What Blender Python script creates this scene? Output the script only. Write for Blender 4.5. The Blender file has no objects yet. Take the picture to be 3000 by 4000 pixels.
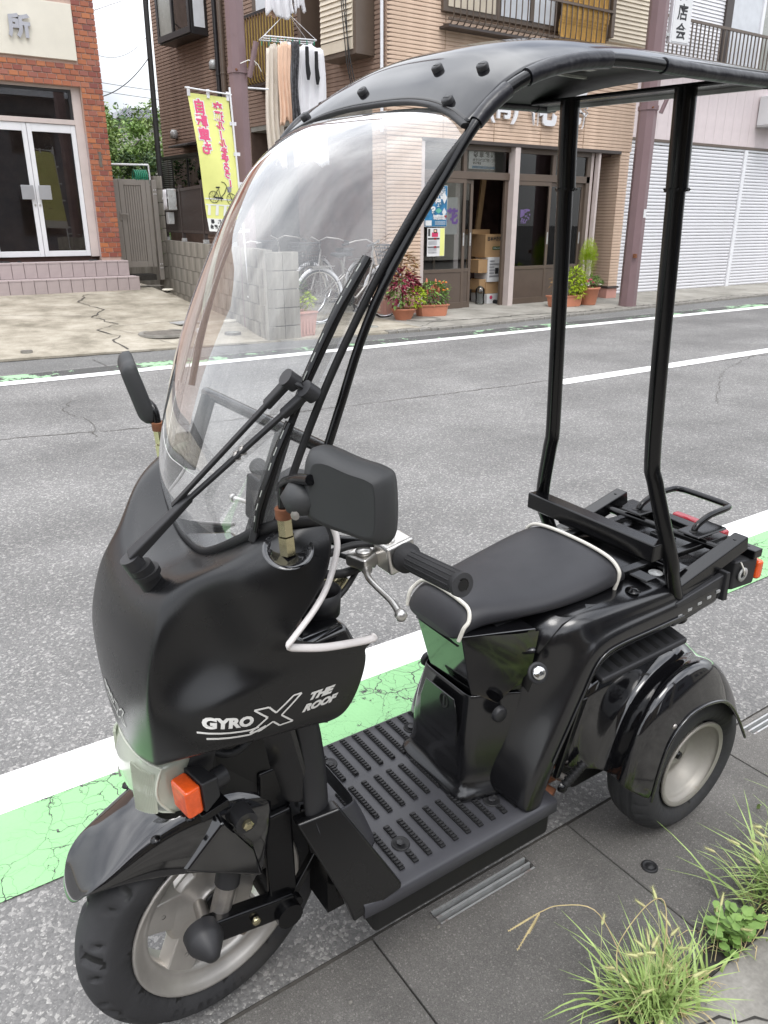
import bpy, bmesh, math, random
from math import sin, cos, pi, radians, sqrt, atan2
from mathutils import Vector, Matrix, noise
from mathutils.bvhtree import BVHTree
random.seed(7)
SC = bpy.context.scene
COL = SC.collection

# ---------------------------------------------------------------- camera
cd = bpy.data.cameras.new('camera')
cam = bpy.data.objects.new('camera', cd); COL.objects.link(cam)
cam.location = (0, 0, 1.44)
cam.rotation_euler = (radians(90 - 20.6), 0, radians(55.9 - 90))
cd.sensor_fit = 'HORIZONTAL'; cd.sensor_width = 36; cd.lens = 36.08
cd.clip_start = 0.05; cd.clip_end = 2000
SC.camera = cam

# ---------------------------------------------------------------- sky
SUN_EL, SUN_ROT = radians(62), radians(200)
w = bpy.data.worlds.new('World'); SC.world = w; w.use_nodes = True
nt = w.node_tree; nt.nodes.clear()
out = nt.nodes.new('ShaderNodeOutputWorld'); bg = nt.nodes.new('ShaderNodeBackground')
sky = nt.nodes.new('ShaderNodeTexSky'); sky.sky_type = 'NISHITA'; sky.sun_disc = False
sky.sun_elevation = SUN_EL; sky.sun_rotation = SUN_ROT
tc = nt.nodes.new('ShaderNodeTexCoord')
cn = nt.nodes.new('ShaderNodeTexNoise'); cn.inputs['Scale'].default_value = 2.2; cn.inputs['Detail'].default_value = 6
nt.links.new(tc.outputs['Generated'], cn.inputs['Vector'])
cr = nt.nodes.new('ShaderNodeValToRGB')                      # bright, uneven cloud deck
cr.color_ramp.elements[0].position = .34; cr.color_ramp.elements[0].color = (4.2, 4.4, 4.9, 1)
cr.color_ramp.elements[1].position = .66; cr.color_ramp.elements[1].color = (14.5, 14.6, 14.8, 1)
nt.links.new(cn.outputs['Fac'], cr.inputs['Fac'])
mx = nt.nodes.new('ShaderNodeMixRGB'); mx.inputs['Fac'].default_value = .82
nt.links.new(sky.outputs[0], mx.inputs[1]); nt.links.new(cr.outputs[0], mx.inputs[2])
sx = nt.nodes.new('ShaderNodeSeparateXYZ'); nt.links.new(tc.outputs['Generated'], sx.inputs[0])
gr = nt.nodes.new('ShaderNodeMapRange'); gr.inputs['From Min'].default_value = 0; gr.inputs['From Max'].default_value = 1      # an overcast sky is brightest overhead
gr.inputs['To Min'].default_value = .52; gr.inputs['To Max'].default_value = 1.65; nt.links.new(sx.outputs['Z'], gr.inputs['Value'])
vm = nt.nodes.new('ShaderNodeVectorMath'); vm.operation = 'SCALE'; nt.links.new(mx.outputs[0], vm.inputs[0]); nt.links.new(gr.outputs[0], vm.inputs['Scale'])
nt.links.new(vm.outputs[0], bg.inputs['Color']); bg.inputs['Strength'].default_value = .15
nt.links.new(bg.outputs[0], out.inputs[0])

sl = bpy.data.lights.new('sun', 'SUN'); sl.energy = 0.9; sl.angle = radians(22); sl.color = (1, .97, .93)
so = bpy.data.objects.new('sun', sl); COL.objects.link(so)
# light travels away from the sun; azimuth matches the sky
az = SUN_ROT
sd = Vector((sin(az) * cos(SUN_EL), cos(az) * cos(SUN_EL), sin(SUN_EL)))
so.rotation_euler = sd.to_track_quat('Z', 'Y').to_euler()
vs = SC.view_settings
vs.view_transform = 'Standard'; vs.look = 'None'; vs.gamma = 1; vs.use_curve_mapping = False; vs.exposure = 0.42

# ---------------------------------------------------------------- materials
def _n(t, kind, **kw):
    n = t.nodes.new('ShaderNode' + kind)
    for k, v in kw.items():
        if k in n.inputs.keys(): n.inputs[k].default_value = v
        else: setattr(n, k, v)
    return n

def rgb(c): return (c[0], c[1], c[2], 1)

def new_mat(name):
    m = bpy.data.materials.new(name); m.use_nodes = True
    t = m.node_tree; b = t.nodes['Principled BSDF']
    return m, t, b

def mat(name, col, rough=.5, metal=0., spec=.5, coat=0., var=.12, vscale=6., bump=0., bscale=60., bdist=.002,
        col2=None, randcol=None, wear=None, trans=0., sub=0., sheen=0.):
    """Procedural surface: base colour broken by two noises, uneven gloss and a fine relief."""
    m, t, b = new_mat(name); L = t.links
    co = _n(t, 'TexCoord').outputs['Object']
    n1 = _n(t, 'TexNoise', Scale=vscale, Detail=5.0, Roughness=.6); L.new(co, n1.inputs['Vector'])
    c1 = rgb([x * (1 - var) for x in col]); c2 = rgb([min(1, x * (1 + var)) for x in (col2 or col)])
    r = _n(t, 'ValToRGB'); r.color_ramp.elements[0].position = .3; r.color_ramp.elements[1].position = .7
    r.color_ramp.elements[0].color = c1; r.color_ramp.elements[1].color = c2
    L.new(n1.outputs['Fac'], r.inputs['Fac']); cout = r.outputs['Color']
    if randcol:
        oi = _n(t, 'ObjectInfo'); at = _n(t, 'Attribute', attribute_name='rnd')
        ad = _n(t, 'Math', operation='ADD'); L.new(oi.outputs['Random'], ad.inputs[0]); L.new(at.outputs['Fac'], ad.inputs[1])
        fr = _n(t, 'Math', operation='FRACT'); L.new(ad.outputs[0], fr.inputs[0])
        rr = _n(t, 'ValToRGB'); rr.color_ramp.interpolation = 'LINEAR'
        els = rr.color_ramp.elements
        for i, c in enumerate(randcol):
            p = i / (len(randcol) - 1)
            e = els[0] if i == 0 else els[1] if i == len(randcol) - 1 else els.new(p)
            if i == len(randcol) - 1: e = els[len(els) - 1]
            e.position = p; e.color = rgb(c)
        L.new(fr.outputs[0], rr.inputs['Fac'])
        mm = _n(t, 'MixRGB', blend_type='MULTIPLY', Fac=1.0); L.new(cout, mm.inputs[1]); L.new(rr.outputs[0], mm.inputs[2]); cout = mm.outputs[0]
    if wear:                                                   # (colour, scale, threshold)
        n3 = _n(t, 'TexNoise', Scale=wear[1], Detail=8.0, Roughness=.7); L.new(co, n3.inputs['Vector'])
        r3 = _n(t, 'ValToRGB'); r3.color_ramp.elements[0].position = wear[2]; r3.color_ramp.elements[1].position = min(1, wear[2] + .12)
        L.new(n3.outputs['Fac'], r3.inputs['Fac'])
        mm = _n(t, 'MixRGB', Color2=rgb(wear[0])); L.new(r3.outputs[0], mm.inputs[0]); L.new(cout, mm.inputs[1]); cout = mm.outputs[0]
    L.new(cout, b.inputs['Base Color'])
    n2 = _n(t, 'TexNoise', Scale=vscale * 2.7, Detail=4.0); L.new(co, n2.inputs['Vector'])
    rm = _n(t, 'MapRange'); rm.inputs['To Min'].default_value = max(.02, rough * .8); rm.inputs['To Max'].default_value = min(1, rough * 1.25)
    L.new(n2.outputs['Fac'], rm.inputs['Value']); L.new(rm.outputs[0], b.inputs['Roughness'])
    b.inputs['Metallic'].default_value = metal; b.inputs['Specular IOR Level'].default_value = spec
    b.inputs['Coat Weight'].default_value = coat; b.inputs['Coat Roughness'].default_value = .06
    b.inputs['Transmission Weight'].default_value = trans
    if sheen: b.inputs['Sheen Weight'].default_value = sheen
    if bump:
        n4 = _n(t, 'TexNoise', Scale=bscale, Detail=3.0); L.new(co, n4.inputs['Vector'])
        bp = _n(t, 'Bump', Strength=bump, Distance=bdist); L.new(n4.outputs['Fac'], bp.inputs['Height']); L.new(bp.outputs[0], b.inputs['Normal'])
    return m

def math_(t, op, a, b=None):
    n = _n(t, 'Math', operation=op)
    for i, v in enumerate((a, b)):
        if v is None: continue
        if isinstance(v, (int, float)): n.inputs[i].default_value = v
        else: t.links.new(v, n.inputs[i])
    return n.outputs[0]

def aggregate_mat(name, dark, mid, light, scale=95., stone=.16, patch=.18, paint=None, crack=0., crack_scale=7., edge=.5, bumpd=.0022, rough=.9, flat=0.):
    """Worn asphalt / washed concrete: cells of stone in a binder. paint=(colour) lays a worn coat on top,
    crack > 0 cuts it with an irregular crack net."""
    m, t, b = new_mat(name); L = t.links
    co = _n(t, 'TexCoord').outputs['Object']
    v = _n(t, 'TexVoronoi', Scale=scale); v.feature = 'F1'; L.new(co, v.inputs['Vector'])
    v2 = _n(t, 'TexVoronoi', Scale=scale * 2.6); L.new(co, v2.inputs['Vector'])
    sep = _n(t, 'SeparateColor'); L.new(v.outputs['Color'], sep.inputs[0])
    sep2 = _n(t, 'SeparateColor'); L.new(v2.outputs['Color'], sep2.inputs[0])
    r = _n(t, 'ValToRGB'); e = r.color_ramp.elements
    e[0].position = .0; e[0].color = rgb(dark); e[1].position = 1 - stone * .55; e[1].color = rgb(mid)
    q = e.new(1 - stone * .15); q.color = rgb(light)
    L.new(sep.outputs[0], r.inputs['Fac'])
    r2 = _n(t, 'ValToRGB'); e = r2.color_ramp.elements
    e[0].color = rgb(dark); e[1].position = .9; e[1].color = rgb(mid); q = e.new(.97); q.color = rgb(light)
    L.new(sep2.outputs[1], r2.inputs['Fac'])
    mm = _n(t, 'MixRGB', Fac=.5); L.new(r.outputs[0], mm.inputs[1]); L.new(r2.outputs[0], mm.inputs[2])
    n = _n(t, 'TexNoise', Scale=1.3, Detail=6.0, Roughness=.62); L.new(co, n.inputs['Vector'])
    mr = _n(t, 'MapRange'); mr.inputs['From Min'].default_value = .3; mr.inputs['From Max'].default_value = .7
    mr.inputs['To Min'].default_value = 1 - patch; mr.inputs['To Max'].default_value = 1 + patch * .6
    L.new(n.outputs['Fac'], mr.inputs['Value'])
    mu = _n(t, 'MixRGB', blend_type='MULTIPLY', Fac=1.0); L.new(mm.outputs[0], mu.inputs[1]); L.new(mr.outputs[0], mu.inputs[2])
    mp2 = _n(t, 'Mapping'); mp2.inputs['Scale'].default_value = (.14, 1.15, 1); L.new(co, mp2.inputs['Vector'])      # long wheel-worn bands
    nb = _n(t, 'TexNoise', Scale=1.0, Detail=4.0, Roughness=.55); L.new(mp2.outputs[0], nb.inputs['Vector'])
    mb_ = _n(t, 'MapRange'); mb_.inputs['From Min'].default_value = .35; mb_.inputs['From Max'].default_value = .65; mb_.inputs['To Min'].default_value = .86; mb_.inputs['To Max'].default_value = 1.1
    L.new(nb.outputs['Fac'], mb_.inputs['Value'])
    mv = _n(t, 'MixRGB', blend_type='MULTIPLY', Fac=1.0); L.new(mu.outputs[0], mv.inputs[1]); L.new(mb_.outputs[0], mv.inputs[2])
    col = mv.outputs[0]
    h = math_(t, 'MULTIPLY', sep.outputs[0], 1.0)
    h = math_(t, 'ADD', math_(t, 'SUBTRACT', 1.0, v.outputs['Distance']), math_(t, 'MULTIPLY', sep.outputs[0], .5))
    if paint:
        pn = _n(t, 'TexNoise', Scale=9.0, Detail=9.0, Roughness=.75); L.new(co, pn.inputs['Vector'])
        pm = _n(t, 'TexNoise', Scale=2.0, Detail=3.0); L.new(co, pm.inputs['Vector'])
        cover = math_(t, 'GREATER_THAN', math_(t, 'ADD', math_(t, 'MULTIPLY', pn.outputs['Fac'], .6), math_(t, 'MULTIPLY', pm.outputs['Fac'], .4)), edge)
        if crack:
            dn = _n(t, 'TexNoise', Scale=14.0, Detail=4.0); L.new(co, dn.inputs['Vector'])
            dm = _n(t, 'MixRGB', blend_type='LINEAR_LIGHT', Fac=.035); L.new(co, dm.inputs[1]); L.new(dn.outputs['Color'], dm.inputs[2])
            line = None
            for sc_, wd in ((crack_scale, crack), (crack_scale * 2.3, crack * .6)):
                ve = _n(t, 'TexVoronoi', Scale=sc_); ve.feature = 'DISTANCE_TO_EDGE'; L.new(dm.outputs[0], ve.inputs['Vector'])
                kn = _n(t, 'TexNoise', Scale=3.1, Detail=2.0); L.new(co, kn.inputs['Vector'])
                wv = math_(t, 'MULTIPLY', math_(t, 'MAXIMUM', math_(t, 'SUBTRACT', kn.outputs['Fac'], .38), 0.), wd * 7)
                ln = math_(t, 'GREATER_THAN', ve.outputs['Distance'], wv)
                line = ln if line is None else math_(t, 'MULTIPLY', line, ln)
            cover = math_(t, 'MULTIPLY', cover, line)
        pv = _n(t, 'TexNoise', Scale=5.0, Detail=4.0); L.new(co, pv.inputs['Vector'])
        pr = _n(t, 'ValToRGB'); pr.color_ramp.elements[0].color = rgb([x * .88 for x in paint]); pr.color_ramp.elements[1].color = rgb([min(.92, x * 1.08) for x in paint])
        L.new(pv.outputs['Fac'], pr.inputs['Fac'])
        dk = _n(t, 'MixRGB', blend_type='MULTIPLY', Fac=1.0, Color2=(.55, .55, .55, 1)); L.new(col, dk.inputs[1])
        mx = _n(t, 'MixRGB'); L.new(cover, mx.inputs[0]); L.new(dk.outputs[0], mx.inputs[1]); L.new(pr.outputs[0], mx.inputs[2]); col = mx.outputs[0]
        h = math_(t, 'ADD', math_(t, 'MULTIPLY', h, .35), math_(t, 'MULTIPLY', cover, .8))
    L.new(col, b.inputs['Base Color']); b.inputs['Roughness'].default_value = rough; b.inputs['Specular IOR Level'].default_value = .3
    bp = _n(t, 'Bump', Strength=.9 - flat, Distance=bumpd); L.new(h, bp.inputs['Height']); L.new(bp.outputs[0], b.inputs['Normal'])
    return m

def stained_mat(name, a, b_, c_, scale=1.2, bumpd=.002, rough=.9, streak=False):
    """Concrete with broad stains, pits and speckle."""
    m, t, b = new_mat(name); L = t.links
    tcn = _n(t, 'TexCoord'); co = tcn.outputs['Object']
    if streak:
        mp = _n(t, 'Mapping'); mp.inputs['Scale'].default_value = (3, 3, .35); L.new(co, mp.inputs['Vector']); cs = mp.outputs[0]
    else: cs = co
    n = _n(t, 'TexNoise', Scale=scale, Detail=9.0, Roughness=.68); L.new(cs, n.inputs['Vector'])
    r = _n(t, 'ValToRGB'); e = r.color_ramp.elements
    e[0].position = .33; e[0].color = rgb(a); e[1].position = .68; e[1].color = rgb(c_); q = e.new(.5); q.color = rgb(b_)
    L.new(n.outputs['Fac'], r.inputs['Fac'])
    s = _n(t, 'TexNoise', Scale=120.0, Detail=3.0); L.new(co, s.inputs['Vector'])
    mr = _n(t, 'MapRange'); mr.inputs['To Min'].default_value = .72; mr.inputs['To Max'].default_value = 1.25; L.new(s.outputs['Fac'], mr.inputs['Value'])
    mu = _n(t, 'MixRGB', blend_type='MULTIPLY', Fac=1.0); L.new(r.outputs[0], mu.inputs[1]); L.new(mr.outputs[0], mu.inputs[2])
    L.new(mu.outputs[0], b.inputs['Base Color']); b.inputs['Roughness'].default_value = rough; b.inputs['Specular IOR Level'].default_value = .25
    s2 = _n(t, 'TexNoise', Scale=45.0, Detail=6.0); L.new(co, s2.inputs['Vector'])
    bp = _n(t, 'Bump', Strength=.6, Distance=bumpd); L.new(s2.outputs['Fac'], bp.inputs['Height']); L.new(bp.outputs[0], b.inputs['Normal'])
    return m

def glass_mat(name, tint=(.93, .95, .95), ior=1.5, rough=.0, boost=1.0, haze=0., hazecol=(.8, .8, .8), even=False):
    """Thin sheet: Fresnel mirror over a clear, slightly tinted pane, with a streaky film for scratches and painted-in reflection haze."""
    m, t, b = new_mat(name); L = t.links; t.nodes.remove(b)
    o = t.nodes['Material Output']
    tr = _n(t, 'BsdfTransparent', Color=rgb(tint)); gl = _n(t, 'BsdfGlossy', Color=(1, 1, 1, 1), Roughness=rough)
    fr = _n(t, 'Fresnel', IOR=ior); f = math_(t, 'MINIMUM', math_(t, 'MULTIPLY', fr.outputs[0], boost), 1.0)
    mx = _n(t, 'MixShader'); L.new(f, mx.inputs[0]); L.new(tr.outputs[0], mx.inputs[1]); L.new(gl.outputs[0], mx.inputs[2])
    last = mx.outputs[0]
    if haze:
        co = _n(t, 'TexCoord').outputs['Object']
        mp = _n(t, 'Mapping'); mp.inputs['Scale'].default_value = (9, 26, 2.2); mp.inputs['Rotation'].default_value = (.5, .3, 0); L.new(co, mp.inputs['Vector'])
        n = _n(t, 'TexNoise', Scale=1.0, Detail=6.0, Roughness=.6); L.new(mp.outputs[0], n.inputs['Vector'])
        mr = _n(t, 'MapRange'); mr.inputs['From Min'].default_value = .42; mr.inputs['From Max'].default_value = .75
        mr.inputs['To Min'].default_value = haze * .25; mr.inputs['To Max'].default_value = haze * 1.8; L.new(n.outputs['Fac'], mr.inputs['Value'])
        df = _n(t, 'BsdfDiffuse', Color=rgb(hazecol)); tl = _n(t, 'BsdfTranslucent', Color=rgb(hazecol))
        ad = _n(t, 'MixShader', Fac=.5); L.new(df.outputs[0], ad.inputs[1]); L.new(tl.outputs[0], ad.inputs[2])
        m2 = _n(t, 'MixShader')
        if even: m2.inputs[0].default_value = haze
        else: L.new(mr.outputs[0], m2.inputs[0]); L.new(last, m2.inputs[1]); L.new(ad.outputs[0], m2.inputs[2]); last = m2.outputs[0]
    L.new(last, o.inputs['Surface'])
    return m

M = {}
def defmats():
    M['asphalt'] = aggregate_mat('asphalt', (.135, .133, .13), (.225, .219, .212), (.47, .455, .43), scale=120, stone=.36, patch=.24)
    M['asphalt_old'] = aggregate_mat('shoulder_asphalt', (.12, .12, .118), (.20, .198, .19), (.40, .39, .37), scale=140, stone=.2)
    M['white_paint'] = aggregate_mat('white_road_paint', (.10, .099, .098), (.205, .20, .193), (.5, .48, .45), scale=100, paint=(.84, .83, .81), edge=.335, bumpd=.0016)
    M['green_paint'] = aggregate_mat('green_road_paint', (.10, .099, .098), (.205, .20, .193), (.5, .48, .45), scale=100, paint=(.285, .545, .265), crack=.0065, crack_scale=8.5, edge=.375, bumpd=.0018)
    M['green_worn'] = aggregate_mat('worn_green_road_paint', (.12, .12, .118), (.20, .198, .19), (.4, .39, .37), scale=120, paint=(.33, .52, .32), edge=.535, bumpd=.0015)
    M['gutter'] = aggregate_mat('gutter_concrete', (.125, .119, .110), (.205, .195, .182), (.36, .34, .315), scale=330, stone=.16, patch=.40, bumpd=.0010)
    M['kerb'] = stained_mat('kerb_concrete', (.145, .138, .122), (.225, .213, .19), (.31, .295, .265), scale=4)
    M['apron'] = stained_mat('apron_concrete', (.20, .18, .14), (.36, .325, .262), (.50, .46, .385), scale=2.1, bumpd=.003)
    M['pave'] = stained_mat('shop_pavement', (.20, .19, .165), (.31, .295, .26), (.40, .38, .34), scale=1.6)
    M['crack'] = mat('crack_dirt', (.085, .078, .068), rough=1, var=.4, vscale=30)
    M['dirt'] = mat('dark_dirt', (.035, .032, .028), rough=1, var=.4, vscale=30)
    M['block'] = stained_mat('concrete_block', (.14, .125, .105), (.27, .25, .215), (.40, .375, .325), scale=2.2, streak=True)
    M['mortar'] = mat('pale_mortar', (.50, .36, .30), rough=.95, var=.15, bump=.4)
    M['brick'] = mat('glazed_brick', (1, 1, 1), rough=.42, var=.12, vscale=9, randcol=[(.33, .105, .065), (.45, .155, .07), (.27, .08, .06), (.50, .18, .075), (.38, .145, .10), (.25, .08, .065), (.42, .14, .075)], bump=.25, bscale=70)
    M['tile'] = mat('lilac_step_tile', (.42, .35, .345), rough=.55, var=.09, bump=.2, bscale=90)
    M['tile_joint'] = mat('tile_joint', (.20, .17, .165), rough=.95, var=.2)
    M['brown_siding'] = mat('brown_siding', (.25, .165, .125), col2=(.30, .205, .155), rough=.85, var=.12, vscale=5, bump=.9, bscale=38, bdist=.006)
    M['tan_siding'] = mat('tan_siding', (.55, .40, .295), col2=(.62, .465, .355), rough=.85, var=.13, vscale=2.2, bump=.9, bscale=34, bdist=.006)
    M['siding_gap'] = mat('siding_joint', (.15, .10, .078), rough=1, var=.2)
    M['tan_gap'] = mat('tan_siding_joint', (.38, .265, .19), rough=1, var=.2)
    M['lilac_panel'] = mat('lilac_wall_panel', (.66, .575, .575), rough=.6, var=.05)
    M['shutter_white'] = mat('white_shutter_slat', (.72, .715, .735), rough=.4, var=.07, vscale=1.5, wear=((.62,.61,.60), 3, .60))
    M['shutter_cream'] = mat('cream_shutter_slat', (.66, .58, .46), rough=.5, var=.06)
    M['alu_white'] = mat('white_aluminium', (.76, .76, .78), rough=.35, var=.04)
    M['alu_pinkish'] = mat('pale_post_paint', (.58, .50, .47), rough=.45, var=.06)
    M['alu_brown'] = mat('bronze_aluminium', (.115, .085, .065), rough=.38, var=.08)
    M['door_brown'] = mat('brown_door_panel', (.105, .077, .06), rough=.42, var=.07)
    M['dark_frame'] = mat('dark_window_frame', (.022, .02, .021), rough=.35, var=.1)
    M['dark_brown'] = mat('dark_brown_metal', (.05, .038, .034), rough=.4, var=.1)
    M['gate'] = mat('grey_brown_gate_metal', (.27, .245, .22), rough=.42, var=.05)
    M['pole_mauve'] = mat('mauve_pole_paint', (.205, .135, .14), rough=.42, var=.07, vscale=3, wear=((.14, .09, .08), 5, .66))
    M['cream'] = mat('cream_sign_board', (.74, .70, .60), rough=.5, var=.05, vscale=3)
    M['letter_grey'] = mat('grey_metal_letter', (.45, .45, .48), rough=.3, metal=.5, var=.05)
    M['letter_white'] = mat('white_letter', (.72, .72, .74), rough=.4, var=.03)
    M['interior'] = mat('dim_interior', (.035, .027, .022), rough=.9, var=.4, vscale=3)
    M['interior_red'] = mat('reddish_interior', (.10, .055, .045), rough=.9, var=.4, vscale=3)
    M['curtain'] = mat('white_lace_curtain', (.62, .64, .67), rough=.9, var=.07)
    M['window'] = glass_mat('window_glass', tint=(.80, .83, .83), ior=1.5, boost=1.8)
    M['window_dark'] = glass_mat('shop_glass', tint=(.93, .94, .93), ior=1.5, boost=1.3)
    M['frost'] = mat('frosted_glass', (.33, .34, .31), rough=.25, var=.12, spec=.6)
    M['acrylic'] = glass_mat('clear_acrylic', tint=(.93, .94, .945), ior=1.49, rough=.004, boost=2.5, haze=.12)  # haze is scratch streaks plus a painted whitish sky reflection
    M['yellow_awning'] = mat('yellow_cloth', (.70, .52, .16), rough=.85, var=.08)
    M['brown_stripe'] = mat('brown_stripe_cloth', (.12, .07, .04), rough=.8, var=.1)
    M['bamboo'] = mat('bamboo_blind', (.50, .29, .075), rough=.7, var=.35, vscale=25, bump=.5)
    M['cloth_white'] = mat('white_cloth', (.74, .73, .75), rough=.9, var=.04)
    M['cloth_peach'] = mat('peach_cloth', (.76, .52, .38), rough=.9, var=.08)
    M['cloth_cream'] = mat('cream_cloth', (.72, .65, .56), rough=.9, var=.06)
    M['cloth_black'] = mat('black_cloth', (.012, .012, .013), rough=.9, var=.2)
    M['banner'] = mat('yellow_banner_cloth', (.78, .79, .27), rough=.75, var=.04)
    M['banner_white'] = mat('banner_print_white', (.80, .80, .76), rough=.8, var=.03)
    M['banner_pink'] = mat('banner_print_pink', (.72, .10, .22), rough=.75, var=.03)
    M['print_black'] = mat('black_print', (.03, .03, .032), rough=.6, var=.1)
    M['print_purple'] = mat('purple_print', (.42, .24, .68), rough=.6, var=.05)
    M['paper'] = mat('white_paper', (.70, .70, .70), rough=.8, var=.03)
    M['carton'] = mat('brown_cardboard', (.40, .25, .125), rough=.85, var=.08)
    M['terracotta'] = mat('terracotta_plastic', (.52, .205, .12), rough=.5, var=.08)
    M['terracotta_pale'] = mat('faded_pink_pot', (.52, .27, .22), rough=.6, var=.08)
    M['soil'] = mat('potting_soil', (.04, .028, .02), rough=1, var=.4, vscale=60)
    M['leaf_lime'] = mat('lime_leaf', (.40, .52, .03), rough=.5, var=.25, vscale=20)
    M['leaf_green'] = mat('green_leaf', (.12, .24, .05), col2=(.21, .33, .08), rough=.55, var=.3, vscale=12)
    M['leaf_dark'] = mat('dark_green_leaf', (.035, .085, .03), col2=(.06, .12, .04), rough=.55, var=.35, vscale=4)
    M['leaf_mid'] = mat('mid_green_leaf', (.15, .25, .06), col2=(.24, .34, .10), rough=.6, var=.35, vscale=3)
    M['leaf_red'] = mat('crimson_leaf', (.17, .012, .035), col2=(.25, .03, .06), rough=.5, var=.35, vscale=30)
    M['leaf_mottled'] = mat('mottled_leaf', (.30, .30, .07), col2=(.30, .10, .07), rough=.5, var=.3, vscale=45)
    M['flower_orange'] = mat('orange_flower', (.75, .19, .03), rough=.7, var=.2)
    M['flower_salmon'] = mat('salmon_flower', (.72, .24, .14), rough=.7, var=.2)
    M['flower_pink'] = mat('magenta_flower', (.60, .04, .13), rough=.6, var=.2)
    M['straw'] = mat('dry_straw', (.52, .42, .22), rough=.8, var=.25, vscale=30)
    M['grass'] = mat('grass_blade', (.20, .32, .075), col2=(.36, .47, .16), rough=.5, var=.3, vscale=14)
    M['seed'] = mat('foxtail_bristle', (.62, .56, .30), col2=(.52, .55, .25), rough=.85, var=.2, vscale=40)
    M['galv'] = mat('galvanised_steel', (.46, .465, .46), rough=.5, metal=.35, var=.15, vscale=25, wear=((.16, .06, .025), 9, .56))
    M['rust'] = mat('rusty_steel', (.17, .065, .03), rough=.9, var=.35, vscale=40, bump=.5)
    M['iron'] = mat('cast_iron', (.16, .145, .125), rough=.8, metal=.2, var=.25, vscale=18, bump=.4)
    M['hose'] = mat('green_hose', (.02, .22, .13), rough=.35, var=.1)
    M['roof_tile'] = mat('grey_roof_tile', (.16, .165, .185), rough=.5, var=.2, vscale=5)
    M['plaster'] = mat('cream_plaster', (.62, .60, .52), rough=.9, var=.06)
    M['wire'] = mat('black_cable', (.03, .03, .03), rough=.6, var=.1)
    M['rope'] = mat('white_string', (.75, .74, .70), rough=.9, var=.05)
    # scooter
    M['satin'] = mat('satin_black_paint', (.0045, .0045, .005), rough=.27, spec=.55, var=.15, vscale=4, bump=.06, bscale=420, bdist=.0004)
    M['gloss'] = mat('gloss_black_paint', (.006, .006, .007), rough=.085, spec=.7, coat=.8, var=.1, vscale=4)
    M['roof_paint'] = mat('roof_black_acrylic', (.004, .004, .005), rough=.07, spec=.5, var=.1, vscale=4)
    M['semi'] = mat('semi_gloss_black_paint', (.007, .007, .008), rough=.21, spec=.7, coat=.15, var=.15, vscale=5)
    M['frame_black'] = mat('black_frame_enamel', (.0035, .0035, .004), rough=.17, spec=.42, var=.2, vscale=9, bump=.05, bscale=200)
    M['plastic'] = mat('black_textured_plastic', (.022, .022, .024), rough=.46, spec=.5, var=.12, vscale=8, bump=.25, bscale=600, bdist=.0004)
    M['mirror_plastic'] = mat('mirror_shell_plastic', (.032, .033, .034), rough=.55, spec=.45, var=.1, vscale=6, bump=.3, bscale=700, bdist=.0004)
    M['mirror_panel'] = mat('smooth_mirror_panel', (.029, .031, .031), rough=.57, spec=.4, var=.1, vscale=6)
    M['deck'] = mat('deck_plastic', (.042, .042, .048), rough=.42, spec=.5, var=.2, vscale=5, bump=.25, bscale=500, bdist=.0004, wear=((.065, .065, .07), 7, .62))
    M['rib'] = mat('deck_rib_plastic', (.012, .012, .013), rough=.6, var=.15)
    M['rubber'] = mat('tyre_rubber', (.038, .038, .040), rough=.72, spec=.35, var=.25, vscale=7, bump=.2, bscale=220, wear=((.045, .043, .040), 5, .60))
    M['seal'] = mat('black_rubber_seal', (.012, .012, .013), rough=.55, var=.2, bump=.6, bscale=250, bdist=.0008)
    M['tape'] = mat('black_wrapping_tape', (.010, .010, .014), rough=.32, var=.2, vscale=20, bump=.9, bscale=26, bdist=.004)
    M['seat'] = mat('black_vinyl', (.026, .026, .030), rough=.46, spec=.45, var=.08, vscale=9, bump=.5, bscale=900, bdist=.0005)
    M['piping'] = mat('cream_piping', (.72, .69, .62), rough=.5, var=.06, vscale=20)
    M['piping2'] = mat('white_edge_trim', (.70, .66, .64), rough=.45, var=.07, vscale=20)
    M['alu'] = mat('cast_aluminium', (.60, .585, .56), rough=.33, metal=.95, var=.08, vscale=12, bump=.15, bscale=300, bdist=.0004)
    M['wheel'] = mat('wheel_silver', (.56, .535, .50), rough=.38, metal=.7, var=.16, vscale=9, wear=((.24, .17, .11), 6, .63))
    M['wheel_rear'] = mat('rear_wheel_silver', (.36, .34, .305), rough=.5, metal=.35, var=.14, vscale=9, wear=((.30, .22, .14), 8, .66))
    M['steel'] = mat('worn_steel_tube', (.40, .375, .35), rough=.4, metal=.85, var=.2, vscale=22)
    M['zinc'] = mat('yellow_zinc_nut', (.52, .47, .30), rough=.25, metal=.95, var=.15, vscale=50)
    M['chrome'] = mat('chrome', (.75, .75, .75), rough=.08, metal=1, var=.04)
    M['amber'] = mat('amber_lens', (.80, .10, .012), rough=.16, spec=.6, coat=.6, var=.15, vscale=60, bump=.8, bscale=140, bdist=.001)
    M['red_lens'] = mat('red_lens', (.34, .012, .025), rough=.15, coat=.6, var=.1, vscale=40)
    M['lens'] = mat('headlamp_lens', (.60, .64, .53), rough=.10, spec=.6, coat=1., var=.12, vscale=9, trans=.25)
    M['reflector'] = mat('lamp_reflector', (.66, .68, .58), rough=.3, metal=.0, var=.2, vscale=14)
    M['decal'] = mat('silver_white_decal', (.66, .65, .62), rough=.35, var=.03)
    M['decal_black'] = mat('black_decal', (.01, .01, .01), rough=.3, var=.03)
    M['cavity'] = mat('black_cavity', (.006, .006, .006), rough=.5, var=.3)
defmats()

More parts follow.
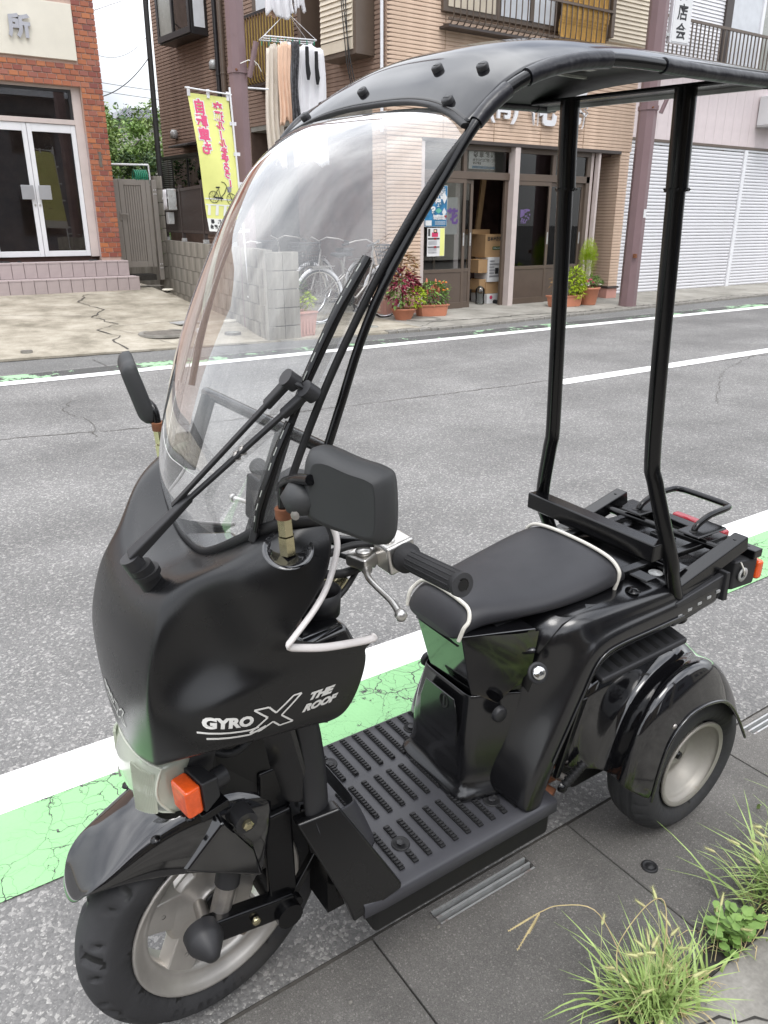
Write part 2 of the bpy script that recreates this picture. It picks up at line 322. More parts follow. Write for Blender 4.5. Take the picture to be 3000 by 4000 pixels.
# ---------------------------------------------------------------- geometry helpers
class MB:
    """Collects shapes into one mesh."""
    def __init__(s): s.v = []; s.f = []; s.sm = []; s.mi = []; s.cur = 0
    def add(s, vs, fs, smooth=False):
        o = len(s.v); s.v += [tuple(v) for v in vs]
        for f in fs: s.f.append([i + o for i in f]); s.sm.append(smooth); s.mi.append(s.cur)
        return s
    def box(s, a, b, mtx=None):
        x0, y0, z0 = a; x1, y1, z1 = b
        v = [(x0,y0,z0),(x1,y0,z0),(x1,y1,z0),(x0,y1,z0),(x0,y0,z1),(x1,y0,z1),(x1,y1,z1),(x0,y1,z1)]
        if mtx is not None: v = [tuple(mtx @ Vector(p)) for p in v]
        return s.add(v, [(0,3,2,1),(4,5,6,7),(0,1,5,4),(1,2,6,5),(2,3,7,6),(3,0,4,7)])
    def cbox(s, c, size, rot=(0,0,0), rz=0):
        m = Matrix.Translation(c) @ Matrix.Rotation(rot[2] + rz, 4, 'Z') @ Matrix.Rotation(rot[1], 4, 'Y') @ Matrix.Rotation(rot[0], 4, 'X')
        h = [q / 2 for q in size]
        return s.box((-h[0], -h[1], -h[2]), h, m)
    def hexa(s, p): return s.add(p, [(0,3,2,1),(4,5,6,7),(0,1,5,4),(1,2,6,5),(2,3,7,6),(3,0,4,7)])
    def tube(s, pts, r, n=10, closed=False, cap=True, flat=None, smooth=True):
        """Sweep a circle (or a flattened one: flat=(ry,rz)) along pts; r may be a list."""
        P = [Vector(p) for p in pts]; k = len(P)
        R = r if isinstance(r, (list, tuple)) else [r] * k
        T = []
        for i in range(k):
            a = P[(i - 1) % k] if (closed or i > 0) else P[i]; b = P[(i + 1) % k] if (closed or i < k - 1) else P[i]
            T.append((b - a).normalized())
        up = Vector((0, 0, 1)) if abs(T[0].z) < .9 else Vector((1, 0, 0))
        N = (up - T[0] * up.dot(T[0])).normalized(); vs = []
        for i in range(k):
            if i:
                ax = T[i - 1].cross(T[i])
                if ax.length > 1e-7: N = Matrix.Rotation(T[i - 1].angle(T[i]), 3, ax.normalized()) @ N
                N = (N - T[i] * N.dot(T[i])).normalized()
            B = T[i].cross(N)
            for j in range(n):
                t = 2 * pi * j / n
                if flat: d = N * (cos(t) * flat[0]) + B * (sin(t) * flat[1])
                else: d = (N * cos(t) + B * sin(t)) * R[i]
                vs.append(P[i] + d)
        fs = []
        for i in range(k if closed else k - 1):
            for j in range(n):
                a = i * n + j; b = i * n + (j + 1) % n; c = ((i + 1) % k) * n + (j + 1) % n; d = ((i + 1) % k) * n + j
                fs.append((a, b, c, d))
        s.add(vs, fs, smooth)
        if cap and not closed:
            s.add(vs[:n], [tuple(range(n))[::-1]]); s.add(vs[-n:], [tuple(range(n))])
        return s
    def beam(s, a, b, w, h, up=(0,0,1), taper=1.):
        """Rectangular bar from a to b, w across, h along up."""
        a, b = Vector(a), Vector(b); t = (b - a).normalized(); u = Vector(up); u = (u - t * u.dot(t)).normalized(); q = t.cross(u)
        v = []
        for p, k in ((a, 1.), (b, taper)):
            for sx, sz in ((-1,-1),(1,-1),(1,1),(-1,1)): v.append(p + q * (sx * w / 2 * k) + u * (sz * h / 2 * k))
        return s.add(v, [(0,3,2,1),(4,5,6,7),(0,1,5,4),(1,2,6,5),(2,3,7,6),(3,0,4,7)])
    def lathe(s, prof, c=(0,0,0), axis='Z', n=32, smooth=True, mtx=None):
        """Revolve (r, h) pairs; axis X, Y or Z."""
        vs = []; k = len(prof)
        for r, h in prof:
            for j in range(n):
                t = 2 * pi * j / n; a, b = r * cos(t), r * sin(t)
                p = (a, b, h) if axis == 'Z' else (a, h, b) if axis == 'Y' else (h, a, b)
                p = Vector(p) + Vector(c)
                vs.append(mtx @ p if mtx is not None else p)
        fs = [(i*n+j, i*n+(j+1)%n, (i+1)*n+(j+1)%n, (i+1)*n+j) for i in range(k-1) for j in range(n)]
        if axis == 'Y': fs = [f[::-1] for f in fs]
        s.add(vs, fs, smooth)
        return s
    def cyl(s, a, b, r, n=14, r2=None, smooth=True):
        return s.tube([a, b], [r, r if r2 is None else r2], n=n, smooth=smooth)
    def grid(s, rows, closed_u=False, smooth=True):
        n = len(rows[0]); vs = [p for r in rows for p in r]
        fs = [(i*n+j, i*n+(j+1)%n, (i+1)*n+(j+1)%n, (i+1)*n+j) for i in range(len(rows)-1) for j in range(n if closed_u else n-1)]
        return s.add(vs, fs, smooth)
    def prism(s, poly, y0, y1, plane='XZ', smooth=False):
        """Extrude a polygon; plane XZ extrudes along y, XY along z."""
        k = len(poly)
        f = (lambda p, d: (p[0], d, p[1])) if plane == 'XZ' else (lambda p, d: (p[0], p[1], d)) if plane == 'XY' else (lambda p, d: (d, p[0], p[1]))
        vs = [f(p, y0) for p in poly] + [f(p, y1) for p in poly]
        fs = [tuple(range(k))[::-1], tuple(range(k, 2*k))] + [(i, (i+1)%k, k+(i+1)%k, k+i) for i in range(k)]
        return s.add(vs, fs, smooth)
    def quad(s, a, b, c, d): return s.add([a, b, c, d], [(0,1,2,3)])
    def mesh(s, name, mats):
        me = bpy.data.meshes.new(name); me.from_pydata(s.v, [], s.f)
        me.polygons.foreach_set('use_smooth', s.sm)
        ms = mats if isinstance(mats, (list, tuple)) else [mats]
        for m in ms: me.materials.append(M[m] if isinstance(m, str) else m)
        if len(ms) > 1: me.polygons.foreach_set('material_index', s.mi)
        bm = bmesh.new(); bm.from_mesh(me); bmesh.ops.recalc_face_normals(bm, faces=bm.faces); bm.to_mesh(me); bm.free()
        me.update(); return me
    def build(s, name, mats, parent=None, bevel=0., sub=0, solid=0., seg=2, label=None, loc=None, kind=None):
        return link(name, s.mesh(name, mats), parent, bevel, sub, solid, seg, label, loc, kind)

def link(name, me, parent=None, bevel=0., sub=0, solid=0., seg=2, label=None, loc=None, kind=None):
    o = bpy.data.objects.new(name, me); COL.objects.link(o)
    if parent is not None: o.parent = parent
    if loc is not None: o.location = loc
    if solid: m = o.modifiers.new('s', 'SOLIDIFY'); m.thickness = solid; m.offset = -1
    if sub: m = o.modifiers.new('u', 'SUBSURF'); m.levels = m.render_levels = sub
    if bevel:
        m = o.modifiers.new('b', 'BEVEL'); m.width = bevel; m.segments = seg; m.limit_method = 'ANGLE'; m.angle_limit = radians(35)
        for p in me.polygons: p.use_smooth = True
        m.harden_normals = True
    if label: o['label'] = label
    if kind: o['kind'] = kind
    return o

def tag(o, label, cat, group=None, kind=None):
    o['label'] = label; o['category'] = cat
    if group: o['group'] = group
    if kind: o['kind'] = kind
    return o

def thing(name, label, cat, loc=(0,0,0), rz=0., group=None, rot=None):
    o = bpy.data.objects.new(name, None); COL.objects.link(o); o.location = loc
    o.rotation_euler = rot if rot else (0, 0, rz); o.empty_display_size = .1
    return tag(o, label, cat, group)

def structure(name, mb, mats, **k):
    o = mb.build(name, mats, **k); o['kind'] = 'structure'; return o

def group_empty(name, loc=(0,0,0), rz=0.):
    o = bpy.data.objects.new(name, None); COL.objects.link(o); o.location = loc; o.rotation_euler = (0,0,rz); o['kind'] = 'structure'; return o

_tc = {}
def text_mesh(body, size=1., depth=0., bold=0., shear=0., spacing=1.):
    """Letters as mesh in the XY plane, centred, from the program's own built-in font."""
    key = (body, size, depth, bold, shear, spacing)
    if key in _tc: return _tc[key]
    c = bpy.data.curves.new('text', 'FONT'); c.body = body; c.size = size; c.extrude = depth; c.offset = bold
    c.shear = shear; c.align_x = 'CENTER'; c.align_y = 'CENTER'; c.resolution_u = 3; c.space_character = spacing
    o = bpy.data.objects.new('text', c); COL.objects.link(o); bpy.context.view_layer.update()
    me = bpy.data.meshes.new_from_object(o.evaluated_get(bpy.context.evaluated_depsgraph_get()))
    bpy.data.objects.remove(o); bpy.data.curves.remove(c)
    v = [p.co.copy() for p in me.vertices]; f = [tuple(p.vertices) for p in me.polygons]
    bpy.data.meshes.remove(me); _tc[key] = (v, f)
    return v, f

def put_text(mb, body, origin, right, up, size, depth=0., bold=0., mirror=False, **k):
    v, f = text_mesh(body, size, depth, bold, **k)
    R, U = Vector(right).normalized(), Vector(up).normalized(); Nn = R.cross(U)
    vs = [Vector(origin) + R * (-p.x if mirror else p.x) + U * p.y + Nn * p.z for p in v]
    mb.add(vs, f)
    return mb

def gz(Y): return 0. if Y < 1.1 else .025 * (Y - 1.1)
def apz(Y): return gz(Y) + max(0, min(Y, 12.6) - 8.15) * .047
# ================================================================ THE GROUND
def strip(rows_y, x0, x1, zf, off=0., nx=1):
    """Sheet following the cross-fall of the street."""
    m = MB(); rows = []
    for i in range(nx + 1):
        x = x0 + (x1 - x0) * i / nx
        rows.append([(x, y, zf(y) + off) for y in rows_y])
    m.grid(rows, smooth=False); return m

structure('ground', MB().grid([[(x, y, z) for y, z in ((-300,-.10),(-4,-.10),(1.1,-.07),(8.1,.10),(20,.12),(300,.12))] for x in (-300,-20,0,20,300)], smooth=False), 'dirt')
structure('road', strip([1.036,1.1,2,3,4,5,6,7,7.62], -40, 60, gz, 0, 20), 'asphalt')
structure('road_shoulder', strip([7.62,8.6], -40, 60, gz, .0), 'asphalt_old')
structure('green_strip', strip([1.562,1.85], -40, 60, gz, .004), 'green_paint')
structure('edge_line', strip([1.85,2.008], -40, 60, gz, .0045), 'white_paint')
m = strip([4.731,4.895], 5.14, 11.2, gz, .0045)
structure('centre_line', m, 'white_paint')
structure('far_edge_line', strip([7.129,7.285], -40, 60, gz, .0045), 'white_paint')
structure('far_green_strip', strip([7.285,7.54], -40, 60, gz, .004), 'green_worn')

def ribbon(m, pts, w, zf, off, jit=.012, seg=.05):
    """A thin irregular dark line lying on a surface (crack, joint)."""
    P = [Vector((p[0], p[1], 0)) for p in pts]; Q = []
    for a, b in zip(P, P[1:]):
        k = max(1, int((b - a).length / seg))
        for i in range(k): Q.append(a.lerp(b, i / k))
    Q.append(P[-1]); vs = []
    for i, q in enumerate(Q):
        t = (Q[min(i+1, len(Q)-1)] - Q[max(i-1, 0)]).normalized(); nrm = Vector((-t.y, t.x, 0))
        q = q + nrm * random.uniform(-jit, jit); ww = w * random.uniform(.35, 1.15) / 2
        for sgn in (-1, 1):
            p = q + nrm * ww * sgn; vs.append((p.x, p.y, zf(p.y) + off))
    o = len(m.v); m.v += vs
    for i in range(len(Q) - 1): m.f.append([o+2*i, o+2*i+1, o+2*i+3, o+2*i+2]); m.sm.append(False); m.mi.append(0)
    return m
m = MB()
ribbon(m, [(-6,5.9),(.7,5.45),(2,5.15),(3.6,5.02),(5.1,4.93),(9,4.6)], .010, gz, .003, .012)
ribbon(m, [(1.2,5.2),(1.28,5.6),(1.18,6.0),(1.3,6.3)], .007, gz, .003, .02)
ribbon(m, [(7.5,6.1),(8.2,5.5),(9.4,4.6),(11,3.6)], .007, gz, .003, .02)
ribbon(m, [(5.7,3.6),(7.0,4.4),(8.3,4.8)], .006, gz, .003, .02)
for x in (1.9, 3.1, 4.9, 6.6, 8.3, 10, 11.8): ribbon(m, [(x,7.95),(x+.03,7.6),(x+.02,7.3)], .010, gz, .0052, .006)
structure('road_crack', m, 'crack')

# near gutter: precast cover slabs with a slotted grating in every other one
gut = group_empty('gutter')
def slab_mesh(slot):
    m = MB(); L_, W_ = .594, .430; x0, x1, y0, y1 = .145, .43, .375, .415
    if slot:
        o = [(0,0),(L_,0),(L_,W_),(0,W_)]; i_ = [(x0,y0),(x1,y0),(x1,y1),(x0,y1)]
        v = [(p[0],p[1],z) for z in (0,-.09) for p in o] + [(p[0],p[1],z) for z in (0,-.09) for p in i_]
        f = []
        for k in range(4): n = (k+1) % 4; f += [(k,n,8+n,8+k), (4+k,4+n,n,k), (8+k,8+n,12+n,12+k), (4+n,4+k,12+k,12+n)]
        m.add(v, f)
    else: m.box((0,0,-.09), (L_,W_,0))
    return m.mesh('gutter_slab', 'gutter')
ms = {True: slab_mesh(True), False: slab_mesh(False)}
for i in range(-3, 7):
    s = (i % 2 == 0)
    o = link('gutter_slab', ms[s], gut, loc=(.668 + .597 * i, .600, random.uniform(-.002, .001)), bevel=.004)
    if s:
        g = MB()
        for y in (.3772, .395, .4125): g.box((.146, y - .0028, -.028), (.429, y + .0028, -.003))
        g.box((.146,.377,-.034), (.429,.413,-.028)); 
        gg_ = g.build('grating', 'galv', o); g2 = MB()
        for k in range(10):
            x = random.uniform(.17, .41); g2.cbox((x, random.choice((.385,.403)), -.035), (random.uniform(.006,.014), .008, .012), rot=(random.random(), random.random(), random.random()))
        link('grit', g2.mesh('grit', 'kerb'), o)
structure('gutter_bed', MB().box((-8,.56,-.12), (9,1.05,-.095)), 'dirt')
structure('gutter_joint', MB().box((-8,1.026,-.09),(9,1.0385,-.005)), 'crack')
# kerb strip and footway on this side
kb = group_empty('footway')
x = -4.3
while x < 7:
    l = .598; MB().box((0,-.17,-.10), (l-.006,0,.008)).build('kerb_stone', 'kerb', kb, bevel=.006, loc=(x + .30, .565, 0)); x += .6
structure('near_footway', MB().grid([[(x, y, .006 if y > -3 else .012) for y in (-3.2,-1,.385)] for x in (-12,0,12)], smooth=False), 'kerb')
m = MB(); ribbon(m, [(1.0,.53),(1.12,.50),(1.2,.44),(1.23,.36)], .007, lambda y: 0, .0095, .006, .03)
structure('kerb_crack', m, 'dirt')

# far side: concrete apron in front of the office, shop pavement
def edgeY(X): return 8.25 - .085 * (X - 1.1) if X < 6.2 else 7.82 + .05 * (X - 6.2)
m = MB(); rows = []
for i in range(61):
    X = -14 + 20 * i / 60
    xx = min(X, 4.35)
    rows.append([(X if j < 1 else X, y, (apz(y) if X < 4.25 else gz(y)) + .022 + .006 * noise.noise((X * 1.1, y * 1.1, 0))) for j, y in enumerate([edgeY(X) + t for t in (0,.02,.5,1,1.5,2,2.5,3,3.5,4,4.6,6)])])
m.grid(rows, smooth=True)
m.grid([[(p[0][0], p[0][1], p[0][2] - .06), p[0]] for p in [[r[0]] for r in rows]], smooth=False)
structure('office_apron', m, 'apron')
m = MB(); rows = []
for i in range(81):
    X = 4.0 + 26 * i / 80; e = edgeY(X) + random.uniform(-.02, .02)
    rows.append([(X, y, gz(y) + .02 + (.02 if y > e + .3 else 0) * 0) for y in (e, e + .04, e + .6, e + 1.2, 10.5, 13)])
m.grid(rows, smooth=False)
m.grid([[(r[0][0], r[0][1], r[0][2] - .06), r[0]] for r in rows], smooth=False)
structure('shop_pavement', m, 'pave')
m = MB()
cz = lambda y: apz(y) + .022
ribbon(m, [(2.9,11.9),(2.6,11.3),(2.75,10.6),(2.5,10.1),(2.62,9.6),(2.35,9.3),(2.45,8.9),(2.3,8.6),(2.35,8.2)], .022, cz, .007, .03, .09)
ribbon(m, [(.2,11.1),(1.3,10.7),(2.6,10.15)], .012, cz, .007, .02, .09)
ribbon(m, [(2.62,9.45),(3.1,9.5),(3.7,9.55)], .012, cz, .007, .02, .08)
ribbon(m, [(2.5,9.3),(2.75,8.7),(2.85,8.2)], .008, cz, .007, .01, .08)
ribbon(m, [(1.2,11.9),(3.0,11.85),(3.85,11.9)], .010, cz, .007, .01, .09)
ribbon(m, [(0,8.34),(1.1,8.255),(2.3,8.15),(3.6,8.03)], .035, gz, .0055, .01, .1)
structure('apron_crack', m, 'crack')
m = MB(); pz = lambda y: gz(y) + .02
ribbon(m, [(6.4,8.35),(7.2,8.25),(8.1,8.27),(9.0,8.12),(10.1,8.2),(11.6,8.25),(13.5,8.42)], .035, pz, .004, .03, .06)
ribbon(m, [(5.3,8.0),(6.0,8.05),(6.4,8.3),(6.5,8.8)], .012, pz, .004, .02, .06)
structure('pavement_crack', m, 'crack')
# broken edge stones beside the shop
es = group_empty('pavement_edge')
x = 5.4
while x < 15:
    l = random.uniform(.10, .3); e = edgeY(x)
    MB().box((0,-.05,-.03),(l - .012, .05 + random.uniform(0,.03), .012)).build('edge_stone', 'kerb', es, bevel=.008, loc=(x, e + .03, gz(e) + .018 + random.uniform(0,.008))); es.children[-1].rotation_euler.z = random.uniform(-.08,.08); x += l

def disc(name, label, cat, x, y, r, mt, z, h=.006, group=None, ring=None):
    m = MB().lathe([(0,h),(r*.92,h),(r,h*.5),(r,-.01)], n=28, smooth=False)
    o = m.build(name, mt, loc=(x, y, z)); tag(o, label, cat, group)
    if ring: MB().lathe([(r*1.02,h),(r*1.25,h+.002),(r*1.28,-.01)], n=32, smooth=False).build('rim', ring, o)
    return o
disc('manhole_cover', 'round iron manhole cover in the beige concrete apron, crack running into it', 'manhole cover', 2.95, 8.83, .235, 'iron', apz(8.83)+.026, .012, ring='kerb')
disc('manhole_cover', 'flat round manhole lid in the shop pavement in front of the celosia planter', 'manhole cover', 6.45, 8.6, .2, 'pave', gz(8.6)+.024, .006, ring='kerb')
disc('round_plug', 'small dark round cap at the road edge of the apron, left of the crack', 'drain cap', 1.40, 8.46, .045, 'iron', apz(8.46)+.02, .02, ring='kerb')
disc('round_plug', 'cream round cap on the ground beside the mauve pole, nearest the wall', 'drain cap', 3.95, 9.28, .085, 'cream', apz(9.28)+.03, .01)
disc('round_plug', 'pale blue round cap on the ground, front right of the manhole', 'drain cap', 3.66, 8.55, .075, 'frost', apz(8.55)+.03, .012, ring='iron')
disc('round_plug', 'small white domed cap between manhole and blue cap', 'drain cap', 3.37, 8.80, .055, 'paper', apz(8.8)+.03, .03)
disc('round_plug', 'pale blue round cap in the shop pavement, left of the bowl of coleus', 'drain cap', 5.47, 8.33, .07, 'frost', gz(8.33)+.026, .008)
disc('round_plug', 'cream oval cap near the foot of the grey gate post', 'drain cap', 4.12, 12.0, .085, 'cream', apz(12.0)+.03, .008)
o = MB().box((-.18,-.12,0),(.18,.12,.012)).build('meter_lid', 'galv', loc=(3.42, 9.35, apz(9.35)+.028)); o.rotation_euler.z = .2; tag(o, 'rectangular grey meter lid on the apron behind the round caps', 'meter lid')
o = MB().box((-.16,-.12,0),(.16,.12,.008)).build('meter_lid', 'frost', loc=(4.95, 8.95, gz(8.95)+.026)); tag(o, 'pale rectangular lid in the pavement by the bicycles', 'meter lid')
o = MB().box((-.2,-.1,0),(.2,.1,.006)).build('drain_grate', 'iron', loc=(3.98, 12.45, apz(12.4)+.03)); tag(o, 'dark square drain lid before the grey slatted gate', 'drain grate')
o = MB().lathe([(0,.006),(.006,.006),(.008,.003),(.014,.003),(.016,.006),(.019,.004),(.020,0)], n=20).build('rubber_cap', 'seal', loc=(1.322,.822,0)); tag(o, 'small black rubber cap lying on the gutter slab by the grass', 'cap')
rg = random.Random(3)
for i, (x, y) in enumerate([(.93,.79),(.55,.93),(1.05,.86),(.80,.97),(.40,.82)]):
    m = MB(); r = rg.uniform(.003,.0065); m.lathe([(0,-r),(r*.9,-r*.5),(r,0),(r*.7,r*.7),(0,r)], n=6, smooth=False)
    o = m.build('pebble', 'kerb', loc=(x, y, r*.8)); o.scale = (1, .7, .8)
    tag(o, 'tiny pale stone chip lying loose on the gutter slabs', 'stone', 'stone chips on the gutter slabs')

# ================================================================ OFFICE (left)
off = thing('office_building', 'orange brick office with white glazed double door and blank cream sign board', 'building', (0, 12.72, 0))
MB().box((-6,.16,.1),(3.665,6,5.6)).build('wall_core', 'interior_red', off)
m = MB()
m.box((3.385,.012,.90),(3.68,.16,3.26)); m.box((-6,.012,3.26),(3.68,.16,5.6)); m.box((-6,.012,.9),(1.72,.16,3.26)); m.box((3.668,.16,.5),(3.69,6,5.6))
m.build('mortar_bed', 'mortar', off)
bricks = []
z = .945; row = 0
while z < 4.95:
    zt = z + .0625; x = 3.69; first = True
    while x > .9:
        l = .055 if (first and row % 2 == 0) else .1175; first = False; a = x - l
        lim = 3.385 if zt < 3.27 else 3.376 if 3.52 < z < 4.27 else 0
        if lim and a < lim:
            if x - lim > .015: bricks.append((lim, x, z, zt))
            break
        bricks.append((a, x, z, zt)); x = a - .0075
    z += .0722; row += 1
def vis(b): return (b[1] > 1.9 and b[2] < 4.35)
bricks.sort(key=lambda b: not vis(b))
bm_cache = {}
for i, b in enumerate(bricks[:299]):
    k = round(b[1] - b[0], 3)
    if k not in bm_cache:
        d = .004; q = MB(); q.hexa([(0,0.012,0),(k,0.012,0),(k,.012,.0625),(0,.012,.0625),(d,0,d),(k-d,0,d),(k-d,0,.0625-d),(d,0,.0625-d)]); bm_cache[k] = q.mesh('brick', 'brick')
    o = link('brick', bm_cache[k], off, loc=(b[0], random.uniform(-.003,.001), b[2]))
m = MB(); rn = []
for b in bricks[299:]:
    m.hexa([(b[0],.012,b[2]),(b[1],.012,b[2]),(b[1],.012,b[3]),(b[0],.012,b[3]),(b[0]+.003,0,b[2]+.003),(b[1]-.003,0,b[2]+.003),(b[1]-.003,0,b[3]-.003),(b[0]+.003,0,b[3]-.003)]); rn += [random.random()] * 6
me = m.mesh('bricks_beyond', 'brick'); at = me.attributes.new('rnd', 'FLOAT', 'FACE'); at.data.foreach_set('value', rn[:len(me.polygons)])
link('brick_rows', me, off, kind='stuff')
MB().box((3.383,.02,.95),(3.3865,.155,2.66)).build('jamb_tiles', 'tile', off)
sb = MB().box((-3,-.03,3.575),(3.372,.02,4.262)).build('sign_board', 'cream', off, bevel=.006)
m = MB(); put_text(m, '所', (2.655,-.062,3.90), (1,0,0), (0,0,1), .285, depth=.010, bold=.012); m.build('letter', 'letter_grey', sb)
# frame, transom, doors
yf = .13
fr = MB(); fr.box((3.262,yf-.03,.955),(3.383,.16,3.258)); fr.box((1.70,yf-.03,3.222),(3.262,.16,3.258)); fr.box((1.70,yf-.035,2.765),(3.262,.16,2.83)); fr.build('door_frame', 'alu_pinkish', off, bevel=.004)
fr = MB(); fr.box((3.225,yf+.0,2.83),(3.262,.16,3.222)); fr.box((1.70,yf,3.19),(3.225,.16,3.222)); fr.build('transom_bead', 'dark_frame', off)
MB().box((1.72,yf+.02,2.83),(3.225,yf+.026,3.19)).build('transom_pane', 'window', off)
for a, b, zt in ((2.10,2.42,3.16),(2.62,3.14,3.12)): MB().box((a,yf+.031,2.84),(b,yf+.036,zt)).build('notice_paper', 'paper', off)
def leaf(x0, x1, hs):
    d = MB(); t = .062
    d.box((x0,yf-.02,.965),(x0+t,yf+.025,2.762)); d.box((x1-t,yf-.02,.965),(x1,yf+.025,2.762)); d.box((x0+t,yf-.018,2.655),(x1-t,yf+.023,2.762)); d.box((x0+t,yf-.018,.965),(x1-t,yf+.023,1.045))
    o = d.build('door_leaf', 'alu_white', off, bevel=.004)
    MB().box((x0+t,yf,1.045),(x1-t,yf+.006,2.655)).build('pane', 'window', o)
    px = (x1-.20, x1-.03) if hs > 0 else (x0+.03, x0+.20)
    MB().box((px[0],yf-.075,1.755),(px[1],yf-.068,1.945)).build('push_plate', 'letter_grey', o, bevel=.008)
    h = MB(); h.cyl(((px[0]+px[1])/2,yf-.07,1.85),((px[0]+px[1])/2,yf-.02,1.85),.012); h.build('plate_stem', 'letter_grey', o)
    h = MB().cyl((x1-.03 if hs>0 else x0+.03,yf-.02,1.68),(x1-.03 if hs>0 else x0+.03,yf-.03,1.68),.014); h.build('lock', 'alu', o)
leaf(1.93, 2.588, 1); leaf(2.594, 3.258, -1)
m = MB().box((3.515,-.008,2.215),(3.555,.002,2.42)); nb = m.build('name_plate', 'iron', off)
# behind the glass
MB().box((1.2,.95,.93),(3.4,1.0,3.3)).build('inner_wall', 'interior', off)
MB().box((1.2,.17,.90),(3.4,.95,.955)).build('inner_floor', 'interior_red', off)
m = MB()
rows = []
for i in range(7):
    zz = 2.28 - i * .115; wv = .07 + .05 * sin(i * .8)
    rows.append([(2.30 + wv * 1.1 * (k / 6 - .5) * 2 + .02 * sin(i), .42 + .035 * cos(k * 2.1 + i), zz) for k in range(7)])
m.grid(rows); ct = m.build('hanging_coat', 'flower_pink', solid=.01, loc=(0,12.72,0)); tag(ct, 'dark pink coat hanging inside behind the left glass door', 'coat')
ct.data.materials[0] = M['interior_red'] if False else mat('crimson_coat_cloth', (.22, .02, .06), rough=.85, var=.2)
# steps
st = thing('entrance_steps', 'two lilac tiled steps below the office glass door', 'steps', (0, 0, 0))
m = MB(); m.box((1.0,12.17,.2),(3.745,12.74,.667)); m.box((1.0,12.47,.2),(3.695,12.74,.887)); m.build('step_core', 'tile_joint', st)
tmc = {}
def tile(x, y0, y1, z0, z1, w_):
    MB().box((0,0,0),(w_,y1-y0,z1-z0)).build('tile', 'tile', st, bevel=.003, loc=(x,y0,z0))
for i in range(15):
    x = 3.757 - .1665 * (i + 1)
    tile(x, 12.15, 12.175, .43, .655, .160); tile(x, 12.148, 12.468, .658, .68, .161)
    x = 3.707 - .1665 * (i + 1)
    tile(x, 12.45, 12.475, .683, .872, .160); tile(x, 12.448, 12.735, .875, .90, .161)
m = MB(); 
for k, (x, y, r) in enumerate(((3.22,12.70,.05),(3.28,12.71,.035),(2.02,12.70,.06),(1.95,12.69,.05),(2.2,12.71,.035))): m.lathe([(0,.022),(r*.6,.018),(r,0)], c=(x,y,.90), n=9)
o = m.build('black_rag', 'cloth_black'); tag(o, 'black cloth wads lying at the foot of the office door', 'rag')

# ================================================================ GATE, GARDEN WALL
ga = thing('slatted_gate', 'tall grey brown metal gate with vertical slats beside the brick office', 'gate', (3.80, 13.15, 0))
for a, b in ((0,.085),(.09,.165),(.435,.51),(.515,.58)): MB().box((a,0,.76),(b,.045,2.08)).build('stile', 'gate', ga, bevel=.003)
MB().box((.165,.003,1.995),(.435,.042,2.08)).build('rail', 'gate', ga, bevel=.003); MB().box((.165,.003,.76),(.435,.042,.845)).build('rail', 'gate', ga, bevel=.003)
sm_ = MB().box((0,.012,.845),(.027,.032,1.995)).mesh('slat', 'gate')
for i in range(7): link('slat', sm_, ga, loc=(.176 + i * .0372, 0, 0))
m = MB(); m.box((.052,-.015,1.47),(.085,0,1.62)); h = m.build('lock_plate', 'gate', ga, bevel=.004); MB().box((.06,-.05,1.555),(.18,-.03,1.575)).build('handle', 'gate', h, bevel=.004)
gp = MB().box((.612,-.01,.55),(.685,.06,2.08)).build('post', 'gate', ga, bevel=.004)
m = MB(); 
for x, z in ((.635,1.93),(.665,1.93),(.635,1.87),(.665,1.87),(.635,.80),(.665,.80),(.635,.74),(.665,.74)): m.lathe([(.008,0),(.008,-.006),(0,-.007)], c=(x,-.011,z), axis='Y', n=8)
m.build('bolt', 'alu_white', gp)
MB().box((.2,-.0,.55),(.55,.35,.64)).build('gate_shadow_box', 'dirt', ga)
m = MB(); m.tube([(3.55,13.3,2.29),(4.44,13.3,2.305)], .016, n=8); m.tube([(4.44,13.3,2.305),(4.45,13.3,2.0)], .014, n=8); o = m.build('pipe_rail', 'alu_white'); tag(o, 'thin cream pipe rail rising behind the grey gate', 'pipe')
hs = thing('hose_coil', 'green garden hose hung in loops over the gate', 'hose', (4.27, 13.24, 2.15))
for i in range(7):
    m = MB(); x = -.09 + i * .03; m.tube([(x + .012*cos(t)*0, .09*cos(t), .10*sin(t) - .03) for t in [2*pi*k/14 for k in range(14)]], .011, n=7, closed=True); m.build('loop', 'hose', hs)

W0 = Vector((4.62, 13.42)); Wd = Vector((-.77, -5.35)).normalized(); wang = atan2(Wd.y, Wd.x)
bw = thing('block_wall', 'low stained concrete block wall running from the gate toward the road', 'wall', (W0.x, W0.y, 0), wang)
# local x runs toward the road, local y into the house yard
bmesh_b = MB().box((0,0,0),(.392,.12,.192)).mesh('block', 'block'); bmesh_h = MB().box((0,0,0),(.19,.12,.192)).mesh('block', 'block')
MB().box((-.02,.01,.0),(5.44,.11,1.16)).build('mortar_core', 'block', bw)
for r in range(5):
    z = .975 - r * .2; k = 0; x = 0 if r % 2 == 0 else -.002
    if r % 2: link('block', bmesh_h, bw, loc=(0,0,z)); x = .2
    while x < 5.2:
        w_ = 1 if x + .4 > 5.42 else 0
        link('block', bmesh_h if w_ else bmesh_b, bw, loc=(x, random.uniform(-.002,.002), z)); x += .2 if w_ else .4
pi_ = thing('gate_pier', 'narrow pier of stacked concrete blocks between gate and garden fence', 'pier', (4.50, 13.28, 0))
bpm = MB().box((0,0,0),(.135,.19,.192)).mesh('block', 'block')
for k in range(9): link('block', bpm, pi_, loc=(0,0,1.955 - k*.2), bevel=.004)
ep = thing('end_pier', 'stubby pale concrete block pier at the road end of the wall, behind the windscreen', 'pier', (3.88, 8.02, 0), 0)
bpm = MB().box((0,0,0),(.195,.12,.192)).mesh('block', 'block')
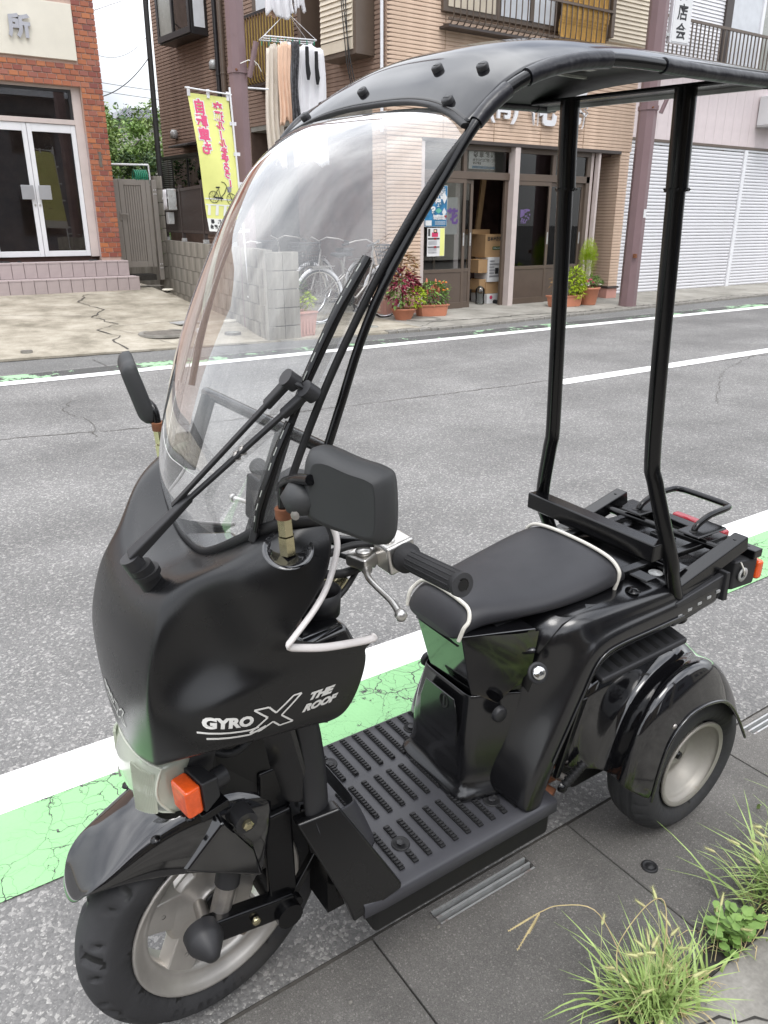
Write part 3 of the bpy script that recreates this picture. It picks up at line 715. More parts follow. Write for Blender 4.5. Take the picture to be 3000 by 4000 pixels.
for k in range(5):
    link('block', bpm, ep, loc=(0,0,.945 - k*.2), bevel=.004); link('block', bpm, ep, loc=(.2,0,.945 - k*.2), bevel=.004)
# fence on the wall
fn = thing('garden_fence', 'dark brown slatted fence standing on the block wall', 'fence', (W0.x, W0.y, 1.17), wang)
for x in (.04, 1.32, 2.7, 4.1): MB().box((x,.03,.02),(x+.05,.08,.80)).build('post', 'dark_brown', fn, bevel=.003); MB().box((x-.01,.02,0),(x+.06,.09,.05)).build('post_foot', 'galv', fn)
MB().box((.02,.04,.71),(4.3,.07,.75)).build('rail', 'dark_brown', fn); MB().box((.02,.04,.13),(4.3,.07,.165)).build('rail', 'dark_brown', fn)
sm_ = MB().box((0,.046,.12),(.028,.062,.71)).mesh('slat', 'dark_brown')
for i in range(76): link('slat', sm_, fn, loc=(.10 + i * .055, 0, 0))
m = MB()
for r in range(10): m.box((.09,.036,.40 + r*.03),(.62,.046,.413 + r*.03))
m.build('lattice', 'dark_brown', fn)
mb = thing('mailbox', 'silver mailbox with a striped white towel over it on the fence', 'mailbox', (W0.x + Wd.x*.95, W0.y + Wd.y*.95, 1.62), wang)
MB().box((-.20,-.10,0),(.22,.03,.30)).build('box', 'galv', mb, bevel=.01); MB().box((-.19,-.108,.16),(.20,-.10,.19)).build('slot', 'paper', mb)
MB().box((.0,-.11,-.20),(.16,-.02,-.03)).build('news_tray', 'galv', mb, bevel=.004)
m = MB(); rows = [[(-.01 + .22*k/10, -.122 + .012*sin(k*2.5), .29 - .27*i/4) for k in range(11)] for i in range(5)]; m.grid(rows); tw = m.build('towel', 'cloth_white', solid=.004, loc=mb.location); tw.rotation_euler = mb.rotation_euler; tag(tw, 'white folded cloth draped on the silver mailbox', 'cloth')

# ================================================================ TREES, HOUSES BEHIND
def tree(name, label, x, y, z0, h, rx, n, mats, seed, leaf=.09, group=None):
    t = thing(name, label, 'tree', (x, y, z0), group=group); R = random.Random(seed)
    m = MB(); m.tube([(0,0,0),(.05,0,h*.3),(-.03,.05,h*.62)], [.10,.075,.04], n=8)
    for k in range(8):
        a = R.uniform(0, 2*pi); zz = h*R.uniform(.25,.6); m.tube([(0,0,zz),(cos(a)*rx*.4, sin(a)*rx*.4, zz+h*.15),(cos(a)*rx*.75, sin(a)*rx*.7, zz+h*.25)], [.035,.022,.008], n=5)
    m.build('trunk', 'dark_brown', t)
    cl = [(Vector((R.gauss(0,.38)*rx, R.gauss(0,.38)*rx, h*(.62 + R.uniform(-.36,.33)))), R.uniform(.16,.36)*rx) for _ in range(34)]
    for mi, (mt, frac) in enumerate(mats):
        m = MB(); vs = []; fs = []
        for i in range(int(n*frac)):
            c, r = cl[(i * 7 + mi * 3) % len(cl)] if R.random() < .9 else cl[R.randrange(len(cl))]
            d = Vector((R.gauss(0,1), R.gauss(0,1), R.gauss(0,.8))).normalized() * r * R.uniform(.55,1.08); p = c + d
            u = Vector((R.gauss(0,1), R.gauss(0,1), R.gauss(0,.7))).normalized(); v = u.cross(Vector((R.gauss(0,1), R.gauss(0,1), R.gauss(0,1)))).normalized()
            s = leaf * R.uniform(.6,1.3); o = len(vs)
            vs += [p - u*s*.5, p + v*s*.22, p + u*s*.5, p - v*s*.22]; fs.append((o,o+1,o+2,o+3))
        m.add(vs, fs); c_ = m.build('crown', mt, t, kind='stuff')
    return t
tree('garden_tree', 'pale green willowy tree right behind the brick office corner', 5.15, 18.2, .3, 3.6, 1.15, 9000, (('leaf_mid',.75),('leaf_green',.25)), 3, .10)
tree('garden_tree', 'yellow green bushy tree beside the black utility pole', 6.05, 18.6, .3, 3.25, 1.0, 8000, (('leaf_green',.6),('leaf_mid',.4)), 5, .10)
tree('garden_shrub', 'dark green shrub low behind the gate and hose', 4.7, 15.6, .3, 2.35, .85, 6000, (('leaf_dark',.8),('leaf_mid',.2)), 8, .08)
tree('garden_shrub', 'dark shrub low at the foot of the utility pole', 5.4, 16.2, .3, 2.5, .7, 5000, (('leaf_dark',.7),('leaf_green',.3)), 9, .08)
tree('garden_tree', 'deep green tree filling the gap above the gate, furthest back', 5.9, 21.5, .3, 3.7, 1.4, 7000, (('leaf_dark',.6),('leaf_mid',.4)), 12, .12)
o = MB().box((-.9,0,0),(.75,.12,2.1)).build('garden_wall', 'block', loc=(4.3,15.0,0)); tag(o, 'grey block wall behind the slatted gate', 'wall')

fh = thing('far_house', 'distant cream house with grey tiled hip roof beyond the trees', 'house', (14.75, 45, 0))
MB().box((-.55,.6,2),(2.6,7,6.5)).build('wall', 'plaster', fh)
m = MB(); m.add([(-1.15,-.1,6.55),(2.9,-.1,6.55),(2.9,7.5,6.55),(-1.15,7.5,6.55),(.1,2.5,7.35),(1.6,2.5,7.35),(1.6,5,7.35),(.1,5,7.35)], [(0,1,5,4),(1,2,6,5),(2,3,7,6),(3,0,4,7),(4,5,6,7),(3,2,1,0)])
rf = m.build('roof', 'roof_tile', fh)
for k in range(26):
    t = k / 25; x = -1.1 + 3.95 * t; xt = max(.1, min(1.6, x)) ; f = 1 if .1 <= x <= 1.6 else max(0, 1 - (abs(x - xt)) / 1.27)
    MB().tube([(x,-.12,6.58),(x, -.1+2.6*f, 6.58+.8*f)], .045, n=6).build('roof_tile_row', 'roof_tile', rf)
MB().box((-1.2,-.15,6.47),(2.95,.0,6.56)).build('gutter_board', 'dark_brown', fh)
w2 = thing('far_block', 'pale grey flat roofed building with rooftop tank far beyond the trees', 'building', (13.4, 52, 0))
MB().box((-.8,0,3),(1.6,6,7.45)).build('wall', 'plaster', w2); MB().box((.0,1,7.45),(.85,2,8.0)).build('rooftop_tank', 'paper', w2, bevel=.05)

o = MB().tube([(4.87,14,.2),(4.865,14,2.6),(4.90,14,5.6)], [.05,.046,.042], n=10).build('utility_pole', 'wire'); tag(o, 'thin black pole standing between the trees and the brown house', 'pole')
def cable(label, a, b, sag, r=.008, cat='cable'):
    P = [Vector(a).lerp(Vector(b), i/14) - Vector((0,0,sag*4*(i/14)*(1-i/14))) for i in range(15)]
    o = MB().tube(P, r, n=5).build('overhead_cable', 'wire'); return tag(o, label, cat)
cable('thin cable dropping from the black pole to the brick office corner', (4.88,14,3.98), (3.69,12.9,3.17), .10, .007)
cable('cable from the brown house corner down to the black pole', (5.6,15.8,5.6), (4.88,14,4.16), .05, .008)
m = MB(); P = [(3.69,12.9,4.25),(4.2,12.9,4.46),(4.7,12.9,4.75)]; m.tube(P, .006, n=5)
for k in range(22):
    q = Vector(P[0]).lerp(Vector(P[2]), k/21); m.tube([q + Vector((.02*cos(t), .02*sin(t), .0)) + Vector((0,0,.02*sin(t))) for t in [2*pi*j/8 for j in range(8)]], .003, n=4, closed=True)
o = m.build('overhead_cable', 'alu_white'); tag(o, 'pale spiral wrapped cable crossing the sky by the brick corner', 'cable')
for k, (dz, lab) in enumerate(((0,'uppermost of the faint far wires over the tiled roof'),(-.35,'lowest of the faint far wires over the tiled roof'))):
    cable(lab, (9,40,7.6+dz), (20,40,7.2+dz), .15, .012, 'wire')
cable('faint sagging wire across the white sky left of the pole', (3.69,12.9,3.72), (4.86,14,4.25), .14, .003, 'wire')
# ================================================================ CORNER HOUSE WITH THE SHOP
HX, HY = 6.27, 9.2
ho = thing('corner_house', 'two storey house with tan and brown stone-look siding, flower shop front at ground level', 'house', (HX, HY, 0))
WA = radians(96)
def side(o, s=0, y=0, z=0):
    """Place a part of the side wall: local x runs back along the wall, local y points out of it."""
    o.rotation_euler = (0, 0, WA); o.location = (cos(WA)*s - sin(WA)*y, sin(WA)*s + cos(WA)*y, z); return o
def sideW(s, y, z): return (HX + cos(WA)*s - sin(WA)*y, HY + sin(WA)*s + cos(WA)*y, z)
side(MB().box((0,-.35,2.87),(6.62,-.012,6.2)).build('wall_core', 'siding_gap', ho))
side(MB().box((3.38,-.35,.2),(6.62,-.012,2.87)).build('wall_core', 'siding_gap', ho))
side(MB().box((.3,-1.7,.15),(3.38,-1.6,2.87)).build('carport_back_wall', 'lilac_panel', ho))
side(MB().box((.3,-1.7,2.80),(3.38,-.012,2.868)).build('soffit', 'pave', ho))
side(MB().box((3.36,-1.7,.15),(3.40,-.3,2.87)).build('carport_end_wall', 'interior', ho))
side(MB().box((0,-.30,.2),(.30,-.012,2.87)).build('wall_core', 'tan_gap', ho))
def board_mesh(l, h, t, mt, name='siding_board'):
    k = max(2, int(l / .16)); m = MB(); R = random.Random(int(l * 1000)); vs = []
    for i in range(k + 1):
        x = l * i / k; a = t * R.uniform(.55, 1.0)
        vs += [(x, 0, 0), (x, a, .004), (x, a * .8, h * .55), (x, t * .35, h - .006), (x, 0, h)]
    fs = [(5*i+j, 5*i+j+1, 5*(i+1)+j+1, 5*(i+1)+j) for i in range(k) for j in range(4)]
    m.add(vs, fs); m.add([], []); return m.mesh(name, mt)
bmB = board_mesh(6.6, .052, .012, 'brown_siding'); bmB2 = board_mesh(3.22, .052, .012, 'brown_siding'); bmB3 = board_mesh(1.76, .052, .012, 'brown_siding')
z = 2.87
while z < 6.1: side(link('siding_board', bmB, ho), 0, -.01, z); z += .054
z = 2.60
while z < 2.86: side(link('siding_board', bmB2, ho), 3.38, -.01, z); z += .054
z = .30
while z < 2.58: side(link('siding_board', bmB3, ho), 3.38, -.01, z); z += .054
bmP = board_mesh(.30, .046, .010, 'tan_siding')
z = .25
while z < 2.84: side(link('siding_board', bmP, ho), 0, -.01, z); z += .0485
# front face (world aligned): fascia over the shop, pillars
MB().box((0.0,.012,2.50),(4.82,.3,6.2)).build('wall_core', 'tan_gap', ho)
MB().box((0.0,.012,.2),(.585,.3,2.50)).build('wall_core', 'tan_gap', ho)
MB().box((4.60,.012,.2),(4.80,1.0,2.50)).build('wall_core', 'tan_gap', ho)
bf = board_mesh(4.84, .046, .012, 'tan_siding'); bn = board_mesh(.595, .046, .012, 'tan_siding'); bp = board_mesh(.225, .046, .012, 'tan_siding')
def front(o, x, y, z): o.location = (x, y, z); o.scale = (1, -1, 1); return o
z = 2.52
while z < 6.1: front(link('siding_board', bf, ho), 0, .010, z); z += .0485
z = .42
while z < 2.50: front(link('siding_board', bn, ho), 0, .010, z); front(link('siding_board', bp, ho), 4.59, .010, z); z += .0485
bq = board_mesh(.42, .046, .010, 'tan_siding')
z = .42
while z < 2.50:
    o = link('siding_board', bq, ho); o.location = (4.603, .0, z); o.rotation_euler.z = radians(90); z += .0485
for x in (.93, 1.85, 2.77, 3.69): MB().box((x,-.0035,2.52),(x+.008,.012,6.0)).build('seam', 'tan_gap', ho)
MB().box((4.56,-.01,.20),(4.815,.42,.385)).build('pillar_base', 'terracotta_pale', ho, bevel=.006); MB().box((4.545,-.035,.385),(4.83,.3,.42)).build('pillar_flashing', 'dark_brown', ho, bevel=.004)
MB().box((-.01,-.012,.18),(.59,.2,.42)).build('plinth_tiles', 'terracotta_pale', ho)
MB().box((.585,-.01,2.475),(4.60,.30,2.52)).build('lintel_flashing', 'dark_brown', ho, bevel=.004)
# --- side wall: bay window, pipes, balcony, shutter box
by = side(MB().box((4.53,0,4.31),(5.72,.30,5.9)).build('bay_window', 'dark_frame', ho, bevel=.008))
m = MB(); m.box((4.60,.301,4.42),(5.14,.31,5.8)); m.build('pane', 'window', by)
m = MB(); m.box((5.17,.301,4.42),(5.66,.31,5.8)); m.build('pane', 'frost', by)
m = MB(); m.box((4.526,.055,4.42),(4.529,.25,5.8)); m.build('side_pane', 'curtain', by)
m = MB(); m.box((4.53,.311,4.38),(4.60,.33,5.9)); m.box((5.12,.311,4.38),(5.17,.33,5.9)); m.box((5.65,.311,4.38),(5.72,.33,5.9)); m.box((4.53,.311,4.33),(5.72,.335,4.42)); m.build('sash', 'dark_frame', by)
for s_, mt_, r_ in ((4.19,'dark_frame',.038), (4.02,'alu_brown',.045)):
    o = side(MB().tube([(s_,.06,1.2),(s_,.06,6.1)], r_, n=10).build('downpipe', mt_, ho))
    for zz in (2.6,3.7,4.9,5.7): MB().lathe([(r_+.006,-.012),(r_+.01,0),(r_+.006,.012)], c=(s_,.06,zz), n=12).build('pipe_bracket', mt_, o)
side(MB().box((3.78,.0,4.3),(3.86,.04,6.0)).build('dark_strip', 'dark_brown', ho))
for s_, zz in ((5.98,2.94),(4.35,3.85)):
    m = MB(); m.lathe([(.0,.10),(.045,.09),(.07,.05),(.072,-.05),(.06,-.05)], c=(s_,.05,zz), n=14); side(m.build('vent_hood', 'galv', ho))
m = MB(); m.hexa([(5.0,0,2.72),(5.75,0,2.72),(5.75,.30,2.70),(5.0,.30,2.70),(5.0,0,2.80),(5.75,0,2.80),(5.75,.30,2.73),(5.0,.30,2.73)]); side(m.build('window_canopy', 'dark_frame', ho, bevel=.004))
wd = side(MB().box((5.0,0,2.0),(6.2,.05,2.56)).build('ground_window', 'dark_frame', ho, bevel=.004))
MB().box((5.55,.051,2.04),(6.12,.055,2.52)).build('pane', 'window', wd); MB().box((5.05,.051,2.04),(5.52,.055,2.52)).build('pane', 'window', wd)
MB().box((5.53,.0505,2.02),(5.57,.066,2.54)).build('sash', 'dark_frame', wd)
lv = side(MB().box((6.22,-.0,2.0),(6.68,.02,2.60)).build('louvre_frame', 'dark_frame', ho))
lm = MB().hexa([(6.24,.02,0),(6.66,.02,0),(6.66,.05,-.004),(6.24,.05,-.004),(6.24,.02,.006),(6.66,.02,.006),(6.66,.052,.012),(6.24,.052,.012)]).mesh('louvre_slat', 'galv')
for k in range(16): link('louvre_slat', lm, lv, loc=(0,0,2.02+k*.034))
side(MB().box((5.0,0,2.56),(6.7,.06,2.61)).build('flashing', 'dark_frame', ho))
# balcony with yellow striped cloth
ba = side(MB().box((1.55,0,3.33),(2.98,.32,3.37)).build('balcony', 'dark_brown', ho))
m = MB(); m.box((1.50,.29,4.22),(3.0,.35,4.27)); m.box((2.96,0,4.22),(3.0,.3,4.27)); m.build('top_rail', 'dark_frame', ba, bevel=.004)
cm = MB(); k = 30; rows = [[], [], [], []]
for i in range(k+1):
    s_ = 1.58 + 1.4*i/k; wv = .004*sin(i*2.1)
    for r, (y_, z_) in enumerate(((.325,4.22),(.33,3.75),(.33,3.46),(.23,3.36))): rows[r].append((s_, y_ + wv, z_))
cm.grid(rows); cm.build('striped_cloth', 'yellow_awning', ba)
bmx = MB().tube([(0,.352,4.23),(0,.355,3.48),(0,.33,3.40),(0,.26,3.345)], .013, n=6).mesh('baluster', 'brown_stripe')
for i in range(19): link('baluster', bmx, ba, loc=(1.58 + i*.077, 0, 0))
uw = side(MB().box((1.62,-.005,4.28),(3.1,.03,5.6)).build('balcony_window', 'alu_brown', ho, bevel=.004))
MB().box((2.40,.031,4.33),(2.98,.036,5.5)).build('pane', 'curtain', uw); MB().box((1.70,.031,4.33),(2.34,.036,5.5)).build('pane', 'window', uw)
MB().box((2.36,.0305,4.3),(2.41,.048,5.55)).build('sash', 'alu_brown', uw)
side(MB().box((1.42,.0,3.36),(1.50,.32,5.6)).build('corner_post', 'alu_brown', ho, bevel=.006))
side(MB().tube([(1.25,.05,3.36),(1.25,.22,3.36)], .02, n=8).build('pole_hook', 'alu_white', ho))
sb_ = side(MB().box((.24,0,3.44),(1.0,.30,6.0)).build('shutter_box', 'alu_brown', ho, bevel=.006))
sl_ = MB().hexa([(.30,.301,0),(.97,.301,0),(.97,.325,.0),(.30,.325,.0),(.30,.301,.060),(.97,.301,.060),(.97,.306,.060),(.30,.306,.060)]).mesh('shutter_slat', 'shutter_cream')
MB().box((.30,.301,3.50),(.97,.315,3.63)).build('shutter_panel', 'shutter_cream', sb_)
for i in range(38): link('shutter_slat', sl_, sb_, loc=(0,0,3.64 + i*.061))
for k, s_ in enumerate((.42,.50,.46)): 
    o = MB().tube([sideW(s_,.36,5.6), sideW(s_-.02,.35+.02*k,4.3), sideW(s_-.06-.04*k,.33,3.35), sideW(s_-.03-.05*k,.2,2.95)], .007, n=5).build('hanging_cable', 'wire'); tag(o, ('leftmost','middle','rightmost')[k] + ' of three black cables hanging down past the cream shutter box', 'cable')
o = side(MB().tube([(.06,.03,6.0),(.06,.03,3.0),(.06,.03,2.55)], .022, n=8).build('conduit', 'alu_white', ho))

# laundry on the balcony side
lr = thing('laundry_hanger', 'rectangular plastic clothes hanger with pegs below the balcony rail', 'laundry hanger', (5.18, 9.78, 3.56), radians(-12))
m = MB(); m.tube([(-.33,-.13,0),(.33,-.13,0),(.33,.13,0),(-.33,.13,0)], .009, n=6, closed=True); m.tube([(0,-.13,0),(0,.13,0)], .007, n=5); m.tube([(-.33,0,0),(.33,0,0)], .006, n=5)
for a, b in ((-.33,-.13),(.33,-.13),(.33,.13),(-.33,.13)): m.tube([(a,b,0),(0,0,.30)], .003, n=4)
m.tube([(0,0,.30),(0,0,.36),(.03,0,.39),(0,0,.42)], .005, n=5); m.build('frame', 'alu_white', lr)
pm = MB().box((-.006,-.004,-.05),(.006,.004,.008)).mesh('peg', 'hose')
for i in range(14): link('peg', pm, lr, loc=(-.30 + .046*i, -.13 if i % 2 else .13, -.008))
def garment(name, label, mt, x, y, w_, h, ph, cat='garment', z=3.52, waist=.0, rz=-.2, fold=.018, slope=0.):
    rows = []; G = random.Random(int(x*1000 + h*77)); f1, f2, a1 = G.uniform(.9,1.4), G.uniform(2.0,2.9), G.uniform(0,6)
    for i in range(19):
        t = i / 18; ww = w_ * (.80 + .20*t**.6) * (1 - waist * sin(pi * t)); row = []
        for k in range(21):
            q = k/20 - .5; hem = (.035*sin(q*7 + a1) + .02*sin(q*17 + ph)) * t
            row.append((q*ww + .012*sin(t*6 + ph), fold*(.25 + t)*(sin(k*f1 + ph + t*1.6) + .5*sin(k*f2 + a1 - t*2)), -h*t - slope*abs(q)*(1-t) - .022*(1-t)*abs(sin(k*.52)) + hem))
        rows.append(row)
    o = MB().grid(rows).build(name, mt, solid=.004); o.location = (x, y, z); o.rotation_euler.z = rz; return tag(o, label, cat)
garment('bed_sheet', 'long white cloth hanging from the peg rail, rightmost', 'cloth_white', 5.36, 9.58, .46, 1.36, .4, 'laundry', fold=.028, slope=.1)
garment('bed_sheet', 'long cream cloth hanging at the left end of the peg rail', 'cloth_cream', 4.95, 9.74, .24, 1.40, 1.4, 'laundry', slope=.15, fold=.03)
garment('shirt', 'peach coloured shirt hanging between the cream cloth and the checked shirt', 'cloth_peach', 5.03, 9.60, .22, .92, 2.2, slope=.1, waist=.2)
ck = mat('checked_cloth', (.06,.06,.065), rough=.9, var=.9, vscale=30)
garment('shirt', 'black and white checked shirt hanging beside the white cloth', ck, 5.14, 9.54, .13, .88, .9, waist=.3)
garment('shirt', 'pale grey lilac shirt hanging behind the peach one', 'curtain', 5.10, 9.64, .22, .75, 3.1)
for i, (x, z_, l, lab) in enumerate(((5.29,3.46,.36,'left one of two black socks pegged in front of the white cloth'),(5.42,3.42,.36,'right one of two black socks pegged in front of the white cloth'))):
    m = MB(); m.tube([(0,0,0),(.0,0,-l*.5),(.012,0,-l*.8),(.008,0,-l)], [.022,.024,.030,.016], n=10); o = m.build('sock', 'cloth_black', loc=(x, 9.50, z_)); tag(o, lab, 'sock')
o = garment('blouse', 'white blouse with brown hem hanging above the peg rail', 'cloth_white', 5.08, 9.75, .34, .50, .3, z=4.30, fold=.03)
o = garment('blouse', 'brown cloth inside the white blouse above the peg rail', 'cloth_peach', 5.08, 9.80, .30, .46, .8, z=4.28, fold=.02)
o = garment('handkerchief', 'small white cloth with dark pattern hanging right of the blouse', 'cloth_white', 5.33, 9.7, .14, .36, .3, z=4.25)
m = MB().tube([(4.75,10.0,4.38),(5.6,9.65,4.38)], .012, n=8); o = m.build('laundry_pole', 'alu_white'); tag(o, 'thin laundry pole holding the blouse above the peg rail', 'laundry pole')
m = MB().tube([(4.25,9.1,2.88),(4.52,9.05,2.88)], .01, n=6); o = m.build('cross_rod', 'alu_white'); tag(o, 'short white rod sticking out beside the mauve pole', 'rod')

# --- SHOP FRONT (x from house corner)
def X(x): return x - HX
sf = thing('flower_shop', 'bronze aluminium shop front with sliding glass doors, one standing open', 'shop front', (HX, HY, 0))
ya, yb = .10, .17
def bar(x0, x1, z0, z1, name='frame', mt='alu_brown', y0=ya, y1=yb, bv=.004): return MB().box((X(x0),y0,z0),(X(x1),y1,z1)).build(name, mt, sf, bevel=bv)
for x0, x1 in ((6.845,6.905),(8.565,8.665)): bar(x0, x1, .19, 2.49, 'post', 'alu_pinkish', .0, .14)
bar(10.30, 10.36, .19, 2.49, 'post', 'alu_pinkish', .10, .2); bar(10.385,10.43,.19,2.49,'rain_pipe','alu_pinkish',.02,.10)
bar(6.905,8.565,2.41,2.48); bar(8.665,10.30,2.41,2.48); bar(6.905,8.565,2.03,2.13); bar(8.665,10.30,2.03,2.13); bar(6.905,8.565,.18,.225,'sill'); bar(8.665,10.30,.18,.225,'sill')
bar(7.67,7.73,2.13,2.41); bar(9.45,9.52,2.13,2.41); bar(6.905,6.94,.22,2.03); bar(8.50,8.565,.22,2.03,y0=.12); bar(10.22,10.30,.22,2.41); bar(8.665,8.70,.22,2.41)
for a, b in ((6.94,7.67),(7.73,8.5),(8.70,9.45),(9.52,10.22)): bar(a,b,2.13,2.41,'transom_pane','window_dark',.13,.136,0)
def sdoor(x0, x1, y, name='sliding_door'):
    d = MB(); t = .05; z0, z1, zm = .225, 2.03, .80
    for b in ((x0,x0+t,z0,z1),(x1-t,x1,z0,z1),(x0+t,x1-t,z1-.06,z1),(x0+t,x1-t,zm-.05,zm),(x0+t,x1-t,z0,z0+.09)): d.box((X(b[0]),y,b[2]),(X(b[1]),y+.03,b[3]))
    o = d.build(name, 'alu_brown', sf, bevel=.003)
    MB().box((X(x0+t),y+.012,zm),(X(x1-t),y+.017,z1-.06)).build('pane', 'window_dark', o)
    MB().box((X(x0+t),y+.008,z0+.09),(X(x1-t),y+.020,zm-.05)).build('lower_panel', 'door_brown', o)
    MB().box((X(x1-.04),y-.006,1.12),(X(x1-.018),y,1.30)).build('pull', 'galv', o); return o
sdoor(6.94,7.74,.105); sdoor(7.18,7.90,.14); sdoor(8.70,9.46,.105); sdoor(9.40,10.22,.14)
# inside
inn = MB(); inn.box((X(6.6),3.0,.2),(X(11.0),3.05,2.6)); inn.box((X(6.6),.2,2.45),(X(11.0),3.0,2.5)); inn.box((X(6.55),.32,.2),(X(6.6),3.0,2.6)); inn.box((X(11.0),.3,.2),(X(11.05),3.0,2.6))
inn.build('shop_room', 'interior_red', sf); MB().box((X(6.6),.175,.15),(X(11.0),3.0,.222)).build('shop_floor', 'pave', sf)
def paper(label, x0, x1, z0, z1, y=.098, mt='paper', cat='notice', name='notice'):
    o = MB().box((x0,0,z0),(x1,.003,z1)).build(name, mt, loc=(0, HY + y, 0)); return tag(o, label, cat)
# posters on the first door
ps = paper('blue festival poster with white brush lettering taped to the shop door', 6.975, 7.375, 1.385, 1.93, y=.085, mt='paper', cat='poster', name='poster')
def pbox(par, mt, x0, x1, z0, z1, y=-.002, name='print'): 
    return MB().box((x0,y,z0),(x1,y+.0015,z1)).build(name, mt, par)
blue = mat('poster_blue', (.03,.17,.33), rough=.3, var=.5, vscale=9); teal = mat('poster_green', (.12,.40,.30), rough=.3, var=.4, vscale=9)
pbox(ps, blue, 6.98, 7.37, 1.39, 1.925)
def diamond(par, mt, cx, czz, w_, h, y=-.0045): MB().prism([(cx-w_,czz),(cx,czz-h),(cx+w_,czz),(cx,czz+h)], y, y+.0012).build('print', mt, par)
diamond(ps, teal, 7.12, 1.86, .09, .06); diamond(ps, 'cloth_peach', 7.04, 1.74, .06, .075, -.006); diamond(ps, 'paper', 7.32, 1.77, .045, .08, -.006); diamond(ps, teal, 7.22, 1.60, .06, .04, -.006); diamond(ps, 'curtain', 7.32, 1.58, .04, .06, -.006)
def ptext(par, body, x, z, size, mt='paper', y=-.0075, bold=.01, name='lettering', mirror=False):
    m = MB(); put_text(m, body, (x, y, z), (1,0,0), (0,0,1), size, bold=bold, mirror=mirror); return m.build(name, mt, par)
for ch, x, z_, s_ in (('越',7.29,1.86,.07),('谷',7.28,1.79,.07),('市',7.20,1.80,.10),('民',7.21,1.70,.10),('ま',7.13,1.70,.08),('つ',7.12,1.62,.075),('り',7.13,1.53,.09)): ptext(ps, ch, x, z_, s_)
ptext(ps, '10月20日', 7.24, 1.51, .055); ptext(ps, '祝', 7.345, 1.515, .03, 'red_lens', -.008)
for k in range(4): pbox(ps, 'paper', 7.16, 7.35, 1.455 - k*.014, 1.459 - k*.014, -.0045)
pbox(ps, 'paper', 6.99, 7.10, 1.40, 1.47, -.0045)
p2 = paper('white flyer with red portrait and yellow side strip taped below the blue poster', 7.03, 7.345, .985, 1.37, y=.085, cat='poster', name='flyer')
pbox(p2, 'banner', 7.26, 7.34, .99, 1.365); pbox(p2, 'print_black', 7.045, 7.08, 1.26, 1.36); pbox(p2, 'flower_pink', 7.11, 7.22, 1.25, 1.31, -.004); pbox(p2, 'soil', 7.14, 7.20, 1.30, 1.355, -.0055); pbox(p2, 'cloth_peach', 7.15, 7.185, 1.315, 1.345, -.007)
pbox(p2, 'print_black', 7.04, 7.25, 1.215, 1.235, -.004); pbox(p2, 'print_black', 7.04, 7.25, 1.105, 1.12, -.004); pbox(p2, 'red_lens', 7.15, 7.19, 1.212, 1.238, -.006); pbox(p2, 'red_lens', 7.15, 7.19, 1.10, 1.125, -.006)
for z_ in (1.19,1.175,1.16,1.145,1.09,1.075,1.06,1.04,1.03): pbox(p2, 'letter_grey', 7.05, 7.20, z_, z_+.005, -.004)
# door characters
gl1 = paper('white paper behind the first shop door glass, half hidden by the poster', 7.36, 7.60, 1.28, 1.78, y=.1245); ptext(gl1, '花', 7.50, 1.51, .22, 'print_purple', -.004)
gl2 = paper('white paper sheet with a purple character on the second shop door glass', 8.80, 9.12, 1.28, 1.76, y=.1245); ptext(gl2, '勝', 8.945, 1.52, .20, 'print_purple', -.004)
sh = paper('printed white notice in the window above the open shop door, seen from behind', 7.80, 8.47, 2.17, 2.40, y=.145)
pbox(sh, blue, 7.86, 8.40, 2.175, 2.21)
ptext(sh, '有 料 駐 車 場', 8.14, 2.355, .085, 'print_black', -.004, .004, mirror=True); ptext(sh, 'での電話・空情についての', 8.14, 2.285, .045, 'print_black', -.004, .002, mirror=True); ptext(sh, 'お知らせ', 7.95, 2.245, .04, 'print_black', -.004, .002, mirror=True)
o = paper('small green label high in the right shop window', 9.78, 9.92, 2.40, 2.44, y=.128, mt='hose'); o = paper('round faced wall clock sheet in the top right shop window', 9.78, 10.05, 2.18, 2.36, y=.16, mt='cream')
# shelf in the right-hand window
shf = thing('wooden_cabinet', 'orange wood framed cabinet standing inside the right shop window', 'cabinet', (9.62, 9.62, .22))
for b in ((0,0,0,.05,.05,1.75),(.55,0,0,.60,.05,1.75),(0,0,1.70,.6,.05,1.76),(0,0,.52,.6,.05,.57),(0,0,1.58,.6,.05,1.62)): MB().box(b[:3], b[3:]).build('frame_rail', mat('orange_wood', (.33,.12,.03), rough=.5, var=.2), shf) if b[0] == 0 and b[2] == 0 and b[5] > 1 else MB().box(b[:3], b[3:]).build('frame_rail', bpy.data.materials['orange_wood'], shf)
MB().box((.08,.03,1.05),(.5,.035,1.58)).build('upper_panel', 'cream', shf); MB().box((.08,.03,.58),(.5,.035,1.03)).build('lower_panel', 'carton', shf)
# cardboard boxes in the doorway
def carton(label, x0, x1, y0, y1, z0, z1, mt='carton', rz=0, name='cardboard_box', cat='box'):
    o = MB().box((x0-x0,0,0),(x1-x0,y1-y0,z1-z0)).build(name, mt, bevel=.004, loc=(x0,y0,z0)); o.rotation_euler.z = rz; tag(o, label, cat); 
    MB().box((.0,(y1-y0)/2-.02,z1-z0),(x1-x0,(y1-y0)/2+.02,z1-z0+.002)).build('packing_tape', 'bamboo', o); return o
b = carton('big brown carton with a green stripe on top of the stack inside the shop door', 8.42, 8.80, 9.62, 9.95, .93, 1.27)
m = MB(); put_text(m, '日本出版販売', (.22,-.003,.27), (1,0,0), (0,0,1), .062, bold=.003); m.build('lettering', 'print_black', b); MB().box((.15,-.003,.11),(.34,.0,.16)).build('print', 'leaf_dark', b); m = MB(); put_text(m, 'Office Living', (.245,-.005,.135), (1,0,0), (0,0,1), .032); m.build('lettering', 'paper', b)
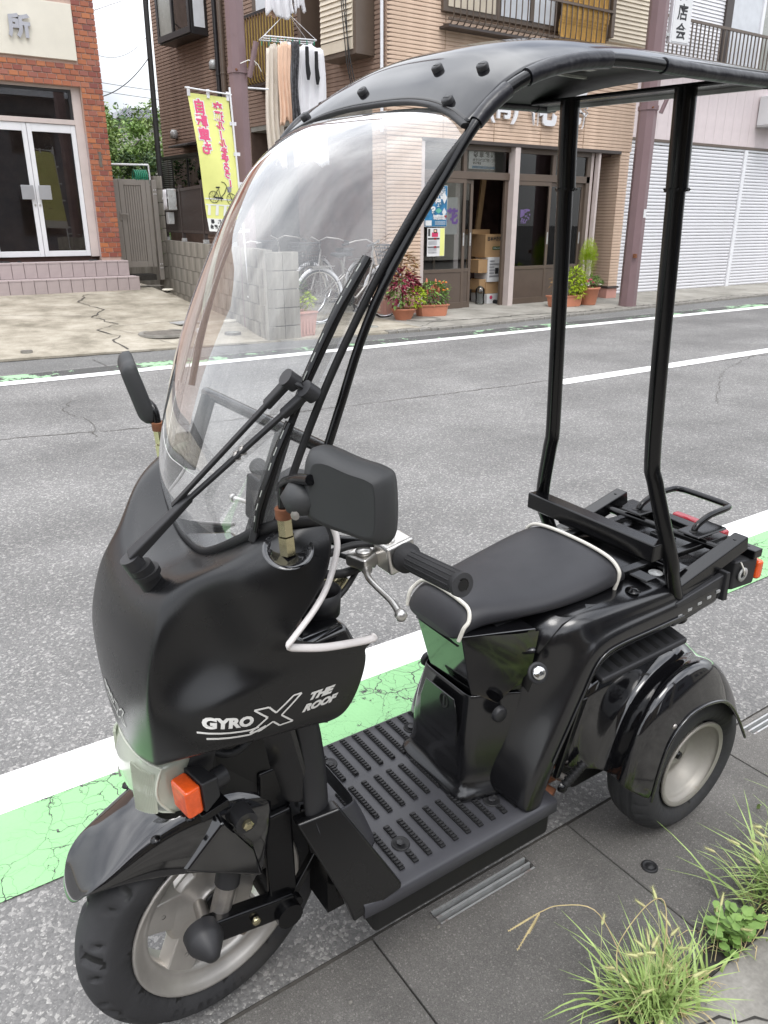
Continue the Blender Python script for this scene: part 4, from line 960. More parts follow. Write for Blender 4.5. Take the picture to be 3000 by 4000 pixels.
carton('thin open carton lying flat on top of the big brown carton', 8.30, 8.66, 9.8, 10.05, 1.27, 1.34)
carton('open flapped carton left of the newspaper bundle in the doorway', 8.28, 8.50, 9.6, 9.9, .70, .90)
nb_ = carton('bundle of folded newspaper packed between the cartons in the doorway', 8.46, 8.80, 9.58, 9.9, .56, .93, mt='paper', name='newspaper_bundle', cat='newspapers')
for k in range(6): MB().box((.03,-.003,.30-k*.045),(.13+.1*(k%2),.0,.325-k*.045)).build('print', 'letter_grey', nb_)
MB().box((.15,-.004,.12),(.22,-.001,.21)).build('print', 'print_black', nb_)
carton('brown carton in the middle of the doorway stack below the newspapers', 8.33, 8.72, 9.62, 9.95, .44, .60)
carton('long brown carton above the white box at the bottom of the stack', 8.45, 8.80, 9.60, 9.95, .38, .56)
wb = carton('white box with a pink heart at the bottom of the doorway stack', 8.45, 8.82, 9.56, 9.95, .225, .375, mt='paper'); MB().lathe([(.03,-.003),(.0,-.004)], c=(.08,0,.1), axis='Y', n=12).build('print', 'flower_pink', wb)
m = MB()
for dx in (0, .11): m.lathe([(0,.045),(.035,.04),(.045,.02),(.05,0)], c=(dx,0,0), n=12); m.tube([(dx,.0,.02),(dx-.02,.11,.035),(dx-.02,.16,.03)], [.04,.035,.03], n=8)
o = m.build('slippers', 'cloth_black', loc=(8.62, 9.50, .225)); tag(o, 'pair of black slippers on the threshold before the boxes', 'slippers')
m = MB().lathe([(0,0),(.07,0),(.075,.03),(.068,.1),(.075,.17),(.072,.24),(.03,.28),(0,.29)], n=14); o = m.build('water_bottles', 'window', loc=(8.30, 9.56, .225)); tag(o, 'clear plastic water bottles wrapped in film just inside the door', 'bottles')
m = MB(); m.box((0,0,0),(.09,.04,1.2)); o = m.build('wood_plank', 'carton', loc=(8.66, 10.2, .9)); o.rotation_euler = (0,.12,0); tag(o, 'brown plank leaning upright in the dark shop behind the cartons', 'plank')
# stuff behind the second door
for k in range(5):
    m = MB(); x = 8.86 + k*.065; m.tube([(x,0,0),(x+.09,0,.42),(x+.13,0,.46),(x+.16,0,.44)], .011, n=7); m.tube([(x,.2,0),(x+.09,.2,.42)], .011, n=7)
    o = m.build('folding_chair_frame', 'alu_white', loc=(0, 9.52, .80)); tag(o, 'pale tubular folding chair stacked behind the second shop door', 'chair', 'stacked folding chairs inside the shop')
carton('tan carton on the shelf behind the folding chairs', 8.95, 9.40, 9.9, 10.2, 1.05, 1.25); carton('cream tea box behind the second shop door', 8.78, 9.0, 9.85, 10.1, 1.0, 1.2, mt='cream')
m = MB(); m.lathe([(0,.02),(.05,.02),(.11,.01),(.12,-.01)], axis='Y', n=16); m.cbox((.06,.05,.0),(.2,.1,.22)); o = m.build('cushion_fan', 'cloth_black', loc=(8.84, 9.62, 1.0)); tag(o, 'black folded thing with a wheel behind the second shop door', 'trolley')
# shop name: white raised letters
for ch, x, s_ in (('(',8.02,.40),('有',8.24,.40),(')',8.48,.40),('花',9.03,.56),('勝',9.68,.56)):
    m = MB(); put_text(m, ch, (0,0,0), (1,0,0), (0,0,1), s_, depth=.016, bold=.018 if s_ > .5 else .01)
    o = m.build('sign_letter', 'letter_white', loc=(x, HY-.035, 2.985 + (.02 if s_ > .5 else .0))); tag(o, {'(':'white bracket before the small character on the shop wall','有':'small white raised character between brackets on the shop wall',')':'white closing bracket on the tan shop wall','花':'large white raised first character of the shop name','勝':'large white raised second character, behind the scooter roof post'}[ch], 'sign letter')
# upper floor front: window with railing, bamboo blind, cream shutter
uf = thing('upper_window', 'upstairs shop window with bent iron railing and lace curtain', 'window', (HX, HY, 0))
MB().box((X(7.12),-.05,4.0),(X(10.16),.02,5.9)).build('frame', 'alu_brown', uf, bevel=.006)
sw = MB().box((X(7.2),-.062,4.06),(X(8.0),-.051,5.8)).build('shutter_panel', 'shutter_cream', uf)
MB().box((X(8.1),-.062,4.06),(X(8.62),-.055,5.8)).build('pane', 'curtain', uf); MB().box((X(8.70),-.062,4.06),(X(9.1),-.055,5.8)).build('pane', 'curtain', uf); MB().box((X(8.63),-.07,4.06),(X(8.69),-.051,5.8)).build('sash', 'alu_brown', uf)
MB().box((X(10.10),-.24,4.0),(X(10.17),.0,5.9)).build('post', 'alu_brown', uf, bevel=.004)
rb = MB().tube([(0,-.02,3.86),(0,-.17,3.84),(0,-.235,3.90),(0,-.24,4.1),(0,-.24,5.9)], .009, n=6).mesh('railing_bar', 'alu_brown')
for i in range(28): link('railing_bar', rb, uf, loc=(X(7.15) + i*.106, 0, 0))
for z_, y_ in ((4.30,-.24),(3.875,-.19),(5.0,-.24)): MB().box((X(7.1),y_-.012,z_),(X(10.12),y_+.012,z_+.03)).build('rail', 'alu_brown', uf)
MB().box((X(7.1),-.2,3.80),(X(10.15),.0,3.83)).build('sill', 'dark_brown', uf)
bl = thing('bamboo_blind', 'golden bamboo blind tied inside the upstairs window railing', 'blind', (X(9.08)+HX, HY-.20, 3.90))
bs = MB().box((0,0,0),(.99,.008,.012)).mesh('bamboo_slat', 'bamboo')
for i in range(90): link('bamboo_slat', bs, bl, loc=(random.uniform(-.006,.006), random.uniform(-.003,.003) + .02*sin(i*.2), i*.0145))
cs = thing('cream_shutter', 'cream ribbed shutter case right of the bamboo blind', 'shutter', (10.20, HY, 3.98))
MB().box((-.0,-.12,.0),(.90,.01,1.9)).build('case', 'shutter_cream', cs, bevel=.004); sm_ = MB().hexa([(.02,-.121,0),(.88,-.121,0),(.88,-.121,.055),(.02,-.121,.055),(.02,-.145,.0),(.88,-.145,.0),(.88,-.125,.055),(.02,-.125,.055)]).mesh('shutter_slat', 'shutter_cream')
for i in range(32): link('shutter_slat', sm_, cs, loc=(0,0,.03+i*.057))

# ================================================================ NEIGHBOUR WITH SHUTTERS
NY = 9.62
nb2 = thing('shuttered_building', 'pale lilac panelled building with two wide white roller shutters', 'building', (11.10, NY, 0))
def NX(x): return x - 11.10
MB().box((NX(11.10),.02,2.75),(NX(22),4,6.5)).build('wall_core', 'tile_joint', nb2)
MB().box((NX(11.10),.05,.1),(NX(22),4,2.75)).build('lower_core', 'tile_joint', nb2)
pm_ = MB().box((0,0,0),(.268,.022,1.22)).mesh('wall_panel', 'lilac_panel')
for i in range(32): link('wall_panel', pm_, nb2, loc=(NX(11.14)+i*.272, 0, 2.80))
MB().box((NX(11.12),-.03,2.755),(NX(21),.05,2.80)).build('flashing', 'alu_brown', nb2, bevel=.003)
MB().box((NX(11.12),-.012,2.72),(NX(21),.03,2.752)).build('shutter_header', 'alu_white', nb2)
def shutter(x0, x1, lab):
    s = thing('roller_shutter', lab, 'shutter', (x0, NY, .2)); L_ = x1 - x0
    k = 10; 
    q = MB(); q.add([(0,.03,0),(0,0,.008),(0,-.004,.028),(0,0,.050),(0,.03,.056),(L_,.03,0),(L_,0,.008),(L_,-.004,.028),(L_,0,.050),(L_,.03,.056)], [(i,i+1,i+6,i+5) for i in range(4)])
    me = q.mesh('shutter_slat', 'shutter_white'); n = int(2.5/.0575)
    for i in range(n): link('shutter_slat', me, s, loc=(0, 0, .03+i*.0575))
    MB().box((0,.025,0),(L_,.045,2.52)).build('backing', 'galv', s); MB().box((0,-.012,0),(L_,.03,.03)).build('bottom_bar', 'alu_white', s)
    for x, z_ in ((L_*.5,.95),(L_*.48,1.25)): MB().box((x-.06,-.012,z_),(x+.06,-.004,z_+.02)).build('pull_handle', 'galv', s) if z_ > 1 else MB().lathe([(.02,-.008),(0,-.012)], c=(x,0,z_), axis='Y', n=12).build('lock', 'galv', s)
    return s
shutter(11.14, 14.88, 'white ribbed roller shutter behind the right-hand mauve pole'); shutter(14.99, 19.0, 'white ribbed roller shutter at the right edge of the picture')
MB().box((NX(14.885),-.03,.18),(NX(14.985),.05,2.74)).build('shutter_post', 'alu_white', nb2, bevel=.004)
MB().box((NX(11.10),-.02,.18),(NX(11.135),.05,2.74)).build('shutter_post', 'alu_white', nb2, bevel=.004)
sm_ = MB().hexa([(0,0,0),(2.38,0,0),(2.38,0,.052),(0,0,.052),(0,-.02,0),(2.38,-.02,0),(2.38,-.006,.052),(0,-.006,.052)]).mesh('shutter_slat', 'shutter_white')
for i in range(34): link('shutter_slat', sm_, nb2, loc=(NX(11.3), -.005, 4.06+i*.054))
MB().box((NX(13.66),-.06,3.95),(NX(13.86),.03,6.2)).build('frame_post', 'dark_brown', nb2, bevel=.004)
wn = MB().box((NX(13.86),-.02,4.0),(NX(18),.02,6.2)).build('upper_window', 'curtain', nb2)
for x in (14.75, 15.7, 16.6): MB().box((NX(x),-.05,4.0),(NX(x+.08),-.021,6.2)).build('sash', 'alu_white', wn)
MB().box((NX(14.83),-.036,4.0),(NX(15.7),-.026,6.2)).build('pane', 'frost', wn)
ra = MB().box((NX(11.25),-.34,4.52),(NX(17.5),-.30,4.56)).build('balcony_rail', 'alu_brown', nb2); MB().box((NX(11.25),-.34,4.0),(NX(17.5),-.30,4.03)).build('balcony_rail', 'alu_brown', nb2)
rm = MB().box((0,-.33,4.03),(.018,-.312,4.56)).mesh('baluster', 'alu_brown')
for i in range(54): link('baluster', rm, ra, loc=(NX(11.3)+i*.112, 0, 0))
o = thing('wall_sign_box', 'cream lit-type sign box on the lilac wall at the right edge', 'sign', (15.12, NY, 3.18)); MB().box((0,-.42,0),(.7,-.02,.50)).build('box', 'paper', o, bevel=.01); MB().box((0,-.43,-.03),(.7,-.02,0)).build('tray', 'galv', o)
m = MB(); put_text(m, '今', (.10,-.425,.16), (1,0,0), (0,0,1), .3, bold=.01); m.build('lettering', 'print_black', o)

# ================================================================ POLES, BANNER, SIGN
def pole(label, x, y, z0, r, h, rz=.2):
    t = thing('lamp_pole', label, 'pole', (x, y, z0), rz); m = MB()
    vs = [(r*cos(2*pi*j/8+pi/8), r*sin(2*pi*j/8+pi/8)) for j in range(8)]; m.prism(vs, 0, h, plane='XY'); m.build('shaft', 'pole_mauve', t, bevel=.004); return t
p1 = pole('mauve octagonal steel pole beside the yellow banner', 4.06, 8.86, .19, .102, 7.5)
p3 = pole('mauve octagonal steel pole in front of the white roller shutter', 10.30, 8.30, .18, .135, 7.5)
for t, r, zb in ((p1,.102,2.78),(p3,.135,2.80)):
    m = MB(); m.prism([((r+.012)*cos(2*pi*j/8+pi/8), (r+.012)*sin(2*pi*j/8+pi/8)) for j in range(8)], zb, zb+.06, plane='XY'); b = m.build('bracket_band', 'pole_mauve', t)
    MB().tube([(r*.6,-r*1.2,zb-.04),(r*1.2,-r*1.9,zb+.30)], .030, n=12).build('flag_socket', 'pole_mauve', b)
    MB().cyl((-r*.8,-r*.9,zb+.02),(-r*1.0,-r*1.1,zb+.02), .012).build('bolt', 'rust', b)
m = MB(); m.tube([(.09,-.18,2.90),(.12,-.21,2.86),(.17,-.2,2.80)], .004, n=5); m.tube([(-.05,-.12,2.86),(.04,-.14,2.90),(.1,-.17,2.9),(.14,-.15,2.86)], .005, n=5); m.build('string', 'rope', p1)
m = MB(); m.box((.10,-.148,1.30),(.16,-.145,1.42)); st_ = MB().box((-.035,-.128,1.33),(.045,-.126,1.45)).build('sticker', 'paper', p3); MB().box((-.14,-.13,.75),(-.10,-.08,.81)).build('clamp', 'rust', p3)
sg = thing('shop_street_sign', 'narrow white vertical sign with black characters on the right mauve pole', 'sign', (10.50, 8.22, 3.85), radians(-4))
MB().box((-.03,-.035,0),(.36,.035,1.5)).build('sign_box', 'alu_white', sg, bevel=.008); MB().box((-.01,-.042,.02),(.34,-.036,1.48)).build('sign_face', 'paper', sg)
for k, ch in enumerate(('会','店','商','沢')):
    m = MB(); put_text(m, ch, (.165,-.044,.14+k*.235), (1,0,0), (0,0,1), .215, bold=.004); m.build('lettering', 'print_black', sg)
MB().box((-.12,-.02,.08),(-.03,.02,.12)).build('bracket', 'galv', sg)

# banner, seen from the back
bn_ = thing('banner_flag', 'yellow road safety banner with pink mirrored lettering and a bicycle picture', 'banner', (3.86, 8.66, .20), 0)
MB().tube([(0.11,0,0),(.0,0,2.6)], .011, n=8).build('banner_pole', 'alu_white', bn_); MB().tube([(.02,0,2.53),(-.50,0,2.56)], .008, n=8).build('cross_bar', 'alu_white', bn_)
def bpos(u, v):   # u 0 at the pole .. 1 free edge, v 0 top .. 1 bottom
    x = -.015 + .105*v + u * (-.45 - .105*v*.0) - .02*u*v; z = 2.50 - v*1.37
    y = .015 + .018*sin(v*7 + u*2) * (.3+u) + .03*u*v
    return Vector((x - u*.045*v*0 + u*.055*v, y, z + .02*u))
m = MB(); m.grid([[bpos(i/10, j/30) for i in range(11)] for j in range(28)]); m.build('cloth', 'banner', bn_)
m = MB(); m.grid([[bpos(i/10, .9 + .1*j/4) for i in range(11)] for j in range(5)]); m.build('cloth_foot', 'banner_white', bn_)
def bput(mb_, body, u, v, size, mirror=True, y=-.0035, bold=.012, sy=1., rot=0):
    vv, f = text_mesh(body, size, 0, bold); vs = []
    for p in vv:
        a, b = (p.x, p.y) if not rot else (p.y, -p.x)
        uu = u + (a if mirror else -a) * (-1 if not mirror else 1) / .47 * (1 if mirror else -1); 
        q = bpos(u + a / .47, v - b * sy / 1.37); q.y += y; vs.append(q)
    mb_.add(vs, f)
c1 = '交通ル|ルを守ろう！'; vv_ = [.085,.147,.208,.27,.335,.395,.452,.508,.565,.632]
for bold_, mt_, yy in ((.0125,'banner_white',-.003),(.0040,'banner_pink',-.0055)):
    m = MB()
    for ch, v_ in zip(c1, vv_): bput(m, 'ー' if ch == '|' else ch, .30, v_, .090 if ch not in '交通' else .108, bold=bold_, y=yy, rot=(ch == '|'))
    for ch, v_ in zip('自転車も', (.095,.195,.293,.387)): bput(m, ch, .76, v_, .138, bold=bold_*1.3, y=yy)
    m.build('lettering', mt_, bn_)
m = MB()
for k, ch in enumerate('越谷警察署'): bput(m, ch, .14 + k*.18, .925, .045, bold=.002)
for k, ch in enumerate('越谷交通安全協会'): bput(m, ch, .10 + k*.115, .965, .045, bold=.002)
m.build('lettering', 'print_black', bn_)
def barc(mb_, cu, cv, r, t): 
    P = [bpos(cu + r*cos(a)/.47, cv - r*sin(a)/1.37) + Vector((0,-.004,0)) for a in [2*pi*k/24 for k in range(24)]]; mb_.tube(P, t, n=4, closed=True)
def bl_(mb_, pts, t=.003): mb_.tube([bpos(u, v) + Vector((0,-.004,0)) for u, v in pts], t, n=4)
m = MB(); w1, w2_, r_ = (.74,.735), (.27,.745), .060
for c_ in (w1, w2_):
    barc(m, c_[0], c_[1], r_, .0026)
    for k in range(10): a = pi*k/5; bl_(m, [c_, (c_[0]+r_*cos(a)/.47, c_[1]-r_*sin(a)/1.37)], .0010)
bl_(m, [w1,(.56,.735),(.60,.665)]); bl_(m, [(.56,.738),(.44,.70),(.36,.65)], .004); bl_(m, [w2_,(.38,.64),(.42,.622),(.50,.618)], .003); bl_(m, [(.66,.662),(.56,.660)], .007); bl_(m, [w1,(.62,.68)]); bl_(m, [(.70,.738),(.50,.742)], .009); bl_(m, [(.56,.74),(.55,.765)], .003)
m.build('bicycle_print', 'print_black', bn_)
m = MB(); 
def bq_(mb_, us, y=-.0038): mb_.add([bpos(u,v)+Vector((0,y,0)) for u,v in us], [tuple(range(len(us)))])
bq_(m, [(.36,.655),(.24,.645),(.26,.69),(.36,.695)]); m.build('basket_print', 'letter_grey', bn_)
m = MB()
for k in range(5): u = .92 - k*.21; bq_(m, [(u,.80),(u-.07,.80),(u-.03,.875),(u+.05,.875)], -.003)
for v_ in (.745,.79): 
    for k in range(8): a = .98-k*.12; bq_(m, [(a,v_),(a-.12,v_),(a-.12,v_+.010),(a,v_+.010)], -.0028)
m.build('crossing_print', 'banner_white', bn_)
for u, v in ((0.02,0),(.5,0),(.97,0)): p = bpos(u,v); MB().box((p.x-.014,p.y-.012,p.z-.03),(p.x+.014,p.y+.004,p.z+.055)).build('loop', 'cloth_white', bn_)
for v in (.18,.40,.62,.98): p = bpos(0,v); MB().box((p.x-.02,p.y-.010,p.z-.02),(p.x+.055,p.y-.002,p.z+.015)).build('loop', 'cloth_white', bn_)
for z_ in (1.02,.42): 
    m = MB(); m.tube([(.06+.0*z_,-.02,z_),(.13,-.035,z_+.02),(.30,.06,z_),(.33,.2,z_-.01),(.2,.32,z_),(.10,.1,z_+.01)], .006, n=5, closed=True); m.build('tie_string', 'rope', bn_)

# ================================================================ POT PLANTS
def leaves(m, n, cx, cy, cz_, rx, ry, rz_, s, R, droop=.2, ratio=.5, shell=.75):
    for i in range(n):
        d = Vector((R.gauss(0,1), R.gauss(0,1), R.gauss(0,1))).normalized(); d.z = abs(d.z) * (1 if R.random() < .75 else -1)
        k = R.uniform(shell, 1) if R.random() < .8 else R.uniform(.2, shell); p = Vector((cx + d.x*rx*k, cy + d.y*ry*k, cz_ + d.z*rz_*k))
        out_ = Vector((d.x, d.y, d.z*.4 - droop + R.uniform(-.3,.3))).normalized(); sd_ = out_.cross(Vector((0,0,1))).normalized(); up_ = sd_.cross(out_)
        q = s * R.uniform(.6, 1.2); w_ = q * ratio * .5; o = len(m.v)
        m.v += [tuple(p), tuple(p + out_*q*.45 + sd_*w_ + up_*w_*.35), tuple(p + out_*q - up_*q*.15), tuple(p + out_*q*.45 - sd_*w_ + up_*w_*.35)]
        m.f += [[o, o+1, o+2], [o, o+2, o+3]]; m.sm += [False]*2; m.mi += [0]*2
def round_pot(t, r0, r1, h, mt='terracotta'):
    MB().lathe([(0,0),(r0,0),(r0*1.02,.01),(r1*.94,h*.86),(r1,h*.88),(r1*1.04,h),(r1*.96,h),(r1*.90,h*.86)], n=32).build('pot', mt, t); MB().lathe([(0,h*.86),(r1*.9,h*.86)], n=20, smooth=False).build('soil', 'soil', t)
def trough(t, L_, W_, h, mt='terracotta'):
    m = MB(); a, b = .82, 1.
    def ring(k, z_, lip=0): 
        l, w_ = L_/2*k+lip, W_/2*k+lip; c = .03; return [(-l+c,-w_,z_),(l-c,-w_,z_),(l,-w_+c,z_),(l,w_-c,z_),(l-c,w_,z_),(-l+c,w_,z_),(-l,w_-c,z_),(-l,-w_+c,z_)]
    m.grid([ring(.86,0), ring(.9,.02), ring(.98,h*.86), ring(.99,h*.88,.012), ring(1.0,h,.014), ring(.95,h), ring(.93,h*.8)], closed_u=True, smooth=False); m.add(ring(.86,0), [tuple(range(8))[::-1]]); m.build('trough', mt, t, bevel=.003)
    MB().add(ring(.94,h*.84), [tuple(range(8))]).build('soil', 'soil', t)
R = random.Random(21)
t = thing('coleus_bowl', 'terracotta bowl with crimson, mottled and lime coleus by the shop corner', 'plant pot', (6.22, 8.72, .205)); round_pot(t, .105, .175, .155)
for lab, mt, a in (('mottled_foliage','leaf_mottled',(330,.0,.06,.62,.20,.17,.20,.060)),('crimson_foliage','leaf_red',(300,-.04,.0,.40,.22,.17,.20,.085)),('green_foliage','leaf_green',(90,-.10,-.02,.32,.17,.13,.16,.07)),('lime_foliage','leaf_lime',(330,.105,-.10,.28,.125,.10,.13,.045))):
    m = MB(); leaves(m, a[0], *a[1:7], a[7], R); 
    if mt != 'leaf_lime': m.tube([(0,0,.14),(a[1]*.6,a[2]*.6,a[3])], .008, n=5)
    m.build(lab, mt, t)
t = thing('celosia_planter', 'long terracotta planter of salmon celosia and orange marigold before the shop door', 'plant pot', (6.80, 8.85, .205), radians(-14)); trough(t, .46, .20, .165)
m = MB(); leaves(m, 420, -.0,0,.27,.19,.09,.17,.055, R); leaves(m, 160, .16,0,.27,.08,.08,.16,.04, R); m.build('green_foliage', 'leaf_green', t)
m = MB(); leaves(m, 120, -.20,-.02,.27,.07,.07,.13,.05, R); m.build('crimson_foliage', 'leaf_red', t)
for i in range(14):
    x, y = R.uniform(-.16,.10), R.uniform(-.06,.06); h_ = R.uniform(.36,.52); m = MB(); m.tube([(x,y,.2),(x,y,h_-.08)], .003, n=4)
    m.lathe([(.003,0),(.020,.015),(.016,.04),(.010,.07),(.0,.09)], c=(x,y,h_-.09), n=7, smooth=False); m.build('celosia_plume', 'flower_salmon', t)
for i in range(11):
    x, y = R.uniform(.08,.23), R.uniform(-.08,.06); h_ = R.uniform(.33,.47); MB().lathe([(0,.012),(.012,.012),(.020,.004),(.012,-.004),(0,-.006)], c=(x,y,h_), n=8, smooth=False).build('marigold', 'flower_orange', t)
t = thing('lime_planter', 'terracotta planter of lime leaves half behind the scooter roof post', 'plant pot', (9.32, 8.72, .21), radians(-8)); trough(t, .60, .20, .17)
m = MB(); leaves(m, 560, .12,-.02,.34,.17,.12,.19,.055, R); leaves(m, 160, .16,-.08,.22,.13,.06,.1,.05, R); m.build('lime_foliage', 'leaf_lime', t); m = MB(); leaves(m, 120, -.1,.02,.30,.12,.1,.18,.05, R); m.build('mottled_foliage', 'leaf_mottled', t)
t = thing('kochia_pot', 'round terracotta pot with feathery lime kochia bush and magenta flowers at the pillar', 'plant pot', (9.86, 8.74, .21)); round_pot(t, .13, .185, .27)
m = MB(); leaves(m, 3400, 0,.05,.62,.12,.12,.31,.035, R, droop=-.8, ratio=.12, shell=.4); m.build('feathery_foliage', 'leaf_lime', t); m = MB(); leaves(m, 260, .03,-.02,.31,.16,.13,.09,.055, R); m.build('green_foliage', 'leaf_green', t)
for i in range(12): a = R.uniform(0,6.28); MB().lathe([(0,.008),(.018,.010),(.028,.0),(0,-.008)], c=(-.05+.08*cos(a), -.06+.07*sin(a), .37+R.uniform(-.02,.03)), n=7, smooth=False).build('magenta_flower', 'flower_pink', t)
m = MB().lathe([(0,.01),(.02,.012),(.03,0),(0,-.006)], c=(.10,-.14,.31), n=7, smooth=False); m.build('cream_flower', 'cream', t)
t = thing('square_pot', 'faded pink square pot with thin herbs and yellow leaves behind the windscreen', 'plant pot', (4.36, 8.22, .19), .2)
m = MB(); m.hexa([(-.13,-.13,0),(.13,-.13,0),(.13,.13,0),(-.13,.13,0),(-.155,-.155,.26),(.155,-.155,.26),(.155,.155,.26),(-.155,.155,.26)]); m.box((-.165,-.165,.26),(.165,.165,.285)); m.build('pot', 'terracotta_pale', t, bevel=.006)
for k in range(4):
    for i in range(5): a = k*pi/2; m = MB().box((-.11+i*.05,-.150,.03),(-.085+i*.05,-.142,.24)); o = m.build('pot_rib', 'terracotta_pale', t); o.rotation_euler.z = a
m = MB(); leaves(m, 500, -.05,.02,.48,.16,.12,.22,.035, R, ratio=.25, shell=.3); m.build('herb_foliage', 'leaf_mid', t); m = MB(); leaves(m, 150, .06,-.06,.36,.09,.07,.08,.05, R); m.build('yellow_foliage', 'leaf_lime', t)

# ================================================================ BICYCLES by the carport
def bicycle(label, loc, rz, basket=True, group=None):
    b = thing('bicycle', label, 'bicycle', loc, rz, group)
    def wheel(x):
        wl = MB(); wl.lathe([(.315,-.018),(.33,-.01),(.333,0),(.33,.01),(.315,.018)], axis='Y', n=40, c=(x,0,.333)); w_ = wl.build('wheel', 'rubber', b)
        q = MB(); q.lathe([(.312,-.012),(.300,-.010),(.300,.010),(.312,.012)], axis='Y', n=40, c=(x,0,.333)); q.build('rim', 'chrome', w_)
        q = MB(); q.cyl((x,-.04,.333),(x,.04,.333),.02)
        for k in range(18): a = 2*pi*k/18; q.tube([(x,(.03 if k%2 else -.03),.333),(x+.305*cos(a),0,.333+.305*sin(a))], .0016, n=3)
        q.build('spokes', 'steel', w_)
        q = MB(); q.tube([(x+.355*cos(a),0,.333+.355*sin(a)) for a in [pi*(.02+.9*k/14) for k in range(15)]], .02, n=6, flat=(.024,.006)); q.build('mudguard', 'alu_white', b)
    wheel(0); wheel(-1.07)
    m = MB(); m.tube([(-.22,0,.86),(-.17,0,.66),(-.10,0,.55),(-.02,0,.36),(0,0,.333)], .014, n=8); m.tube([(-.20,0,.74),(-.30,0,.46),(-.48,0,.30),(-.62,0,.28)], .019, n=8); m.tube([(-.62,0,.28),(-.72,0,.78)], .016, n=8); m.tube([(-.62,.04,.28),(-1.07,.06,.333),(-.68,.03,.6)], .010, n=6); m.tube([(-.62,-.04,.28),(-1.07,-.06,.333),(-.68,-.03,.6)], .010, n=6); m.build('frame', 'steel', b)
    m = MB(); m.tube([(-.42,.27,.97),(-.30,.26,1.0),(-.20,.14,1.02),(-.19,0,.97),(-.20,-.14,1.02),(-.30,-.26,1.0),(-.42,-.27,.97)], .0095, n=8); m.tube([(-.19,0,.97),(-.22,0,.80)], .013, n=8); h = m.build('handlebar', 'steel', b)
    for s_ in (-1,1): MB().tube([(-.50,s_*.275,.95),(-.40,s_*.27,.975)], .017, n=8).build('grip', 'plastic', h)
    m = MB(); m.lathe([(0,.03),(.10,.03),(.12,.0),(0,-.04)], c=(-.75,0,.84), n=16); m.cbox((-.65,0,.85),(.18,.07,.05)); m.build('saddle', 'plastic', b)
    if basket:
        q = thing2 = MB(); R2 = 9
        ring = lambda k, z_: [(.10 + (-.16*k), -.15*k, z_),(.10+(.14*k),-.13*k,z_),(.10+(.14*k),.13*k,z_),(.10+(-.16*k),.15*k,z_)]
        zs = [.66,.71,.76,.81,.86,.91,.95]
        for i, z_ in enumerate(zs): q.tube(ring(.75+.05*i, z_), .0045 if i < 6 else .008, n=4, closed=True)
        a, c_ = ring(.75,.66), ring(1.05,.95)
        for e in range(4):
            for k in range(7):
                t0 = k/7; p0 = Vector(a[e]).lerp(Vector(a[(e+1)%4]), t0); p1 = Vector(c_[e]).lerp(Vector(c_[(e+1)%4]), min(1,t0+.14)); q.tube([p0,p1], .0035, n=4); p1 = Vector(c_[e]).lerp(Vector(c_[(e+1)%4]), max(0,t0-.14)); q.tube([p0,p1], .0035, n=4)
        q.build('basket', 'plastic', b)
    m = MB(); m.lathe([(0,-.01),(.07,-.01),(.08,0),(.07,.01),(0,.01)], axis='Y', c=(-.62,-.05,.28), n=18); m.tube([(-.62,-.06,.28),(-.56,-.08,.14)], .008, n=6); m.cbox((-.56,-.11,.14),(.09,.06,.02)); m.build('chainset', 'plastic', b)
    m = MB(); m.box((-.86,-.06,.70),(-1.2,.06,.715)); m.tube([(-1.07,.06,.333),(-1.1,.06,.7)], .006, n=5); m.tube([(-1.07,-.06,.333),(-1.1,-.06,.7)], .006, n=5); m.build('rear_rack', 'steel', b)
    MB().cyl((-.04,.0,.69),(.0,0,.69),.03).build('lamp', 'plastic', b)
    return b
bicycle('silver city bicycle with black wire basket, nearest behind the windscreen', (5.30, 9.62, .235), radians(197))
bicycle('grey city bicycle with basket standing behind the nearer one', (5.05, 10.35, .25), radians(200))
t = thing('bicycle_basket_cart', 'bicycle with deep black mesh basket and red reflector at the shop corner', 'bicycle', (5.95, 9.10, .21), radians(185))
bk = bicycle('dark bicycle with deep mesh basket beside the tan shop wall', (6.12, 9.02, .21), radians(4))
bpy.data.objects.remove(t)
MB().box((.255,-.03,.86),(.262,.03,.90)).build('reflector', 'red_lens', bk)
# ================================================================ THE ROOFED THREE-WHEELED SCOOTER
# local frame: x forward, y to the rider's left, z up; it leans slightly to its left on the cambered street
sc = thing('roofed_scooter', 'black three wheeled delivery scooter with windscreen, wiper and roof on two rear posts', 'scooter', (.348, 1.112, 0), rot=(-radians(1.9), 0, radians(180.3)))

def sym_rows(rows):
    """Mirror half rows (first point on the centre line) to full rows running right to left."""
    return [[(p[0], -p[1], p[2]) for p in r[:0:-1]] + list(r) for r in rows]
def spline(P, n=4, closed=False):
    """Catmull-Rom through the points."""
    P = [Vector(p) for p in P]; k = len(P); out_ = []
    for i in range(k if closed else k - 1):
        p0 = P[i-1] if (i or closed) else P[0]*2 - P[1]; p1 = P[i]; p2 = P[(i+1) % k]; p3 = P[(i+2) % k] if (closed or i+2 < k) else P[-1]*2 - P[-2]
        for j in range(n):
            t = j/n; out_.append(.5*((2*p1) + (p2-p0)*t + (2*p0-5*p1+4*p2-p3)*t*t + (3*p1-p0-3*p2+p3)*t**3))
    if not closed: out_.append(P[-1])
    return out_

